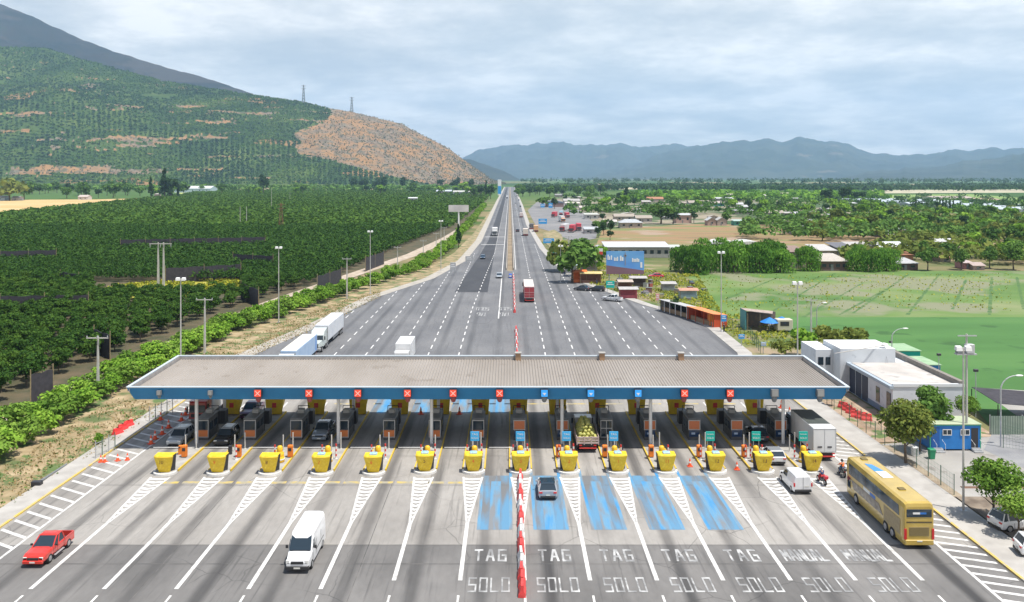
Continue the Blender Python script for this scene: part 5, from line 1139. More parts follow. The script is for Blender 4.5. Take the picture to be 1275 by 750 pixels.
rigid("box_truck", "white and red truck driving away in the distance near the median", fp(649, 271), False, mat("box_palered", (.62, .52, .50), rough=.6), paint("truck_red", (.35, .02, .02)), 9, 2.6, 3.6)
rigid("box_truck", "white truck approaching far down the left carriageway", fp(631.5, 247.5), True, M_boxw, paint("cab_white2", (.6, .6, .6)), 10, 2.7, 3.9)
FARC = [paint("white", (.75, .76, .77)), paint("black", (.015, .016, .018)), paint("silver", (.42, .44, .47)), paint("dark_blue", (.05, .09, .15))]
for k, (a, b) in enumerate([(643, 262), (648, 258), (642, 254), (646, 250), (641, 247), (644, 244), (640.5, 242), (643, 240)]):
    p = G(a, b); t = thing("distant_car", "%s car, %s in the far queue driving away on the right carriageway" % (["white", "black", "silver", "dark blue"][k % 4], ORD[k]), "car", (p.x, p.y, 0), 0, "far queue on the right carriageway")
    body_loft([(0, .85, .3, .8, 1), (4.3, .85, .3, .8, .9)], FARC[k % 4], "body", t); cabin(t, FARC[k % 4], (.3, .8, 2.6, 3.3), 1.8, .98, 1.55); wheels(t, 1.8, (.8, 3.5))
for k, (a, b) in enumerate([(632, 240), (629.5, 243)]):
    p = G(a, b); t = thing("distant_car", "%s car approaching far down the left carriageway, %s one" % (["white", "silver"][k], ["farther", "nearer"][k]), "car", (p.x, p.y, 0), math.pi, "far cars on the left carriageway")
    body_loft([(0, .85, .3, .8, 1), (4.3, .85, .3, .8, .9)], FARC[k * 2], "body", t); cabin(t, FARC[k * 2], (.3, .8, 2.6, 3.3), 1.8, .98, 1.55); wheels(t, 1.8, (.8, 3.5))
# cars by the right roadside
c = car("family_car", "dark saloon car parked on the right road edge above the stalls", fp(734, 362.5), False, paint("dark_grey", (.05, .055, .065)), 4.6, 1.9, 1.5, 'sedan'); c.rotation_euler = (0, 0, R(62))
c = car("family_car", "black car parked beside the green roadside sign", fp(753, 363), False, paint("black", (.015, .016, .018)), 4.6, 1.9, 1.5, 'hatch'); c.rotation_euler = (0, 0, R(70))
c = pickup("white and blue pickup truck stopped on the right road edge", fp(774, 376), False, paint("white", (.75, .76, .77))); c.rotation_euler = (0, 0, R(55))
c = car("family_car", "bright red car parked in the weedy yard behind the billboard", fp(826, 346), False, paint("bright_red", (.6, .03, .05)), 4.8, 1.9, 1.5, 'sedan'); c.rotation_euler = (0, 0, R(88))
c = car("suv_car", "white SUV parked in tree shade at the right edge", fp(1238, 660), False, paint("white", (.75, .76, .77)), 4.5, 1.9, 1.7, 'suv', roofcol=paint("roof_grey", (.25, .27, .29))); c.rotation_euler = (0, 0, R(-78))
c = car("suv_car", "white SUV with roof rails half cut off by the right frame edge", fp(1266, 690), False, paint("white", (.75, .76, .77)), 4.5, 1.9, 1.7, 'suv', rails=True); c.rotation_euler = (0, 0, R(-100))
c = car("family_car", "pale car parked beside the blue tarpaulin stall", fp(985, 411), False, paint("pale_silver", (.42, .46, .50)), 4.6, 1.9, 1.5, 'hatch'); c.rotation_euler = (0, 0, R(60))

# ------------------------------------------------------------------ people and motorcycles
def skin(name, pts, edges, rad, m, parent, root=0):
    me = bpy.data.meshes.new(name); me.from_pydata(pts, edges, []); me.materials.append(m)
    o = link(name, me, parent); o.modifiers.new("skin", 'SKIN').use_smooth_shade = True
    for v, r in zip(me.skin_vertices[0].data, rad): v.radius = (r, r)
    me.skin_vertices[0].data[root].use_root = True
    s = o.modifiers.new("sub", 'SUBSURF'); s.levels = 1; s.render_levels = 1
    return o
M_skin = mat("skin_tone", (.42, .24, .16), rough=.6)
def person(label, loc, rz, top, legs, hat=None, pose='stand', group=None):
    t = thing("person", label, "person", loc, rz, group)
    if pose == 'stand':
        J = dict(pel=(0, 0, .95), ch=(0, 0, 1.3), nk=(0, 0, 1.48), hd=(0, .02, 1.66), hl=(-.1, 0, .9), hr=(.1, 0, .9), kl=(-.11, .03, .5), kr=(.12, -.02, .5), al=(-.12, 0, .08), ar=(.13, -.05, .08), tl=(-.12, .16, .04), tr=(.13, .1, .04), sl=(-.19, 0, 1.4), sr=(.19, 0, 1.4), el=(-.25, -.02, 1.13), er=(.25, .04, 1.13), wl=(-.26, .08, .88), wr=(.24, .18, .95))
    else:
        J = dict(pel=(0, 0, .88), ch=(0, .14, 1.2), nk=(0, .2, 1.38), hd=(0, .26, 1.54), hl=(-.1, .02, .86), hr=(.1, .02, .86), kl=(-.2, .42, .72), kr=(.2, .42, .72), al=(-.2, .28, .34), ar=(.2, .28, .34), tl=(-.2, .46, .3), tr=(.2, .46, .3), sl=(-.19, .17, 1.32), sr=(.19, .17, 1.32), el=(-.27, .38, 1.12), er=(.27, .38, 1.12), wl=(-.26, .62, 1.06), wr=(.26, .62, 1.06))
    R_ = dict(pel=.13, ch=.14, nk=.06, hd=.1, hl=.09, hr=.09, kl=.065, kr=.065, al=.045, ar=.045, tl=.04, tr=.04, sl=.065, sr=.065, el=.045, er=.045, wl=.032, wr=.032)
    E = [('pel', 'ch'), ('ch', 'nk'), ('nk', 'hd'), ('pel', 'hl'), ('pel', 'hr'), ('hl', 'kl'), ('hr', 'kr'), ('kl', 'al'), ('kr', 'ar'), ('al', 'tl'), ('ar', 'tr'), ('ch', 'sl'), ('ch', 'sr'), ('sl', 'el'), ('sr', 'er'), ('el', 'wl'), ('er', 'wr')]
    def part(name, keys, m, k):
        es = [(keys.index(a), keys.index(b)) for a, b in E if a in keys and b in keys]
        return skin(name, [J[q] for q in keys], es, [R_[q] * k for q in keys], m, t)
    b = part("body", list(J), M_skin, 1)
    part("jacket", ['pel', 'ch', 'sl', 'sr', 'el', 'er'] if pose == 'stand' else ['pel', 'ch', 'sl', 'sr', 'el', 'er', 'wl', 'wr'], top, 1.22)
    part("trousers", ['pel', 'hl', 'hr', 'kl', 'kr', 'al', 'ar'], legs, 1.25)
    part("shoe", ['al', 'tl'], M_trim, 1.4); part("shoe", ['ar', 'tr'], M_trim, 1.4)
    h = J['hd']
    if hat: MB().ball((h[0], h[1] - .01, h[2] + .05), .155, .17, .15, 12, 8).build("helmet", hat, t, True)
    else: MB().ball((h[0], h[1] - .02, h[2] + .06), .115, .125, .10, 10, 6).build("hair", M_trim, t, True)
    return t
def motorbike(label, loc, m, rz=0):
    t = thing("motorcycle", label, "motorcycle", loc, rz)
    for y in (-.68, .72):
        w = MB().wheel((0, 0, 0), .32, .12, 18).build("wheel", M_black, t, True, (0, y, .32)); MB().wheel((0, 0, 0), .18, .13, 12).build("rim", M_rim, w)
    MB().loft([[(-.12, -.75, .68), (.12, -.75, .68), (.12, -.75, .8), (-.12, -.75, .8)], [(-.14, -.1, .62), (.14, -.1, .62), (.14, -.1, .78), (-.14, -.1, .78)]]).build("seat", M_trim, t)
    MB().ball((0, .2, .78), .17, .3, .16).build("fuel_tank", m, t, True); MB().bbox(-.15, .15, -.2, .3, .3, .62, .04).build("engine", M_steelg, t)
    MB().tube([(0, .72, .32), (0, .52, .95)], .04, 6).build("fork", M_galv, t); MB().tube([(-.36, .42, 1.02), (0, .54, .98), (.36, .42, 1.02)], .02, 6).build("handlebar", M_trim, t)
    MB().bbox(-.2, .2, -1.05, -.68, .78, 1.08, .04).build("top_box", m, t); MB().box(-.08, .08, -.86, -.82, .62, .7).build("taillight", M_tail, t); return t
M_orv = mat("orange_vest", (.80, .18, .03), rough=.7); M_jean = mat("blue_jeans", (.06, .12, .25), rough=.9); M_blk = mat("black_cloth", (.02, .02, .022), rough=.9); M_redc = mat("red_cloth", (.5, .04, .04), rough=.9)
p = G(1048.5, 592); motorbike("dark motorcycle ahead of the gold coach", (p.x, p.y, 0), paint("black", (.015, .016, .018))); person("motorcyclist in black with an orange back panel, riding ahead of the gold coach", (p.x, p.y - .2, 0), 0, M_orv, M_jean, M_trim, 'ride')
p = G(1022, 602); motorbike("red and blue motorcycle passing the last yellow nose", (p.x + .1, p.y, 0), paint("bright_red", (.6, .03, .05)), R(8)); person("motorcyclist with a white helmet passing the last yellow nose", (p.x + .1, p.y - .2, 0), R(8), mat("navy_cloth", (.04, .06, .14), rough=.9), M_redc, M_wpaint, 'ride')
p = G(901.5, 414); person("person dressed in black standing under the small blue sign", (p.x, p.y, .1), R(200), M_blk, M_blk)
p = G(703, 344); person("person in dark clothes walking on the right shoulder, farther one", (p.x, p.y, .1), R(30), M_blk, M_jean)
p = G(712, 353.5); person("person in dark clothes walking on the right shoulder, nearer one", (p.x, p.y, .1), R(20), M_blk, M_blk)
p = G(736, 356); person("person in black standing beside the dark parked saloon", (p.x + 2, p.y + 3, .1), R(150), M_blk, M_jean)
# ------------------------------------------------------------------ trees and shrubs
LM_mid = leafmat("leaves_mid", [(.022, .052, .012), (.055, .115, .022), (.11, .19, .04)])
LM_orch = leafmat("leaves_orchard", [(.010, .030, .006), (.027, .066, .011), (.065, .120, .018)])
LM_bright = leafmat("leaves_bright", [(.04, .10, .012), (.10, .20, .02), (.19, .30, .04)])
LM_dark = leafmat("leaves_dark", [(.012, .03, .012), (.025, .055, .02), (.045, .085, .03)])
LM_olive = leafmat("leaves_olive", [(.04, .065, .014), (.09, .12, .024), (.16, .18, .04)])
LM_willow = leafmat("leaves_willow", [(.022, .065, .010), (.06, .145, .02), (.13, .25, .035)])
LM_street = leafmat("leaves_street", [(.035, .08, .012), (.085, .16, .022), (.17, .26, .045)])
M_bark = mat("bark", (.10, .075, .055), (.17, .135, .10), scale=4, rough=.95, local=True)
def trunk_mesh(h, r, sp, seed, limbs=5):
    q = random.Random(seed); mb = MB(); mb.tube([(0, 0, 0), (.03 * h * q.uniform(-1, 1), .03 * h * q.uniform(-1, 1), h * .5), (0, 0, h)], r, 7, r * .45)
    for k in range(limbs):
        a = k * 2 * math.pi / limbs + q.uniform(-.4, .4); z = h * q.uniform(.5, .85)
        mb.tube([(0, 0, z), (math.cos(a) * sp * .5, math.sin(a) * sp * .5, z + sp * .45), (math.cos(a) * sp, math.sin(a) * sp, z + sp * .75)], r * .42, 5, r * .12)
    return mb.mesh("trunk", M_bark)
def willow_mesh(seed, n, w, h, leaf):
    r_ = np.random.default_rng(seed); P, d = crown_pts(r_, n, w, h * .95, h * .12, 11, .62, 'round', .42)
    k = r_.random(len(P)) < .62; rad = np.linalg.norm(P[:, :2], axis=1); k &= rad > w * .22
    P[k, 2] -= r_.uniform(0, .62, k.sum()) * h; P[:, 2] = np.maximum(P[:, 2], r_.uniform(.02, .12, len(P)) * h)
    Q = leaf_quads(P, d + np.array([0, 0, .2]), leaf, r_).reshape(-1, 4, 3); c = Q.mean(1, keepdims=True); Q = c + (Q - c) * np.array([.75, .75, 1.7])
    return npmesh("crown", Q.reshape(-1, 3), 4, LM_willow)
def protos(kind, n):
    out = []
    for s in range(n):
        if kind == 'round': out.append((crown_mesh("crown", 10 + s, 1500, 7, 6.2, 1.6, .42, LM_mid, 13), trunk_mesh(3.6, .22, 2.0, s)))
        if kind == 'far': out.append((crown_mesh("crown", 30 + s, 420, 8, 7.5, 1.0, .85, LM_mid, 10), trunk_mesh(3.5, .25, 2.2, s, 4)))
        if kind == 'fardark': out.append((crown_mesh("crown", 50 + s, 420, 7, 10, 1.0, .8, LM_dark, 12), trunk_mesh(4.5, .28, 2.0, s, 4)))
        if kind == 'farbright': out.append((crown_mesh("crown", 60 + s, 420, 8, 6.5, .6, .85, LM_bright, 9), trunk_mesh(3.2, .25, 2.2, s, 4)))
        if kind == 'farolive': out.append((crown_mesh("crown", 70 + s, 420, 9, 5.5, .4, .85, LM_olive, 9), trunk_mesh(3.0, .25, 2.2, s, 4)))
        if kind == 'cypress': out.append((crown_mesh("crown", 80 + s, 700, 3.4, 13, .5, .6, LM_dark, 16, 'cone', .8, .36), trunk_mesh(5, .2, .6, s, 3)))
        if kind == 'pine': out.append((crown_mesh("crown", 90 + s, 900, 9, 15, 1.0, .8, LM_dark, 18, 'cone', .8, .34), trunk_mesh(9, .32, 1.8, s, 5)))
        if kind == 'orchard': out.append((crown_mesh("crown", 100 + s, 1100, 4.7, 3.9, .6, .27, LM_orch, 14, spread=.72, clump=.34), trunk_mesh(1.9, .12, 1.2, s, 4)))
        if kind == 'shrub': out.append((crown_mesh("crown", 120 + s, 900, 5.6, 4.3, .0, .36, LM_bright if s % 3 else LM_street, 12, spread=.66, clump=.42), None))
        if kind == 'willow': out.append((willow_mesh(140 + s, 4200, 15, 11.5, .5), trunk_mesh(6, .45, 3.2, s)))
        if kind == 'street': out.append((crown_mesh("crown", 160 + s, 4600, 4.9, 3.8, 1.6, .19, LM_street, 18, spread=.56, clump=.46), trunk_mesh(2.7, .13, 1.2, s, 6)))
        if kind == 'streetolive': out.append((crown_mesh("crown", 180 + s, 3800, 4.6, 4.6, .9, .2, LM_olive, 16, spread=.58, clump=.45), trunk_mesh(3.0, .13, 1.2, s, 6)))
        if kind == 'sapling': out.append((crown_mesh("crown", 200 + s, 700, 2.6, 2.6, 1.0, .2, LM_street if s % 2 == 0 else LM_olive, 8), trunk_mesh(1.6, .07, .7, s, 4)))
    return out
PR = {}
def plant(name, kind, loc, s, label, cat="tree", group=None, rz=None, sz=None):
    if kind not in PR: PR[kind] = protos(kind, {'orchard': 5, 'shrub': 6, 'far': 5, 'fardark': 3, 'farbright': 3, 'farolive': 3, 'willow': 3}.get(kind, 2))
    c, tr = rnd.choice(PR[kind])
    rz = rnd.uniform(0, 6.28) if rz is None else rz
    if tr is None:
        o = link(name, c, None, loc, rz); tag(o, label, cat, group)
    else:
        o = thing(name, label, cat, loc, rz, group); link("crown", c, o); link("trunk", tr, o)
    o.scale = (s, s, s * (sz or 1)); return o

# orchard on the left
EB = [(60, -72), (114, -72.5), (143, -72), (204, -68), (258, -57), (336, -52.5), (517, -40), (960, -36), (1800, -36)]
def east(y): return float(np.interp(y, [e[0] for e in EB], [e[1] for e in EB]))
def west(y): return -.625 * y - 6
def clearing(x, y):
    px, py = HX + F * x / y, HY + F * CAM_H / y
    return (112 < px < 302 and 352 < py < 371) or (py < 268.5 - (px) * .11 and px < 190)
spots = []
y = 112.0; row = 0
while y < 520:
    x = east(y) - 1.5 - (row % 2) * 1.5
    while x > west(y):
        if not clearing(x, y): spots.append((x + rnd.uniform(-.5, .5), y + rnd.uniform(-.6, .6)))
        x -= 4.35
    y += 4.3; row += 1
spots.sort(key=lambda p: p[1])
near, rest = spots[:298], spots[298:]
for x, y in near:
    plant("orchard_tree", 'orchard', (x, y, -.1), rnd.uniform(.9, 1.15), "low rounded dark green orchard tree in the nearest rows left of the dirt track", "tree", "nearest orchard trees")
def mass(name, pts, n, w, h, leaf, m, label, seed, cat="orchard"):
    r_ = np.random.default_rng(seed); A = np.array(pts); k = len(A); C = np.repeat(A, n, 0)
    d = r_.normal(0, 1, (len(C), 3)); d /= np.linalg.norm(d, axis=1)[:, None]; d[:, 2] = np.abs(d[:, 2])
    rr = r_.uniform(.55, 1.08, (len(C), 1)); sc = np.repeat(r_.uniform(.8, 1.15, (k, 1)), n, 0)
    P = np.concatenate([C, np.zeros((len(C), 1))], 1) + d * rr * sc * np.array([w / 2, w / 2, h * .62]); P[:, 2] += h * .36
    o = link(name, npmesh(name, leaf_quads(P, d + np.array([0, 0, .3]), leaf, r_), 4, m)); tag(o, label, cat, kind='stuff'); return o
mid_ = [p for p in rest if p[1] < 300]; far_ = [p for p in rest if p[1] >= 300]
mass("orchard", mid_, 230, 5.0, 4.0, .42, LM_orch, "wide middle rows of the dark green orchard behind the nearest trees", 1)
mass("orchard", far_, 90, 5.2, 4.0, .68, LM_orch, "far rows of the dark green orchard below the poles", 2)
pts = []; y = 524.0
while y < 1900:
    st = 5.5 + (y - 520) / 160; x = east(y)
    while x > west(y):
        px, py = HX + F * x / y, HY + F * CAM_H / y
        if not clearing(x, y) and not (px < 240 and py < 268 - px * .11) : pts.append((x + rnd.uniform(-1, 1), y + rnd.uniform(-1.5, 1.5)))
        x -= st
    y += st * 1.25
mass("orchard", pts, 26, 8.5, 4.2, 1.7, LM_orch, "distant carpet of orchard reaching to the valley trees", 3)

# bright shrubs along the left verge
BB = [(70, -57.2), (93, -57.6), (124, -58.6), (172, -56.6), (222, -46), (290, -29.5), (365, -26), (520, -25.5), (800, -26.5), (1200, -27)]
def bush_x(y): return float(np.interp(y, [b[0] for b in BB], [b[1] for b in BB]))
y = 80.0; k = 0
while y < 900:
    st = 3.5 if y < 230 else (5.5 if y < 420 else 11)
    for j in range(2 if y < 330 else 1):
        x = bush_x(y) - .6 - j * 3.2 + rnd.uniform(-.7, .7)
        plant("roadside_shrub", 'shrub', (x, y + rnd.uniform(-1, 1), -.1), (rnd.uniform(.75, 1.0) if y < 330 else rnd.uniform(.9, 1.3)), "bright green bushy shrub in the long row between the left verge and the dirt track", "shrub", "bright shrubs along the left verge", sz=rnd.uniform(.75, 1.02) if y < 330 else 1)
    y += st
plant("small_bush", 'shrub', (G(121, 552).x, G(121, 552).y, -.1), .3, "small round bush alone on the dry left verge", "shrub")
plant("conifer_tree", 'cypress', (G(571, 309).x, G(571, 309).y, 0), .9, "dark slim conifer standing among the bright roadside shrubs", "tree")
# windbreak nets
M_net = mat("black_net", (.035, .033, .04), (.055, .05, .06), scale=1.5, rough=.95)
M_post = mat("weathered_wood", (.22, .17, .09), (.30, .24, .14), scale=3, rough=.9)
def net(a, b, h, label, n=None):
    p, q = G(*a), G(*b); t = thing("windbreak_net", label, "net fence", (p.x, p.y, -.1), 0, "black windbreak nets in the orchard"); d = q - p; L = d.length; n = n or max(1, int(L / 9))
    mb = MB(); u = Vector((-d.y, d.x, 0)).normalized() * .04; K = n * 6
    for k in range(K):
        a0, a1 = d * (k / K), d * ((k + 1) / K); s0, s1 = math.sin(k * 1.7) * .12, math.sin((k + 1) * 1.7) * .12
        mb.loft([[a0 + u * (1 + s0 * 4), a0 - u * (1 - s0 * 4), a0 - u * (1 - s0 * 4) + Vector((0, 0, h + s0)), a0 + u * (1 + s0 * 4) + Vector((0, 0, h + s0))], [a1 + u * (1 + s1 * 4), a1 - u * (1 - s1 * 4), a1 - u * (1 - s1 * 4) + Vector((0, 0, h + s1)), a1 + u * (1 + s1 * 4) + Vector((0, 0, h + s1))]])
    mb.build("net", M_net, t)
    for k in range(n + 1):
        c = d * (k / n); MB().tube([c, c + Vector((0, 0, h + .8))], .09, 6).build("post", M_post, t)
net((38, 506), (66, 497), 4.4, "black windbreak net panel with a wooden post at the near orchard edge", 1)
net((117, 438), (137, 447), 4.2, "short black windbreak net behind the crossarm pole")
net((206, 353), (300, 347), 4.6, "long black windbreak net behind the yellow weeds and twin poles")
net((300, 372), (322, 382), 4.2, "black windbreak net at the orchard corner beside the dirt track")
net((75, 356), (98, 360), 4.2, "short black windbreak net left of the weedy clearing")
net((395, 363), (425, 352), 4.2, "black windbreak net near the bend of the dirt track")
net((455, 338), (478, 329), 4.6, "black windbreak net between two poles along the track")
net((0, 393), (110, 391), 4.5, "long black windbreak net across the rows in the left foreground orchard")
net((150, 313), (330, 309), 5.0, "far long black windbreak net across the middle of the orchard")
net((0, 330), (70, 328), 5.0, "black windbreak net far left in the orchard")
net((290, 333), (340, 336), 4.8, "black windbreak net right of the twin poles")

# grass and weeds: nobody could count them
def tufts(name, polys, n, size, m, label, z=0, seed=0, h=.5):
    r_ = np.random.default_rng(seed); P = []
    for P4, cnt in polys:
        q = [G(a, b) for a, b in P4]; xs = [v.x for v in q]; ys = [v.y for v in q]; k = 0; it = 0
        while k < cnt and it < cnt * 12:
            it += 1; x, y = r_.uniform(min(xs), max(xs)), r_.uniform(min(ys), max(ys)); ins = False; j = len(q) - 1
            for i in range(len(q)):
                if ((ys[i] > y) != (ys[j] > y)) and x < (xs[j] - xs[i]) * (y - ys[i]) / (ys[j] - ys[i] + 1e-9) + xs[i]: ins = not ins
                j = i
            if ins and (name[:4] in ('crop', 'fiel') or mnoise.noise(Vector((x / 6, y / 6, seed))) > -.15): P.append((x, y, z + r_.uniform(.02, h))); k += 1
    P = np.array(P); N = r_.normal(0, 1, P.shape) * .7 + np.array([0, -.3, .6])
    o = link(name, npmesh(name, leaf_quads(P, N, size, r_), 4, m)); tag(o, label, "grass", kind='stuff')
LM_dry = leafmat("dry_grass", [(.09, .085, .03), (.19, .14, .065), (.26, .20, .11)], .1)
LM_weed = leafmat("weeds", [(.05, .085, .015), (.12, .15, .02), (.27, .26, .03)], .15)
VP = [(0, 640), (60, 600), (225, 500), (330, 437), (408, 404), (474, 370), (474, 362), (432, 373), (300, 418), (150, 492), (0, 585), (-60, 620)]
tufts("verge_grass", [(VP, 9000)], 0, .16, LM_dry, "dry straw coloured grass tufts on the left verge", -.06, 3, .22)
tufts("verge_weeds", [(VP, 1600)], 0, .2, leafmat("verge_green", [(.05, .09, .02), (.10, .15, .04), (.16, .2, .07)]), "low green weeds growing through the dry left verge", -.06, 8, .25)
tufts("roadside_weeds", [([(700, 330), (760, 330), (862, 345), (880, 385), (935, 395), (1000, 424), (1000, 436), (930, 430), (880, 398), (800, 372), (735, 355)], 9000), ([(850, 342), (868, 342), (900, 392), (880, 386)], 1500), ([(870, 345), (1260, 341), (1260, 388), (910, 388)], 1500)], 0, .34, LM_weed, "yellow green weeds between the stalls and the crop field", -.05, 4, .6)
tufts("clearing_weeds", [([(125, 366), (135, 358), (190, 352), (300, 349), (300, 364), (230, 370), (160, 372)], 5000)], 0, .5, LM_weed, "yellow flowering weeds in the orchard clearing", -.02, 5, .8)

# named trees on the right
def PT(name, kind, px, py, top, label, cat="tree", base_h=None, group=None, sz=None):
    p = G(px, py); H = 32 - (top - HY) * p.y / F; nat = {'round': 7.6, 'far': 8.3, 'fardark': 10.6, 'farbright': 6.9, 'farolive': 5.8, 'cypress': 13.2, 'pine': 15.5, 'willow': 11.6, 'street': 5.3, 'streetolive': 5.4, 'sapling': 3.5}[kind]
    return plant(name, kind, (p.x, p.y, -.05), max(.3, H / nat), label, cat, group, sz=sz)
for k, (a, b, c, lab) in enumerate([(867, 341, 305, "low one leaning over the corner of the green field"), (914, 339, 301, "squeezed in left of the blue tarpaulin"), (945, 339, 301, "between the blue tarpaulin and the brown shed"), (972, 339, 306, "touching the brown shed"), (853, 338, 302, "leftmost of the row behind the green field"), (878, 339, 299, "second from left in the row behind the field"), (902, 336, 298, "third from left in the row behind the field"), (925, 337, 303, "beside a blue tarpaulin behind the field"), (962, 337, 299, "just left of the brown roofed shed"), (1005, 337, 306, "alone between the brown shed and the grey roofs"),
        (1066, 337, 306, "just right of the big grey roofs"), (1084, 338, 307, "in the middle of the right hand clump"), (1104, 337, 306, "at the right end of the middle clump")]):
    PT("weeping_tree", 'willow', a, b, c, "broad drooping green tree, " + lab, group="drooping trees behind the green field")
for a, b, c, lab in [(1155, 337, 306, "round dark green tree right of the small grey roof"), (1197, 336, 309, "round dark green tree by the red and white rubble"), (1232, 334, 305, "dense green tree left of the tall bushes at the right edge"), (1262, 336, 300, "large green tree at the right edge behind the field")]:
    PT("broadleaf_tree", 'round', a, b, c, lab)
PT("street_tree", 'streetolive', 1128, 578, 496, "yellow olive leafy tree standing left of the blue cabin"); PT("street_tree", 'round', 1158, 548, 478, "large green tree behind the blue cabin, in front of the white building")
PT("street_tree", 'streetolive', 1145, 562, 508, "low leaning olive tree against the left side of the blue cabin")
PT("street_tree", 'street', 1205, 530, 492, "small bright tree behind the right end of the blue cabin")
PT("street_tree", 'street', 1236, 648, 570, "round pavement tree shading the parked white SUV"); PT("street_tree", 'street', 1268, 668, 608, "pavement tree cut by the right edge above the parked cars")
for a, b, c, kd, lab in [(1001, 443, 409, 'farbright', "bright green young tree near the lamp mast behind the canopy"), (1032, 436, 405, 'farolive', "grey olive tree behind the white building"), (1068, 434, 404, 'farolive', "yellow brown tree behind the white building"), (978, 444, 421, 'farolive', "small yellow green tree by the service fence"), (1036, 505, 482, 'sapling', "thin dark sapling by the right canopy end"), (1112, 505, 488, 'sapling', "small shrub by the white building wall")]:
    PT("young_tree", kd, a, b, c, lab)
for a, b, c, kd, lab in [(712, 352, 302, 'far', "large green tree at the roadside above the stalls"), (728, 345, 297, 'far', "green tree behind the roadside tree by the stalls"), (700, 338, 300, 'farolive', "olive green tree beside the green road signs"), (742, 338, 306, 'farbright', "bright green tree left of the blue billboard"), (720, 322, 292, 'far', "green tree beyond the roadside stalls"), (840, 390, 368, 'fardark', "dark bush behind the grey roofed stall"), (760, 292, 272, 'fardark', "dark round tree by the parked red trucks"),
        (823, 279, 254, 'round', "very big round green tree among the village houses"), (838, 279, 262, 'fardark', "dark tree on the right of the very big round tree"), (864, 278, 262, 'fardark', "dark tree right of the pink house"), (905, 279, 262, 'far', "green tree beside the ruined white house"), (780, 253, 231, 'pine', "tall dark pine rising above the village"), (770, 258, 243, 'fardark', "dark tree left of the tall pine"), (790, 256, 243, 'fardark', "dark tree right of the tall pine"),
        (676, 258, 243, 'far', "wide green tree at the far roadside"), (690, 257, 246, 'far', "green tree beside the arched station roof"), (1262, 300, 280, 'far', "green tree at the far right above the field")]:
    o = PT("broadleaf_tree", kd, a, b, c, lab)
    if 'very big round' in lab or 'wide green' in lab: o.scale = (o.scale[0] * 1.75, o.scale[1] * 1.5, o.scale[2])
def scatter(n, x0, x1, yb0, yb1, kinds, h0, h1, label, group, name="valley_tree", seed=0, keep=None):
    q = random.Random(seed)
    for k in range(n):
        px = q.uniform(x0, x1); py = q.uniform(yb0, yb1)
        if keep and not keep(px, py): continue
        p = G(px, py); kd = q.choice(kinds); nat = {'far': 8.3, 'fardark': 10.6, 'farbright': 6.9, 'farolive': 5.8, 'cypress': 13.2, 'pine': 15.5, 'round': 7.6}[kd]
        plant(name, kd, (p.x, p.y, -.1), q.uniform(h0, h1) / nat, label, "tree", group)
scatter(26, 1130, 1275, 284, 326, ['far', 'farbright', 'farolive', 'far'], 6, 9, "leafy green tree in the thicket on the right beyond the drooping trees", "right hand thicket", seed=1, keep=lambda x, y: not (1100 < x < 1140 and y > 295) and not (1168 < x < 1206 and 296 < y < 322))
scatter(60, 1040, 1290, 264, 290, ['far', 'farbright', 'farbright', 'farolive', 'fardark'], 6, 11, "leafy tree in the wooded belt below the pale greenhouse strip", "belt below the greenhouses", seed=2)
scatter(34, 930, 1100, 254, 272, ['far', 'fardark', 'farbright'], 7, 11, "green tree among the far houses right of the middle", "trees among the far houses", seed=3)
scatter(14, 1010, 1040, 276, 300, ['far', 'farolive'], 5, 8, "green tree by the small sheds on the bare field", "trees by the bare field", seed=4)
scatter(10, 735, 760, 258, 300, ['far', 'fardark'], 6, 8, "green tree between the lorry park and the village", "trees by the lorry park", seed=41)
scatter(40, 690, 930, 246, 262, ['far', 'fardark', 'farbright', 'far'], 8, 13, "tree rising among the village roofs behind the service station", "village trees", seed=5)
scatter(40, 640, 760, 238, 246, ['fardark', 'far'], 12, 20, "tall far tree beside the end of the highway on the right", "far trees right of the highway", seed=6)
scatter(36, 20, 240, 238, 247.5, ['far', 'farbright', 'fardark', 'far'], 14, 26, "tree in the belt behind the ripe wheat field", "trees behind the wheat field", seed=7)
scatter(30, 240, 600, 237, 243, ['far', 'farbright', 'fardark', 'far'], 12, 22, "tree in the belt between the orchard and the hill", "trees below the hill", seed=8)
scatter(16, 440, 600, 235, 238, ['fardark'], 22, 34, "tall dark tree in the line at the foot of the brown spur", "dark line under the brown spur", seed=9)
for a, b, c, kd, lab in [(205, 248, 209, 'pine', "tall dark pine in the middle of the left tree belt"), (213, 247, 214, 'fardark', "dark broad tree beside the tall pine on the left"), (188, 250, 217, 'cypress', "narrow dark tree left of the tall left pine"), (222, 247, 226, 'cypress', "thin dark cypress right of the tall left pine"), (328, 243, 216, 'fardark', "big dark tree standing above the orchard"), (276, 243, 228, 'far', "wide green tree left of the big dark tree"), (12, 250, 222, 'farolive', "huge pale green tree at the left edge"), (30, 249, 226, 'far', "broad green tree near the left edge"),
        (605, 246, 222, 'cypress', "tall dark cypress at the left of the highway end"), (599, 246, 227, 'fardark', "dark tree beside the tall highway cypress"), (611, 248, 229, 'fardark', "dark green tree at the highway edge by the totem sign"), (590, 246, 232, 'far', "green tree left of the highway cypress")]:
    PT("broadleaf_tree" if kd not in ('pine', 'cypress') else "conifer_tree", kd, a, b, c, lab)
for k, a in enumerate([1140, 1148, 1154, 1167, 1170.5, 1174, 1178, 1183, 1187, 1196]):
    PT("cypress_tree", 'cypress', a, 262, [246, 250, 250, 245, 246, 246, 247, 246, 247, 249][k], "dark upright cypress in front of the pale strip, %s from the left" % ORD[k], group="cypresses before the greenhouses")
for k, a in enumerate([1028, 1033, 1050, 1056, 1066, 1074]):
    PT("tall_tree", 'fardark', a, 252, [231, 234, 232, 232, 235, 234][k], "tall dark tree on the far skyline, %s from left in its line" % ORD[k], group="tall skyline trees")
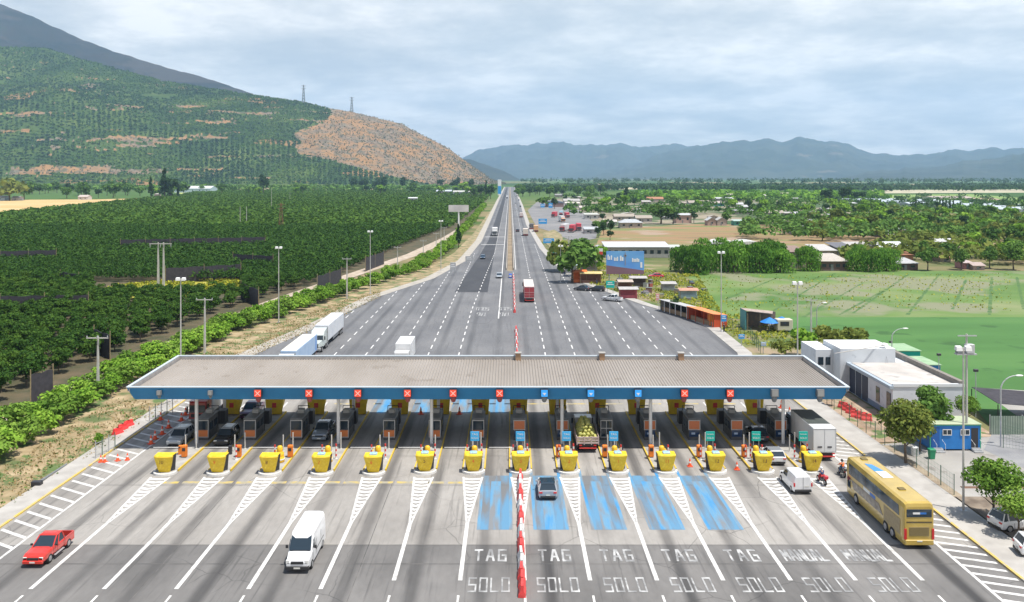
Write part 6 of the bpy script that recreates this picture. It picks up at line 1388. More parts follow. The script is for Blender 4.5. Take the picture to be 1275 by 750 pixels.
# far woods that read as one mass
def belt(name, x0, x1, y0, y1, n, h, m, label, seed):
    q = random.Random(seed); P = []
    for k in range(n): p = G(q.uniform(x0, x1), q.uniform(y0, y1)); P.append((p.x, p.y))
    mass(name, P, 22, 22, h, 5.0, m, label, seed, "woodland")
belt("far_woodland", -40, 620, 234, 239, 420, 12, LM_mid, "far off wood at the foot of the left hill", 21)
belt("far_woodland", 650, 1300, 232, 239.5, 760, 13, LM_dark, "far off dark wood across the valley plain", 22)
belt("far_woodland", 650, 1300, 226, 231, 380, 26, LM_dark, "bluish wood at the foot of the distant mountains", 23)
def grove(x0, x1, y0, y1, n, w, h, m, label, seed):
    q = random.Random(seed); P = []
    for k in range(n): p = G(q.uniform(x0, x1), q.uniform(y0, y1)); P.append((p.x, p.y))
    mass("valley_thicket", P, 60, w, h, 1.6, m, label, seed, "woodland")
grove(700, 1000, 243, 270, 170, 10, 7, LM_mid, "mixed green bushes and low trees filling the village gaps", 31)
grove(930, 1290, 252, 300, 260, 12, 7, LM_mid, "dense mid green thicket on the right of the valley", 32)
grove(1060, 1290, 262, 330, 120, 12, 6, LM_olive, "paler olive thicket among the trees on the right", 33)
grove(1000, 1290, 246, 262, 90, 14, 8, LM_dark, "dark undergrowth before the pale strip", 34)
belt("far_woodland", 780, 1100, 240, 250, 200, 7, LM_bright, "bright green far orchards behind the village", 24)

# ------------------------------------------------------------------ poles and lamps
def hgt(top, Y): return CAM_H - (top - HY) * Y / F
M_lampw = mat("lamp_white", (.75, .75, .74), rough=.4)
def mast(px, base, top, label, heads=2, Y=None, X=None, r=.13):
    p = G(px, base); 
    if Y: p = Vector(((px - HX) * Y / F, Y, 0))
    H = hgt(top, p.y); t = thing("light_mast", label, "light mast", (p.x, p.y, 0), 0, "tall light masts")
    MB().tube([(0, 0, 0), (0, 0, H)], r, 8, r * .6).build("mast", M_pole, t); MB().bbox(-.3, .3, -.3, .3, 0, .15, .03).build("base_plate", M_galv, t)
    MB().tube([(-.65, 0, H - .3), (.65, 0, H - .3)], .05, 6).build("crossbar", M_galv, t)
    for k in range(heads):
        x = -.45 + .9 * k / max(1, heads - 1) if heads > 1 else 0
        f = MB().loft([[(x - .3, -.2, H - .3), (x + .3, -.2, H - .3), (x + .3, .25, H - .2), (x - .3, .25, H - .2)], [(x - .26, -.16, H + .08), (x + .26, -.16, H + .08), (x + .26, .22, H + .15), (x - .26, .22, H + .15)]]).build("floodlight", M_lampw, t)
    return t
mast(347, 402, 308, "light mast with white heads on the left verge, nearest one beyond the canopy"); mast(461, 366, 288, "light mast on the left verge, second beyond the canopy"); mast(549, 337, 275, "light mast on the left verge, third beyond the canopy")
mast(225, 0, 347, "light mast with a white head rising behind the left canopy end", Y=129); mast(898, 413, 314, "light mast on the right verge beside the green field"); mast(993, 0, 352, "light mast rising behind the right canopy end", Y=124)
mast(1199.5, 637, 433, "very tall light mast on the right pavement in front of the blue cabin", r=.12)
mast(698, 352, 306, "thin light mast at the bend of the right road edge", r=.1)
mast(960, 0, 290, "thin far light mast above the willow row", Y=420, heads=1, r=.08) if 0 else None
def tpole(px, base, top, label, Y=None, arm=2.6, col=None, grp="concrete utility poles", insul=True, r=.19):
    p = G(px, base)
    if Y: p = Vector(((px - HX) * Y / F, Y, 0))
    H = hgt(top, p.y); t = thing("utility_pole", label, "utility pole", (p.x, p.y, -.05), 0, grp); c = col or M_pole
    MB().loft([[(-r, -r * .8, 0), (r, -r * .8, 0), (r, r * .8, 0), (-r, r * .8, 0)], [(-r * .5, -r * .45, H), (r * .5, -r * .45, H), (r * .5, r * .45, H), (-r * .5, r * .45, H)]]).build("shaft", c, t)
    if arm:
        MB().box(-arm / 2, arm / 2, -r - .1, -r + .02, H - .35, H - .2).build("crossarm", c, t)
        for x in (-arm / 2 + .1, 0, arm / 2 - .1): MB().lathe([(.06, 0), (.09, .08), (.05, .28)], (x, -r - .04, H - .2), 8).build("insulator", M_galv, t)
    return t
tpole(122, 492, 418, "concrete utility pole with a crossarm in the shrubs, nearest on the left", arm=3.2); tpole(255, 0, 371, "concrete utility pole rising behind the left part of the canopy", Y=152, arm=3.0)
for a, b, c, l in [(432, 372, 321, "concrete utility pole in the shrub row left of the second light mast"), (495, 343, 307, "concrete utility pole right of the second light mast"), (527, 327, 299, "concrete utility pole left of the third light mast"), (543, 318, 290, "concrete utility pole just left of the third light mast"), (338, 262, 233, "thick pale pole far out in the orchard"), (361, 251, 239, "small pale pole at the far orchard edge"), (299, 284, 257, "left one of two pale poles far out in the orchard"), (307, 284, 257, "right one of two pale poles far out in the orchard"), (553, 305, 283, "pale pole beside the track under the white billboard"), (1010, 416, 372, "concrete utility pole with a short crossarm at the crop edge"), (708, 322, 294, "pole in the roadside trees by the stalls")]:
    tpole(a, b, c, l, arm=0 if 290 < a < 365 else 2.4)
# twin pole frame
p, q = G(197, 359), G(213, 356); H = hgt(302, p.y); t = thing("twin_pole_frame", "pair of tall concrete poles joined by one long crossarm in the orchard", "power pole", (p.x, p.y, 0)); d = q.x - p.x
for x in (0, d): MB().loft([[(x - .3, -.25, 0), (x + .3, -.25, 0), (x + .3, .25, 0), (x - .3, .25, 0)], [(x - .15, -.12, H), (x + .15, -.12, H), (x + .15, .12, H), (x - .15, .12, H)]]).build("shaft", M_pole, t)
MB().box(-2.4, d + 2.4, -.35, -.2, H - .5, H - .25).build("crossarm", M_pole, t)
for x in (-2.2, d / 2, d + 2.2): MB().lathe([(.08, 0), (.12, -.5), (.08, -.9)], (x, -.28, H - .5), 8).build("insulator", M_galv, t)
# lattice tower, rusty, in the orchard and pylons on the hill
def lattice(px, base, top, label, w=2.2, m=None, Y=None, z0=0, r=.09, arms=True):
    p = G(px, base)
    if Y: p = Vector(((px - HX) * Y / F, Y, z0))
    H = hgt(top, p.y) - z0; t = thing("lattice_tower", label, "pylon", (p.x, p.y, z0), 0); m = m or mat("rusty_steel", (.20, .09, .05), rough=.8); n = 6
    lv = [(w / 2 * (1 - .7 * k / n), H * k / n) for k in range(n + 1)]; L = MB(); B = MB()
    for sx, sy in ((1, 1), (1, -1), (-1, 1), (-1, -1)): L.tube([(sx * lv[0][0], sy * lv[0][0], 0), (sx * lv[-1][0], sy * lv[-1][0], H)], r, 5, r * .6)
    for (a, z), (b, zz2) in zip(lv, lv[1:]):
        for s in (1, -1):
            B.tube([(-a, s * a, z), (b, s * b, zz2)], r * .6, 4); B.tube([(a, s * a, z), (-b, s * b, zz2)], r * .6, 4); B.tube([(s * a, -a, z), (s * b, b, zz2)], r * .6, 4); B.tube([(s * a, a, z), (s * b, -b, zz2)], r * .6, 4)
    L.build("corner_posts", m, t); B.build("bracing", m, t)
    if arms:
        for k, zf in enumerate((.80, .95)): MB().tube([(-w * .9, 0, H * zf), (w * .9, 0, H * zf)], r, 5).build("crossarm", m, t)
lattice(350, 287, 253, "rusty lattice tower standing in the far orchard", 2.6)
lattice(1232, 296, 256, "brown slender lattice water tower on the right by the thicket", 2.0) if 0 else None
def hill_z(px, py):
    i = int(round((px + 260) / (632 + 260) * (V1.shape[0] - 1))); col = V1[i]; e = HY - (col[:, 2] - CAM_H) * F / col[:, 1]; j = int(np.argmin(np.abs(e[:int(V1.shape[1] * .77)] - py))); return col[j]
for px, top, lab in [(378, 106, "thin grey pylon on the crest of the green hill"), (438, 121, "broad grey pylon on the crest where the hill turns brown")]:
    c = V1[int(round((px + 260) / (632 + 260) * (V1.shape[0] - 1))), int(V1.shape[1] * .75)]
    t = lattice(px, 0, top, lab, 12, M_steelg, Y=float(c[1]), z0=float(c[2]) - 2, r=.9)
# electric pole with transformer behind the tall mast
p = G(1203.5, 560); H = hgt(416, p.y); t = thing("transformer_pole", "electric pole with a grey transformer box and crossarm near the blue cabin", "utility pole", (p.x, p.y, 0))
MB().tube([(0, 0, 0), (0, 0, H)], .16, 8, .11).build("shaft", M_pole, t); MB().bbox(-.2, .75, -.45, .25, H - 2.2, H - 1.15, .06).build("transformer", mat("transformer_grey", (.45, .46, .46), rough=.5), t)
MB().box(-1.1, 1.1, -.2, -.1, H - .25, H - .12).build("crossarm", M_galv, t); MB().box(-1.3, 1.0, -.4, .3, H - 2.4, H - 2.25).build("platform", M_galv, t); MB().bbox(-1.25, -.5, -.35, .2, H - 2.2, H - 1.8, .05).build("fuse_box", M_steelg, t)
def curved(px, base, top, dirn, label, Y=None, X=None, reach=1.9):
    p = G(px, base)
    if Y: p = Vector((X, Y, 0))
    H = hgt(top, p.y); t = thing("street_lamp", label, "street lamp", (p.x, p.y, 0), 0, "curved street lamps")
    pts = [(0, 0, 0), (0, 0, H * .78)] + [(dirn * reach * (1 - math.cos(a)), 0, H * .78 + H * .2 * math.sin(a)) for a in np.linspace(.15, math.pi / 2, 7)]
    MB().tube(pts, .09, 8, .05).build("pole", M_galv, t); e = pts[-1]
    MB().ball((e[0] + dirn * .3, 0, e[2]), .5, .2, .11).build("lamp_head", M_lampw, t, True)
curved(1246, 556, 466, 1, "curved street lamp in the paved yard right of the blue cabin"); curved(0, 0, 408, 1, "curved street lamp beyond the white building", Y=138, X=62.5); curved(1017, 430, 376, 1, "slim curved lamp in the crop field behind the white building", reach=1.2)
def flood(px, Y, top, label):
    X = (px - HX) * Y / F; H = hgt(top, Y); t = thing("floodlight_post", label, "floodlight", (X, Y, 0), 0, "small floodlights behind the white building")
    MB().tube([(0, 0, 0), (0, 0, H)], .06, 6).build("post", M_galv, t); MB().bbox(-.3, .3, -.15, .15, H, H + .35, .04).build("head", M_dark, t)
flood(1109, 150, 427, "small dark floodlight post nearest the field lamp"); flood(1169, 128, 443, "small dark floodlight post behind the green roofed containers"); flood(1215, 112, 463, "small dark floodlight post above the black net shelter")

# ------------------------------------------------------------------ white building and yard
bld = thing("office_building", "long white toll office with flat roof, blue base band and dark doors", "building", (0, 0, 0))
M_wall = mat("office_wall", (.56, .60, .64), (.62, .66, .70), scale=.6, rough=.8, spots=((.50, .54, .58), .8, .62)); M_froof = mat("flat_roof", (.42, .39, .36), (.52, .49, .46), scale=.3, rough=.9, spots=((.36, .34, .32), .5, .58))
MB().box(50.6, 60.0, 111.5, 134, 0, 4.2).build("wall", M_wall, bld); MB().box(50.9, 59.4, 111.8, 126, 4.2, 4.28).build("roof", M_froof, bld)
MB().box(50.1, 50.62, 111.2, 127, 3.95, 4.35).build("eaves", mat("eaves_blue_grey", (.36, .42, .48), rough=.7), bld)
MB().box(59.4, 60.05, 111.45, 137, 4.2, 4.95).build("parapet", mat("parapet_brown", (.20, .18, .16), (.26, .24, .21), scale=1.5, rough=.9), bld)
MB().box(50.6, 60.05, 111.4, 111.75, 4.2, 4.6).build("parapet_coping", mat("coping_white", (.68, .70, .72), rough=.7), bld)
MB().box(50.55, 50.598, 111.5, 122.5, 0, .75).build("base_band", mat("base_blue", (.16, .22, .30), rough=.8), bld)
MB().box(49.2, 57.4, 125.6, 132.5, 0, 6.3).build("tower_block", M_wall, bld); MB().box(49.2, 57.4, 125.6, 132.5, 6.3, 6.36).build("tower_roof", mat("tower_roof_white", (.68, .70, .71), rough=.8), bld)
MB().box(46.6, 49.19, 128.5, 135, 0, 5.6).build("entrance_block", M_wall, bld); MB().box(46.6, 49.19, 128.5, 135, 5.6, 5.64).build("entrance_roof", mat("tower_roof_white", (.68, .70, .71)), bld)
for x0, x1 in ((46.95, 47.75), (48.1, 48.8)): MB().box(x0, x1, 128.44, 128.5, 3.3, 4.5).build("window", M_glass, bld)
M_navy = mat("navy_door", (.02, .03, .06), rough=.5)
for y0 in (119.2, 121.4, 123.6): MB().box(50.53, 50.6, y0, y0 + 1.9, .1, 3.6).build("door", M_navy, bld)
for y0 in (115.4,): w_ = MB().box(50.54, 50.6, y0, y0 + 1.1, 1.1, 3.1).build("window", M_glass, bld); MB().box(50.5, 50.54, y0 - .08, y0 + 1.18, 1.0, 1.1).build("sill", M_galv, w_)
MB().box(50.52, 50.6, 112.0, 113.2, .9, 3.2).build("window", M_glass, bld)
MB().tube([(50.7, 127.0, 6.4), (47.9, 119.8, 6.9)], .06, 6).build("rod", M_galv, bld) if 0 else None
mstub = thing("roof_antenna", "white dish antenna with a long slanting boom on the office roof", "antenna", (56.0, 126.2, 4.28)); MB().tube([(0, 0, 0), (0, 0, 2.8)], .07, 6).build("mast", M_lampw, mstub); MB().lathe([(.55, 0), (.5, .1), (.2, .22)], (0, 0, 2.6), 14).build("dish", M_lampw, mstub); MB().tube([(0, 0, 2.5), (-8.8, -3.6, 2.0)], .09, 6, .05).build("boom", M_pole, mstub)
for a, b in ((-.8, 0), (.8, .6), (.1, -1)): MB().tube([(a, b, 0), (0, 0, 2.2)], .03, 5).build("stay", M_galv, mstub)
def container(px0, px1, ytop, Y, z, side, top, label, L=6):
    X0 = (px0 - HX) * Y / F; X1 = (px1 - HX) * Y / F; t = thing("site_container", label, "container", (X0, Y, 0), 0, "green roofed containers beyond the office"); W = X1 - X0
    MB().bbox(0, W, 0, L, 0, z, .04).build("body", side, t); MB().box(-.15, W + .15, -.2, L + .2, z, z + .1).build("roof", top, t); MB().box(W * .2, W * .45, -.03, -.003, .8, 1.7).build("window", M_glass, t)
M_groof = mat("green_roof", (.24, .38, .22), (.32, .44, .28), scale=.8, rough=.8); M_cblue = mat("cabin_blue", (.015, .17, .50), (.02, .20, .56), scale=1.2, rough=.55, local=True)
container(1118, 1146, 443, 142, 2.6, M_teal, M_groof, "teal container with a green roof, farthest behind the office"); container(1132, 1171, 452, 131, 2.7, M_cblue, M_groof, "bright blue container with a green roof behind the office"); container(1153, 1196, 465, 119, 2.8, M_steelg, M_groof, "grey container with a pale green roof next to the net shelter", 5)
t = thing("net_shelter", "black net shelter stretched over dark posts behind the yard", "shelter", (62.5, 108, 0))
MB().loft([[(0, 0, 2.9), (9, -1, 2.4), (9, -1, 2.46), (0, 0, 2.96)], [(1, 8, 3.0), (10, 7, 2.5), (10, 7, 2.56), (1, 8, 3.06)]]).build("net_roof", M_net, t)
for x, y in ((0, 0), (4.5, -.5), (9, -1), (1, 8), (10, 7)): MB().tube([(x, y, 0), (x, y, 2.8)], .07, 6).build("post", M_dark, t)
t = thing("corrugated_fence", "grey green corrugated metal fence behind the blue cabin", "fence", (59.6, 104.6, 0)); mb = MB(); k = 0
for i in range(54): x = i * .15; mb.quad((x, -.0 if i % 2 else .06, 0), (x + .15, .06 if i % 2 else 0, 0), (x + .15, .06 if i % 2 else 0, 2.3), (x, 0 if i % 2 else .06, 2.3))
mb.build("metal_sheet", mat("fence_sheet", (.20, .26, .20), (.26, .31, .25), scale=.8, rough=.7), t)
for x in (0, 4, 8): MB().box(x - .05, x + .05, .08, .18, 0, 2.4).build("post", M_galv, t)
# blue cabin
p0, p1 = G(1158, 561), G(1221, 561); t = thing("site_cabin", "bright blue site cabin with green trimmed roof, two windows and steps", "cabin", (p0.x, p0.y, 0)); W = p1.x - p0.x; D = 3.2
MB().box(0, W, 0, D, .15, 2.95).build("body", M_cblue, t); tr = MB()
for x in (-.03, W - .07): tr.box(x, x + .1, -.04, .06, .1, 3.0)
tr.box(-.03, W + .03, -.05, .06, 2.9, 3.02).build("corner_trim", mat("trim_green", (.05, .40, .22), rough=.6), t)
MB().box(-.12, W + .12, -.12, D + .12, 3.02, 3.1).build("roof", mat("cabin_roof", (.34, .40, .26), (.42, .46, .32), scale=1, rough=.9), t)
for x in (1.5, 3.6):
    w_ = MB().box(x, x + .95, -.06, -.01, 1.85, 2.4).build("window", M_glass, t); f_ = MB().box(x - .06, x + 1.01, -.08, -.061, 2.4, 2.48).box(x - .06, x + 1.01, -.08, -.061, 1.77, 1.85).box(x - .06, x, -.08, -.061, 1.85, 2.4).box(x + .95, x + 1.01, -.08, -.061, 1.85, 2.4).box(x + .44, x + .5, -.08, -.061, 1.85, 2.4).build("frame", M_wpaint, w_)
MB().box(.15, 1.1, -.03, -.004, .2, 2.7).build("door", mat("cabin_blue_dark", (.012, .10, .36), rough=.6), t); MB().box(W - 1.1, W - .3, -.03, -.004, .2, 2.6).build("door", M_dark, t)
for x in (.35, W - 1.15):
    s_ = MB()
    for k in range(3): s_.box(x, x + 1.0, -.9 + k * .28, -.62 + k * .28, 0, .1 + k * .12)
    s_.build("steps", M_galv, t); MB().tube([(x, -.9, .1), (x, -.9, .95), (x, -.1, 1.3)], .025, 5).tube([(x + 1, -.9, .1), (x + 1, -.9, .95), (x + 1, -.1, 1.3)], .025, 5).build("handrail", M_wpaint, t)
p = G(1160, 571); t = thing("waste_bin", "green wheeled waste bin at the left corner of the blue cabin", "bin", (p.x, p.y, 0)); MB().loft([[(-.25, -.25, 0), (.25, -.25, 0), (.25, .25, 0), (-.25, .25, 0)], [(-.33, -.33, 1.0), (.33, -.33, 1.0), (.33, .33, 1.0), (-.33, .33, 1.0)]]).build("bin_body", mat("bin_green", (.02, .25, .12), rough=.5), t); MB().bbox(-.36, .36, -.36, .36, 1.0, 1.1, .03).build("lid", mat("bin_green", (.02, .25, .12)), t)
p = G(1139, 567); t = thing("service_box", "pale grey service box left of the green bin", "service box", (p.x, p.y, 0)); MB().bbox(-.35, .35, -.25, .25, 0, 1.0, .05).build("casing", M_wpaint, t); MB().box(-.28, .28, -.27, -.252, .15, .85).build("door", M_galv, t)
# speed bump across the yard
MB_ = MB().xprism([(86.6, -.03), (86.75, .05), (87.0, .05), (87.15, -.03)], 46.5, 80); o = struct("speed_bump", MB_, mat("bump_brown", (.16, .09, .06), rough=.9))
# mesh fence along the right pavement
def meshfence(pts, label, h=2.1, step=2.6, n_wire=9, group=None):
    t = thing("mesh_fence", label, "fence", (pts[0][0], pts[0][1], 0), 0, group); o = Vector((pts[0][0], pts[0][1], 0)); W = MB(); cnt = 0
    for a, b in zip(pts, pts[1:]):
        a, b = Vector((*a, 0)) - o, Vector((*b, 0)) - o; L = (b - a).length; n = max(1, int(L / step))
        for k in range(n):
            c = a.lerp(b, k / n); MB().tube([c, c + Vector((0, 0, h + .1))], .045, 6).build("post", M_fence, t)
        for z in np.linspace(.1, h, 5): W.tube([a + Vector((0, 0, z)), b + Vector((0, 0, z))], .012, 3)
        m = int(L / .3)
        for k in range(m): c = a.lerp(b, k / m); W.tube([c + Vector((0, 0, .1)), c + Vector((0, 0, h))], .007, 3)
    W.build("wire_mesh", M_fence, t); return t
meshfence([(44.5, 84.5), (44.5, 121)], "long green wire mesh fence with posts along the right pavement"); meshfence([(58.2, 99.5), (61.5, 97.5), (62.2, 100.5), (60.2, 103.4)], "short grey mesh fence curving round a dry patch right of the cabin", 1.6)
meshfence([(45.2, 152), (47.4, 166), (45.8, 178)], "fence of green posts and mesh on the road edge behind the right canopy end"); meshfence([(46, 104.5), (46.2, 117)], "low wire fence around the bare soil by the office", 1.4)
MB_ = MB().box(44.2, 45.2, 84, 100, -.05, .12); struct("fence_plinth", MB_, mat("plinth_soil", (.26, .20, .14), (.34, .28, .2), scale=1, rough=.95))

# ------------------------------------------------------------------ signs and billboards
p0, p1 = G(755, 366), G(802, 366); Y = p0.y; t = thing("billboard", "large blue roadside billboard with white lettering and a cross shaped mark", "billboard", (p0.x, Y + 18, 0)); Yb = Y + 18; W = (802 - 755) * Yb / F; x0 = (755 - HX) * Yb / F - p0.x; zt, zb = hgt(313, Yb), hgt(341.5, Yb)
MB().box(x0, x0 + W, 0, .3, zb, zt).build("panel", mat("billboard_blue", (.16, .40, .68), (.10, .28, .66), scale=.10, rough=.5, stretch=(1, 1, 2)), t)
MB().loft([[(x0, -.02, zb), (x0 + W, -.02, zb), (x0 + W, -.02, zb + 1.1), (x0, -.02, zb + 2.6)], [(x0, 0, zb), (x0 + W, 0, zb), (x0 + W, 0, zb + 1.1), (x0, 0, zb + 2.6)]]).build("ground_image", mat("billboard_brown", (.20, .11, .14), rough=.6), t)
wb = MB()
for f0, f1, zo, zh in ((.03, .06, 4.2, 1.5), (.07, .10, 4.2, 1.0), (.12, .15, 4.2, 1.3), (.20, .23, 3.9, 1.0), (.24, .27, 3.9, .9), (.28, .31, 3.9, 1.2), (.36, .40, 3.9, 1.5), (.41, .45, 3.9, 1.1), (.68, .71, 3.6, 1.1), (.72, .75, 3.6, .9), (.76, .79, 3.6, .9), (.80, .83, 3.6, 1.1), (.84, .87, 3.6, .9), (.90, .95, 1.9, 1.6)): wb.box(x0 + W * f0, x0 + W * f1, -.05, -.02, zb + zo, zb + zo + zh)
wb.build("lettering", M_wpaint, t); MB().box(x0 + W * .49, x0 + W * .51, -.05, -.02, zb + 2.6, zb + 6.4).box(x0 + W * .46, x0 + W * .54, -.05, -.02, zb + 5.2, zb + 5.7).build("cross_mark", mat("mark_grey", (.25, .25, .28), rough=.6), t)
for f in (.08, .36, .64, .92): MB().tube([(x0 + W * f, .5, 0), (x0 + W * f, .5, zt - .5)], .16, 8).build("leg", M_galv, t)
p = G(571, 292); Yb = p.y; t = thing("billboard", "white roadside billboard on one post above the far shrub row", "billboard", (p.x, Yb, 0)); zt, zb = hgt(255.5, Yb), hgt(264, Yb); W = 25 * Yb / F
MB().box(-W / 2, W / 2, -.2, .2, zb, zt).build("panel", mat("billboard_white", (.62, .60, .58), (.50, .48, .47), scale=.2, rough=.6), t); MB().tube([(0, .4, 0), (0, .4, zb + .5)], .45, 10).build("leg", M_wpaint, t)
p = G(622, 243.5); t = thing("totem_sign", "tall narrow blue and white totem sign at the end of the highway", "sign", (p.x, p.y, 0)); H = hgt(224, p.y)
MB().bbox(-3, 3, -.6, .6, 0, H, .2).build("panel", M_wpaint, t); MB().box(-2.8, 2.8, -.7, -.6, H * .1, H * .6).build("blue_field", M_blues, t)
def roadsign(px, base, x0, x1, y0, y1, m, label, posts=2, Yo=0, writing=None):
    p = G(px, base); Yb = p.y; t = thing("road_sign", label, "road sign", (p.x, Yb, 0)); zt, zb = hgt(y0, Yb), hgt(y1, Yb); W = (x1 - x0) * Yb / F; cx = ((x0 + x1) / 2 - HX) * Yb / F - p.x
    MB().bbox(cx - W / 2, cx + W / 2, -.06, .06, zb, zt, .03).build("panel", m, t); o = MB().box(cx - W * .4, cx + W * .4, -.09, -.062, zb + (zt - zb) * .42, zb + (zt - zb) * .52).box(cx - W * .3, cx + W * .25, -.09, -.062, zb + (zt - zb) * .68, zb + (zt - zb) * .78)
    if not writing: o.build("lettering", M_wpaint, t)
    for s in ((-1, 1) if posts == 2 else (0,)): MB().tube([(cx + s * W * .35, .12, 0), (cx + s * W * .35, .12, zt - .1)], .07, 6).build("post", M_galv, t)
roadsign(675.5, 284, 670.5, 681, 272.5, 279, M_blues, "blue road sign at the lorry park entrance, farther one"); roadsign(683, 309, 676.5, 690, 297, 303, M_blues, "wide blue road sign on the dry traffic island"); roadsign(692, 325, 688.5, 696.5, 313.5, 320, M_teal, "round ended green road sign by the right shoulder", 1); roadsign(698, 328, 695.5, 701.5, 318, 324, M_teal, "small green road sign behind the round ended one", 1)
roadsign(760, 366, 754.5, 765, 350, 358.5, M_teal, "green road sign beside the black parked car"); roadsign(901, 414, 898, 904.5, 392.5, 400.5, M_blues, "small sky blue sign above the person in black", 1); roadsign(923, 432, 919.5, 927, 416.5, 422, M_blues, "low blue sign at the start of the service fence", 1)
roadsign(675, 262, 673, 678, 254, 258.5, M_blues, "tiny blue sign in front of the arched station roof, left one"); roadsign(685, 263, 683, 688, 253, 259, M_blues, "tiny blue sign in front of the arched station roof, right one")
roadsign(564, 343, 560.5, 567.5, 327, 337, M_galv, "back of a grey road sign on the left verge, nearer one"); roadsign(584, 328, 579.5, 589, 319, 326, M_galv, "back of a grey road sign on the left verge, farther one"); roadsign(818, 379, 816.5, 821, 366, 374, mat("sign_pink", (.65, .3, .32), rough=.6), "white and pink sign board at the end of the grey roofed stall", 1)
roadsign(950, 441, 947, 954, 426, 431, mat("sign_pale_blue", (.35, .48, .62), rough=.6), "pale blue notice on the service fence", 1)

# ------------------------------------------------------------------ roadside stalls
def stall(a, b, h, m, roof, label, n, back=None, depth=3.2, cat="stall"):
    p, q = G(*a), G(*b); d = q - p; L = d.length; rz = math.atan2(d.y, d.x); t = thing("roadside_stall", label, cat, (p.x, p.y, .1), rz)
    MB().loft([[(-.3, -.5, h + .1), (L + .3, -.5, h + .1), (L + .3, -.5, h + .2), (-.3, -.5, h + .2)], [(-.3, depth, h - .3), (L + .3, depth, h - .3), (L + .3, depth, h - .2), (-.3, depth, h - .2)]]).build("roof", roof, t)
    MB().box(0, L, depth - .2, depth - .05, 0, h - .35).build("back_wall", back or m, t)
    for x in (0, L - .08): MB().box(x, x + .08, 0, depth - .2, 0, h - .1).build("side_wall", m, t)
    for k in range(n + 1): MB().box(k * (L - .12) / n, k * (L - .12) / n + .12, -.4, -.28, 0, h + .1).build("post", M_wpaint if n > 3 else m, t)
    MB().box(.3, L - .3, .3, 1.0, 0, .9).build("counter", mat("counter_wood", (.30, .20, .12), rough=.8), t)
stall((822, 387), (857, 397.5), 2.5, mat("stall_grey", (.28, .27, .25), rough=.8), mat("stall_roof_grey", (.42, .42, .42), rough=.8), "long grey roofed roadside stall with dark open bays", 5, M_dark)
stall((857.5, 398), (889, 408.5), 2.7, mat("stall_red", (.50, .07, .02), rough=.7), mat("stall_roof_orange", (.75, .26, .10), (.65, .22, .08), scale=1, rough=.8), "orange roofed roadside stall with red back wall", 3, mat("stall_red", (.50, .07, .02)))
p = G(884, 406.5); t = thing("orange_booth", "bright orange end booth of the red stall", "booth", (p.x, p.y, .1), 0); MB().bbox(0, 1.6, 0, 2.4, 0, 2.6, .05).build("cabin", M_orange, t); MB().box(.3, 1.3, -.03, 0, .9, 2.2).build("window", mat("booth_yellow", (.8, .35, .03), rough=.6), t)
p = G(928, 411); t = thing("market_shelter", "rough shelter with teal wall and blue tarpaulins beside the crop field", "shelter", (p.x, p.y, 0)); 
MB().box(0, .2, 0, 4, 0, 4.0).build("side_wall", mat("wall_teal", (.10, .32, .35), rough=.8), t); MB().box(.2, 7.5, 3.8, 4, 0, 3.2).build("back_wall", mat("wall_board", (.24, .17, .13), (.16, .14, .13), scale=2, rough=.9), t)
MB().loft([[(0, -.3, 4.0), (5.5, -.6, 3.4), (5.5, -.6, 3.5), (0, -.3, 4.1)], [(0, 4, 3.9), (7, 4, 3.2), (7, 4, 3.3), (0, 4, 4.0)]]).build("roof", mat("shelter_roof", (.30, .22, .18), (.45, .38, .34), scale=1.5, rough=.9), t)
for x in (.4, 3, 5.4): MB().tube([(x, -.3, 0), (x, -.3, 3.5)], .07, 6).build("post", M_post, t)
for k, (dx_, dy_, s) in enumerate(((4.6, -1.5, 2.0), (7.4, -.6, 2.2))):
    u = thing("sun_canopy", "bright blue pointed tarpaulin canopy by the shelter, %s one" % ("left" if k == 0 else "right"), "tarpaulin", (p.x + dx_, p.y + dy_, 0)); MB().lathe([(s, 1.9), (s * .5, 2.4), (.05, 2.9)], (0, 0, 0), 8).build("tarpaulin", mat("tarp_blue", (.02, .20, .62), rough=.6), u); MB().tube([(0, 0, 0), (0, 0, 2.9)], .04, 6).build("pole", M_galv, u)
p = G(968, 414); t = thing("food_truck", "small cream kiosk with a dark serving hatch by the blue canopies", "kiosk", (p.x, p.y, 0)); MB().bbox(0, 3.2, 0, 2.2, .4, 2.6, .1).build("body", mat("kiosk_cream", (.55, .50, .40), rough=.7), t); MB().box(.6, 2.4, -.03, 0, 1.3, 2.2).build("hatch", M_dark, t); wheels(t, 1.8, (.6,), .3)
def misc_stall(px, base, w, h, m, roof, label):
    w *= .8; h *= .8; p = G(px, base); t = thing("market_stall", label, "stall", (p.x, p.y, 0)); MB().box(-w / 2, w / 2, 1.6, 1.75, 0, h - .3).build("back_wall", m, t); MB().loft([[(-w / 2 - .2, -.6, h), (w / 2 + .2, -.6, h), (w / 2 + .2, -.6, h + .08), (-w / 2 - .2, -.6, h + .08)], [(-w / 2 - .2, 2, h + .4), (w / 2 + .2, 2, h + .4), (w / 2 + .2, 2, h + .48), (-w / 2 - .2, 2, h + .48)]]).build("roof", roof, t)
    for s in (-1, 1): MB().box(s * w / 2 - .06, s * w / 2 + .06, -.4, -.28, 0, h).build("post", M_post, t)
    MB().box(-w / 2 + .2, w / 2 - .2, 0, .7, 0, .9).build("counter", m, t)
MR = lambda n_, c: mat("sheet_" + n_, c, tuple(v * .8 for v in c), scale=1.5, rough=.85)
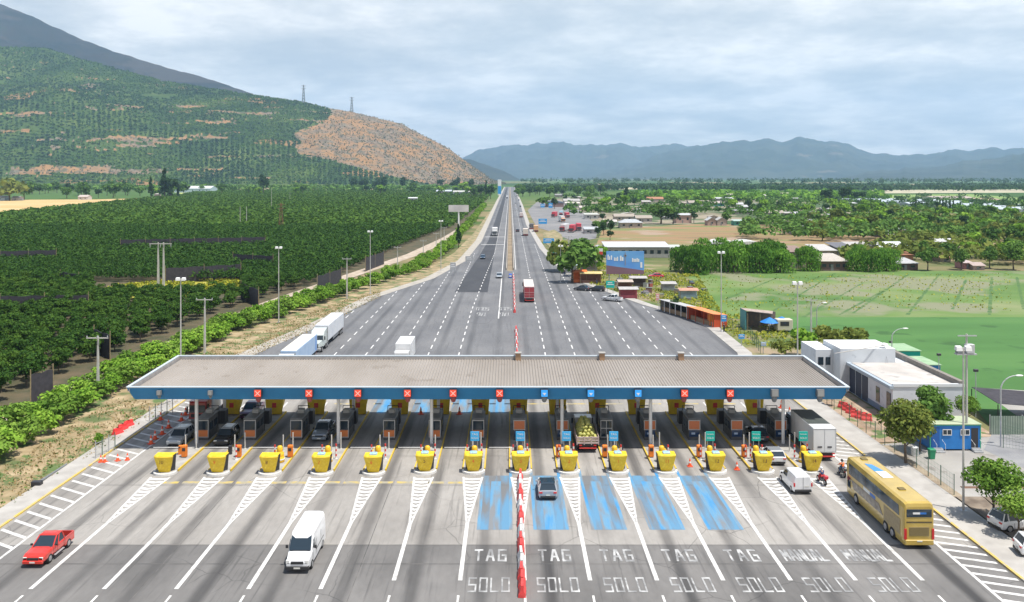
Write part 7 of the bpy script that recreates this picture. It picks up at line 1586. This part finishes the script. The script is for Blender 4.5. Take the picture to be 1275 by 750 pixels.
misc_stall(722, 352, 5, 4.0, MR("orange", (.75, .18, .04)), MR("orange", (.75, .18, .04)), "orange and red stall right behind the roadside poles"); misc_stall(736, 353, 8, 3.6, MR("brown", (.20, .10, .07)), MR("yellow", (.62, .50, .22)), "stall with a faded yellow roof and dark front"); misc_stall(711, 341, 5, 3.5, MR("white", (.5, .52, .52)), MR("paleblue", (.45, .58, .62)), "pale blue roofed stall under the big roadside tree")
misc_stall(733, 339, 7, 4.5, MR("cream", (.50, .42, .36)), MR("tan", (.50, .42, .34)), "tan roofed shack behind the yellow stall"); misc_stall(783, 372, 6, 3.0, MR("redwall", (.45, .10, .12)), MR("palegrey", (.45, .43, .42)), "low stall with a red front beside the white pickup"); misc_stall(779, 362, 5, 3.0, MR("brown", (.20, .10, .07)), MR("cream", (.55, .50, .40)), "cream roofed stall under the billboard legs")
misc_stall(795, 357, 6, 3.0, MR("darkwood", (.12, .09, .08)), MR("palegrey", (.45, .43, .42)), "grey roofed lean-to right of the billboard legs"); misc_stall(833, 363, 5, 2.6, MR("white", (.5, .52, .52)), MR("palegrey", (.45, .43, .42)), "small pale shed in the weeds behind the long stall"); misc_stall(858, 372, 6, 2.6, MR("paleblue", (.45, .58, .62)), MR("terracotta", (.50, .28, .20)), "low shed with pale blue and terracotta sheets in the weeds")
p = G(742, 344); t = thing("flag", "white and red flag flying above the roadside stalls", "flag", (p.x, p.y, 0)); MB().tube([(0, 0, 0), (0, 0, 9)], .06, 6).build("pole", M_galv, t); MB().box(.06, 2.2, -.02, .02, 7.9, 8.9).build("white_half", M_wpaint, t); MB().box(.06, 2.2, -.02, .02, 6.9, 7.9).build("red_half", M_rpaint, t)
q = random.Random(77)
for k in range(34):
    px, py = q.uniform(765, 812), q.uniform(350, 368)
    if k > 20: px, py = q.uniform(820, 880), q.uniform(352, 378)
    p = G(px, py); w, d_, h = q.uniform(.6, 1.8), q.uniform(.6, 1.4), q.uniform(.4, 1.3); c = q.choice([(.45, .35, .28), (.2, .12, .1), (.5, .5, .48), (.4, .1, .08), (.12, .2, .3), (.55, .48, .25)])
    t = thing("crate", "scrap crate or bin in the cluttered yard %s" % ("under and beside the blue billboard" if k <= 20 else "behind the long grey stall"), "crate", (p.x, p.y, -.05), q.uniform(0, 3), "clutter %s" % ("below the billboard" if k <= 20 else "behind the stalls"))
    MB().bbox(-w / 2, w / 2, -d_ / 2, d_ / 2, 0, h, .06).build("crate_body", MR("clutter%d" % (k % 6), c), t); MB().box(-w / 2 - .03, w / 2 + .03, -d_ / 2 - .03, d_ / 2 + .03, h, h + .06).build("lid", M_steelg, t)

# ------------------------------------------------------------------ houses and sheds in the village
def house(px0, px1, yb, yt, roofc, wallc, label, depth=8, style='gable', cat="house", name="house", nwin=2, rz=0):
    p = G((px0 + px1) / 2, yb); s = p.y / F; W = (px1 - px0) * s; Ht = max(2.8, (yb - yt) * s - depth * CAM_H / p.y * .6); Ht = min(Ht * .8, 6.5 if W < 60 else 13)
    t = thing(name, label, cat, (p.x, p.y, -.05), rz); hw = Ht * (.62 if style != 'flat' else .92); wm = MR("wall_%d" % int(wallc[0] * 100 + wallc[1] * 1000), wallc); rm_ = MR("roof_%d" % int(roofc[0] * 100 + roofc[1] * 1000 + 7), roofc)
    MB().box(-W / 2, W / 2, 0, depth, 0, hw).build("wall", wm, t)
    if style == 'gable':
        MB().xprism([(-.4, hw - .08), (depth / 2, Ht), (depth + .4, hw - .08), (depth + .4, hw + .08), (depth / 2, Ht + .14), (-.4, hw + .08)], -W / 2 - .4, W / 2 + .4).build("roof", rm_, t); MB().xprism([(0, hw), (depth, hw), (depth / 2, Ht - .02)], -W / 2, W / 2).build("gable", wm, t)
    elif style == 'front': MB().yprism([(-W / 2 - .4, hw - .1), (0, Ht), (W / 2 + .4, hw - .1), (W / 2 + .4, hw + .08), (0, Ht + .16), (-W / 2 - .4, hw + .08)], -.4, depth + .4).build("roof", rm_, t); MB().yprism([(-W / 2, hw), (W / 2, hw), (0, Ht - .02)], 0, depth).build("gable", wm, t)
    elif style == 'hip': MB().loft([[(-W / 2 - .5, -.5, hw), (W / 2 + .5, -.5, hw), (W / 2 + .5, depth + .5, hw), (-W / 2 - .5, depth + .5, hw)], [(-W / 4, depth * .45, Ht), (W / 4, depth * .45, Ht), (W / 4, depth * .55, Ht), (-W / 4, depth * .55, Ht)]]).build("roof", rm_, t)
    elif style == 'arch': MB().yprism([(W / 2 * math.cos(a), hw + (Ht - hw) * math.sin(a)) for a in np.linspace(0, math.pi, 9)], -.3, depth).build("roof", rm_, t)
    else: MB().loft([[(-W / 2 - .3, -.5, hw), (W / 2 + .3, -.5, hw), (W / 2 + .3, -.5, hw + .12), (-W / 2 - .3, -.5, hw + .12)], [(-W / 2 - .3, depth + .3, hw + depth * .10), (W / 2 + .3, depth + .3, hw + depth * .10), (W / 2 + .3, depth + .3, hw + depth * .10 + .12), (-W / 2 - .3, depth + .3, hw + depth * .10 + .12)]]).build("roof", rm_, t)
    for k in range(nwin): x = -W / 2 + W * (k + .5) / nwin; MB().box(x - min(.7, W / nwin * .3), x + min(.7, W / nwin * .3), -.04, .01, hw * .38, hw * .72).build("window", M_glass, t)
    MB().box(-W * .08 - .5, -W * .08 + .4, -.05, .01, 0, min(2.1, hw * .8)).build("door", M_steelg, t); return t
GW, GR, BE, TAN, TERR, WH = (.50, .51, .52), (.28, .28, .28), (.38, .33, .28), (.42, .34, .26), (.42, .20, .12), (.46, .44, .42)
MW = (.45, .38, .33)
for a in [
    (754, 834, 321, 301, (.52, .54, .58), (.36, .35, .34), "long shed with pale metal roof and dark windows behind the billboard", 12, 'flat', "shed", "long_shed", 9),
    (828, 850, 320, 305, (.50, .56, .50), MW, "pale green roofed shed at the right end of the long shed", 9, 'flat', "shed", "shed", 2),
    (740, 752, 317, 303, GW, MW, "small white roofed hut left of the long shed", 6, 'front', "house", "house", 1),
    (772, 800, 284, 270, (.45, .47, .49), MW, "grey hip roofed house with a porch left of the bare field", 9, 'hip', "house", "house", 3),
    (765, 790, 275, 264, BE, MW, "beige roofed house behind the grey hip roofed one", 9, 'gable', "house", "house", 2), (792, 812, 277, 266, BE, WH, "low beige roofed house left of the very big round tree", 9, 'gable', "house", "house", 2),
    (842, 861, 278, 264, GW, (.50, .34, .28), "pink walled house with a bright white roof", 9, 'flat', "house", "house", 2), (881, 892, 281, 268, GW, (.42, .3, .26), "half ruined house with a white gable, left one of two", 8, 'front', "house", "house", 1), (893, 905, 281, 268, WH, (.45, .36, .32), "half ruined house with a white gable, right one of two", 8, 'front', "house", "house", 1),
    (914, 938, 281, 273, (.40, .50, .46), (.10, .36, .30), "low teal walled shed beside the bare field", 7, 'flat', "shed", "shed", 3), (938, 952, 280, 273, GR, (.12, .30, .22), "small green shed next to the teal one", 6, 'flat', "shed", "shed", 1),
    (985, 1007, 290, 279, (.38, .38, .40), (.09, .09, .11), "dark walled shed standing alone on the bare field", 9, 'flat', "shed", "shed", 2), (915, 942, 267, 261, GR, MW, "long grey roofed shed left of the far bushes", 9, 'flat', "shed", "shed", 2),
    (946, 976, 270, 260, BE, MW, "beige roofed house group behind the bare field", 9, 'gable', "house", "house", 3), (991, 1017, 271, 262, GW, WH, "bright white house with several roofs right of the middle", 10, 'gable', "house", "house", 3), (1035, 1053, 275, 266, GW, (.5, .3, .25), "white roofed house with pinkish wall near the wooded belt", 9, 'flat', "house", "house", 2), (1062, 1072, 273, 267, TERR, (.5, .3, .22), "small orange brick house in the wooded belt", 7, 'gable', "house", "house", 1),
    (888, 918, 311, 295, (.66, .66, .64), WH, "white tarpaulin roofed greenhouse behind the drooping trees, left one", 12, 'arch', "greenhouse", "greenhouse", 0), (918, 948, 311, 296, (.64, .64, .62), WH, "white tarpaulin roofed greenhouse behind the drooping trees, right one", 12, 'arch', "greenhouse", "greenhouse", 0),
    (982, 1004, 334, 304, (.28, .20, .17), (.34, .28, .24), "brown roofed shed between two drooping trees", 12, 'flat', "shed", "shed", 2), (1018, 1042, 320, 307, (.50, .48, .46), MW, "upper grey corrugated roof right of the lone drooping tree", 14, 'flat', "shed", "shed", 2), (1022, 1056, 337, 318, (.50, .45, .40), (.16, .10, .09), "low wide shed with a beige roof at the field edge", 14, 'flat', "shed", "shed", 4), (1041, 1062, 318, 303, (.16, .16, .18), (.2, .2, .2), "dark grey roofed shed behind the beige one", 12, 'flat', "shed", "shed", 1),
    (1062, 1096, 315, 303, WH, MW, "white roofed shed behind the middle drooping clump", 12, 'flat', "shed", "shed", 3), (1096, 1137, 316, 297, (.64, .66, .68), (.58, .58, .57), "large white barn with a low gable roof", 16, 'gable', "barn", "barn", 4), (1117, 1143, 336, 323, (.46, .46, .46), (.14, .09, .08), "small grey roofed shed at the field edge right of the clump", 10, 'flat', "shed", "shed", 2), (1117, 1137, 324, 316, TERR, TERR, "low terracotta outbuilding in front of the white barn", 6, 'flat', "shed", "shed", 0),
    (1170, 1200, 309, 299, (.56, .56, .56), (.2, .2, .2), "pale roofed shed in the right thicket", 12, 'flat', "shed", "shed", 3), (1200, 1224, 318, 304, (.32, .27, .25), (.4, .34, .32), "ruined brown roofed building in the right thicket", 12, 'gable', "ruin", "ruin", 2), (1172, 1184, 326, 315, TERR, MW, "small terracotta roofed hut at the edge of the thicket", 8, 'gable', "house", "house", 1), (1092, 1112, 295, 287, (.30, .27, .26), (.2, .16, .15), "dark low shed above the white barn, left one", 9, 'flat', "shed", "shed", 2), (1106, 1126, 297, 290, (.5, .48, .47), (.2, .17, .16), "light low shed above the white barn, right one", 9, 'flat', "shed", "shed", 2),
    (1200, 1212, 335, 326, (.5, .42, .40), (.4, .2, .2), "heap like red and white shack under the right trees", 6, 'flat', "shack", "shack", 1), (1212, 1226, 336, 328, (.45, .36, .33), (.4, .3, .28), "low pinkish shack at the right end of the field", 6, 'gable', "shack", "shack", 1),
    (680, 702, 258, 245, (.16, .20, .26), (.3, .2, .18), "dark arched service station roof by the highway", 24, 'arch', "service station", "service_station", 0), (702, 722, 254, 246, (.42, .40, .38), WH, "grey hall right of the arched station roof", 18, 'gable', "hall", "hall", 3), (704, 722, 259, 251, (.60, .56, .48), WH, "cream roofed building behind the lorry park", 12, 'flat', "building", "building", 3), (722, 748, 262, 255, (.56, .50, .45), MW, "long beige roofed building behind the lorry park", 12, 'gable', "building", "building", 4),
    (728, 745, 273, 265, (.50, .50, .46), (.5, .5, .48), "low white walled plot building by the village trees", 9, 'flat', "building", "building", 2), (740, 762, 283, 274, (.50, .46, .42), MW, "long beige roof right of the parked trucks", 10, 'gable', "building", "building", 3), (752, 768, 280, 272, (.55, .51, .48), WH, "pale roofed house right of the parked trucks", 9, 'gable', "house", "house", 2), (728, 746, 291, 283, (.45, .47, .5), WH, "low grey workshop beside the parked red trucks", 9, 'flat', "workshop", "workshop", 2),
    (784, 798, 249, 243, GW, WH, "far white house near the tall pine", 10, 'gable', "house", "house", 1), (806, 826, 252, 243, TERR, MW, "far orange roofed house above the very big tree", 10, 'gable', "house", "house", 2), (858, 884, 257, 248, BE, WH, "far beige roofed house cluster with a teal wall, left", 12, 'gable', "house", "house", 3), (886, 902, 257, 249, (.5, .42, .36), (.1, .36, .30), "far house with teal wall in the village", 10, 'gable', "house", "house", 2), (888, 914, 251, 246, GW, MW, "farthest long white roof in the village", 14, 'flat', "building", "building", 3), (910, 926, 258, 251, GW, WH, "far white roofed house left of the green orchards", 10, 'gable', "house", "house", 2), (925, 936, 261, 254, GW, WH, "far white house beside the grey shed", 9, 'gable', "house", "house", 1),
    (1168, 1218, 251, 242.5, (.44, .36, .32), (.5, .46, .42), "huge far industrial building beyond the pale strip", 60, 'gable', "factory", "factory", 6), (1222, 1250, 253, 245, (.46, .34, .26), (.36, .36, .36), "far orange topped warehouse at the right", 50, 'gable', "warehouse", "warehouse", 4), (1058, 1068, 257, 252, GW, WH, "far small white house under the skyline trees", 10, 'flat', "house", "house", 1),
    (543, 562, 241, 234, (.5, .55, .62), WH, "far white and blue shed below the brown spur, left one", 30, 'gable', "shed", "shed", 3), (564, 590, 242, 234, (.5, .5, .5), (.45, .5, .6), "far grey blue shed below the brown spur, right one", 30, 'gable', "shed", "shed", 4), (508, 519, 252, 245, (.66, .68, .68), WH, "small white shed at the far edge of the orchard", 10, 'flat', "shed", "shed", 1), (97, 109, 249, 238, (.52, .44, .40), (.6, .56, .54), "white house behind the wheat field", 12, 'gable', "house", "house", 2), (-6, 6, 250, 239, GW, (.5, .6, .62), "white house at the left edge behind the wheat", 12, 'gable', "house", "house", 1), (14, 24, 250, 243, WH, WH, "small pale house near the left edge behind the wheat", 10, 'gable', "house", "house", 1), (192, 197, 247, 221, (.1, .5, .5), (.05, .40, .42), "turquoise hut beside the tall left pine", 10, 'flat', "hut", "hut", 0), (217, 262, 240, 226, (.62, .64, .66), (.4, .5, .6), "long white warehouse roofs at the foot of the hill", 40, 'gable', "warehouse", "warehouse", 5)]:
    house(*a[:4], a[4], a[5], a[6], a[7], a[8], a[9], a[10], a[11])
q = random.Random(12)
for k in range(46):
    if k < 30: px, py = q.uniform(690, 1000), q.uniform(245, 274)
    else: px, py = q.uniform(985, 1110), q.uniform(262, 300)
    rc = q.choice([GW, GW, BE, TERR, GR, WH]); o = house(px, px + q.uniform(7, 15) * (.6 + (py - 240) / 50), py, py - q.uniform(4, 7), rc, q.choice([MW, WH, BE]), "small house among the trees of the far village behind the service station" if k < 30 else "small shed or house scattered among trees beside the bare field", 8, q.choice(['gable', 'flat', 'front']), "house", "village_house", 2); o['group'] = "far village houses" if k < 30 else "small houses by the bare field"
# long plastic greenhouses: the pale strip on the right
for k, (x0, x1, ya, yb) in enumerate([(1085, 1165, 251, 254.5), (1168, 1225, 252, 256), (1228, 1290, 254, 260), (1160, 1230, 256, 259), (1232, 1300, 259, 264)]):
    p, q_ = G(x0, yb), G(x1, yb); t = thing("greenhouse", "long pale blue plastic greenhouse in the bright strip, %s one" % ORD[k], "greenhouse", (p.x, p.y, 0), 0, "pale plastic greenhouses"); W = q_.x - p.x; D = G(x0, ya).y - p.y; mb = MB(); n = max(3, int(D / 26))
    for j in range(n): y0 = j * D / n; mb.xprism([(y0, 2.4), (y0 + D / n * .5, 4.2), (y0 + D / n * .98, 2.4)], 0, W)
    mb.build("roof", mat("greenhouse_film", (.40, .46, .52), (.48, .53, .58), scale=.02, rough=.6), t); MB().box(0, W, 0, D * .98, 0, 2.38).build("wall", mat("greenhouse_wall", (.32, .36, .40), rough=.7), t)
# parked lorries
for k, (a, b, mc, mbx, lab) in enumerate([(708, 289, "truck_red", None, "white boxed red truck parked in the lorry park, nearest one"), (716, 290, "truck_red", "r", "bright red truck in the lorry park right of the white box"), (722, 288, "truck_red", "r", "red truck at the right side of the lorry park"), (699, 277, "cab_orange", None, "orange cab truck parked behind the nearest lorries"), (693, 271, "truck_red", "r", "far dark red truck in the lorry park, left one"), (700, 270, "truck_red", "b", "far pale blue truck in the lorry park"), (706, 272, "truck_red", "r", "far dark red truck in the lorry park, right one")]):
    rigid("parked_lorry", lab, fp(a, b), True, {None: M_boxw, "r": mat("box_red", (.50, .06, .09), rough=.6), "b": mat("box_paleblue", (.35, .55, .65), rough=.6)}[mbx], PAINT_ := MATS.get("paint_" + mc) or paint(mc, (.5, .1, .05)), 12, 2.8, 4.2, rz=R(-20 + 9 * k % 30))
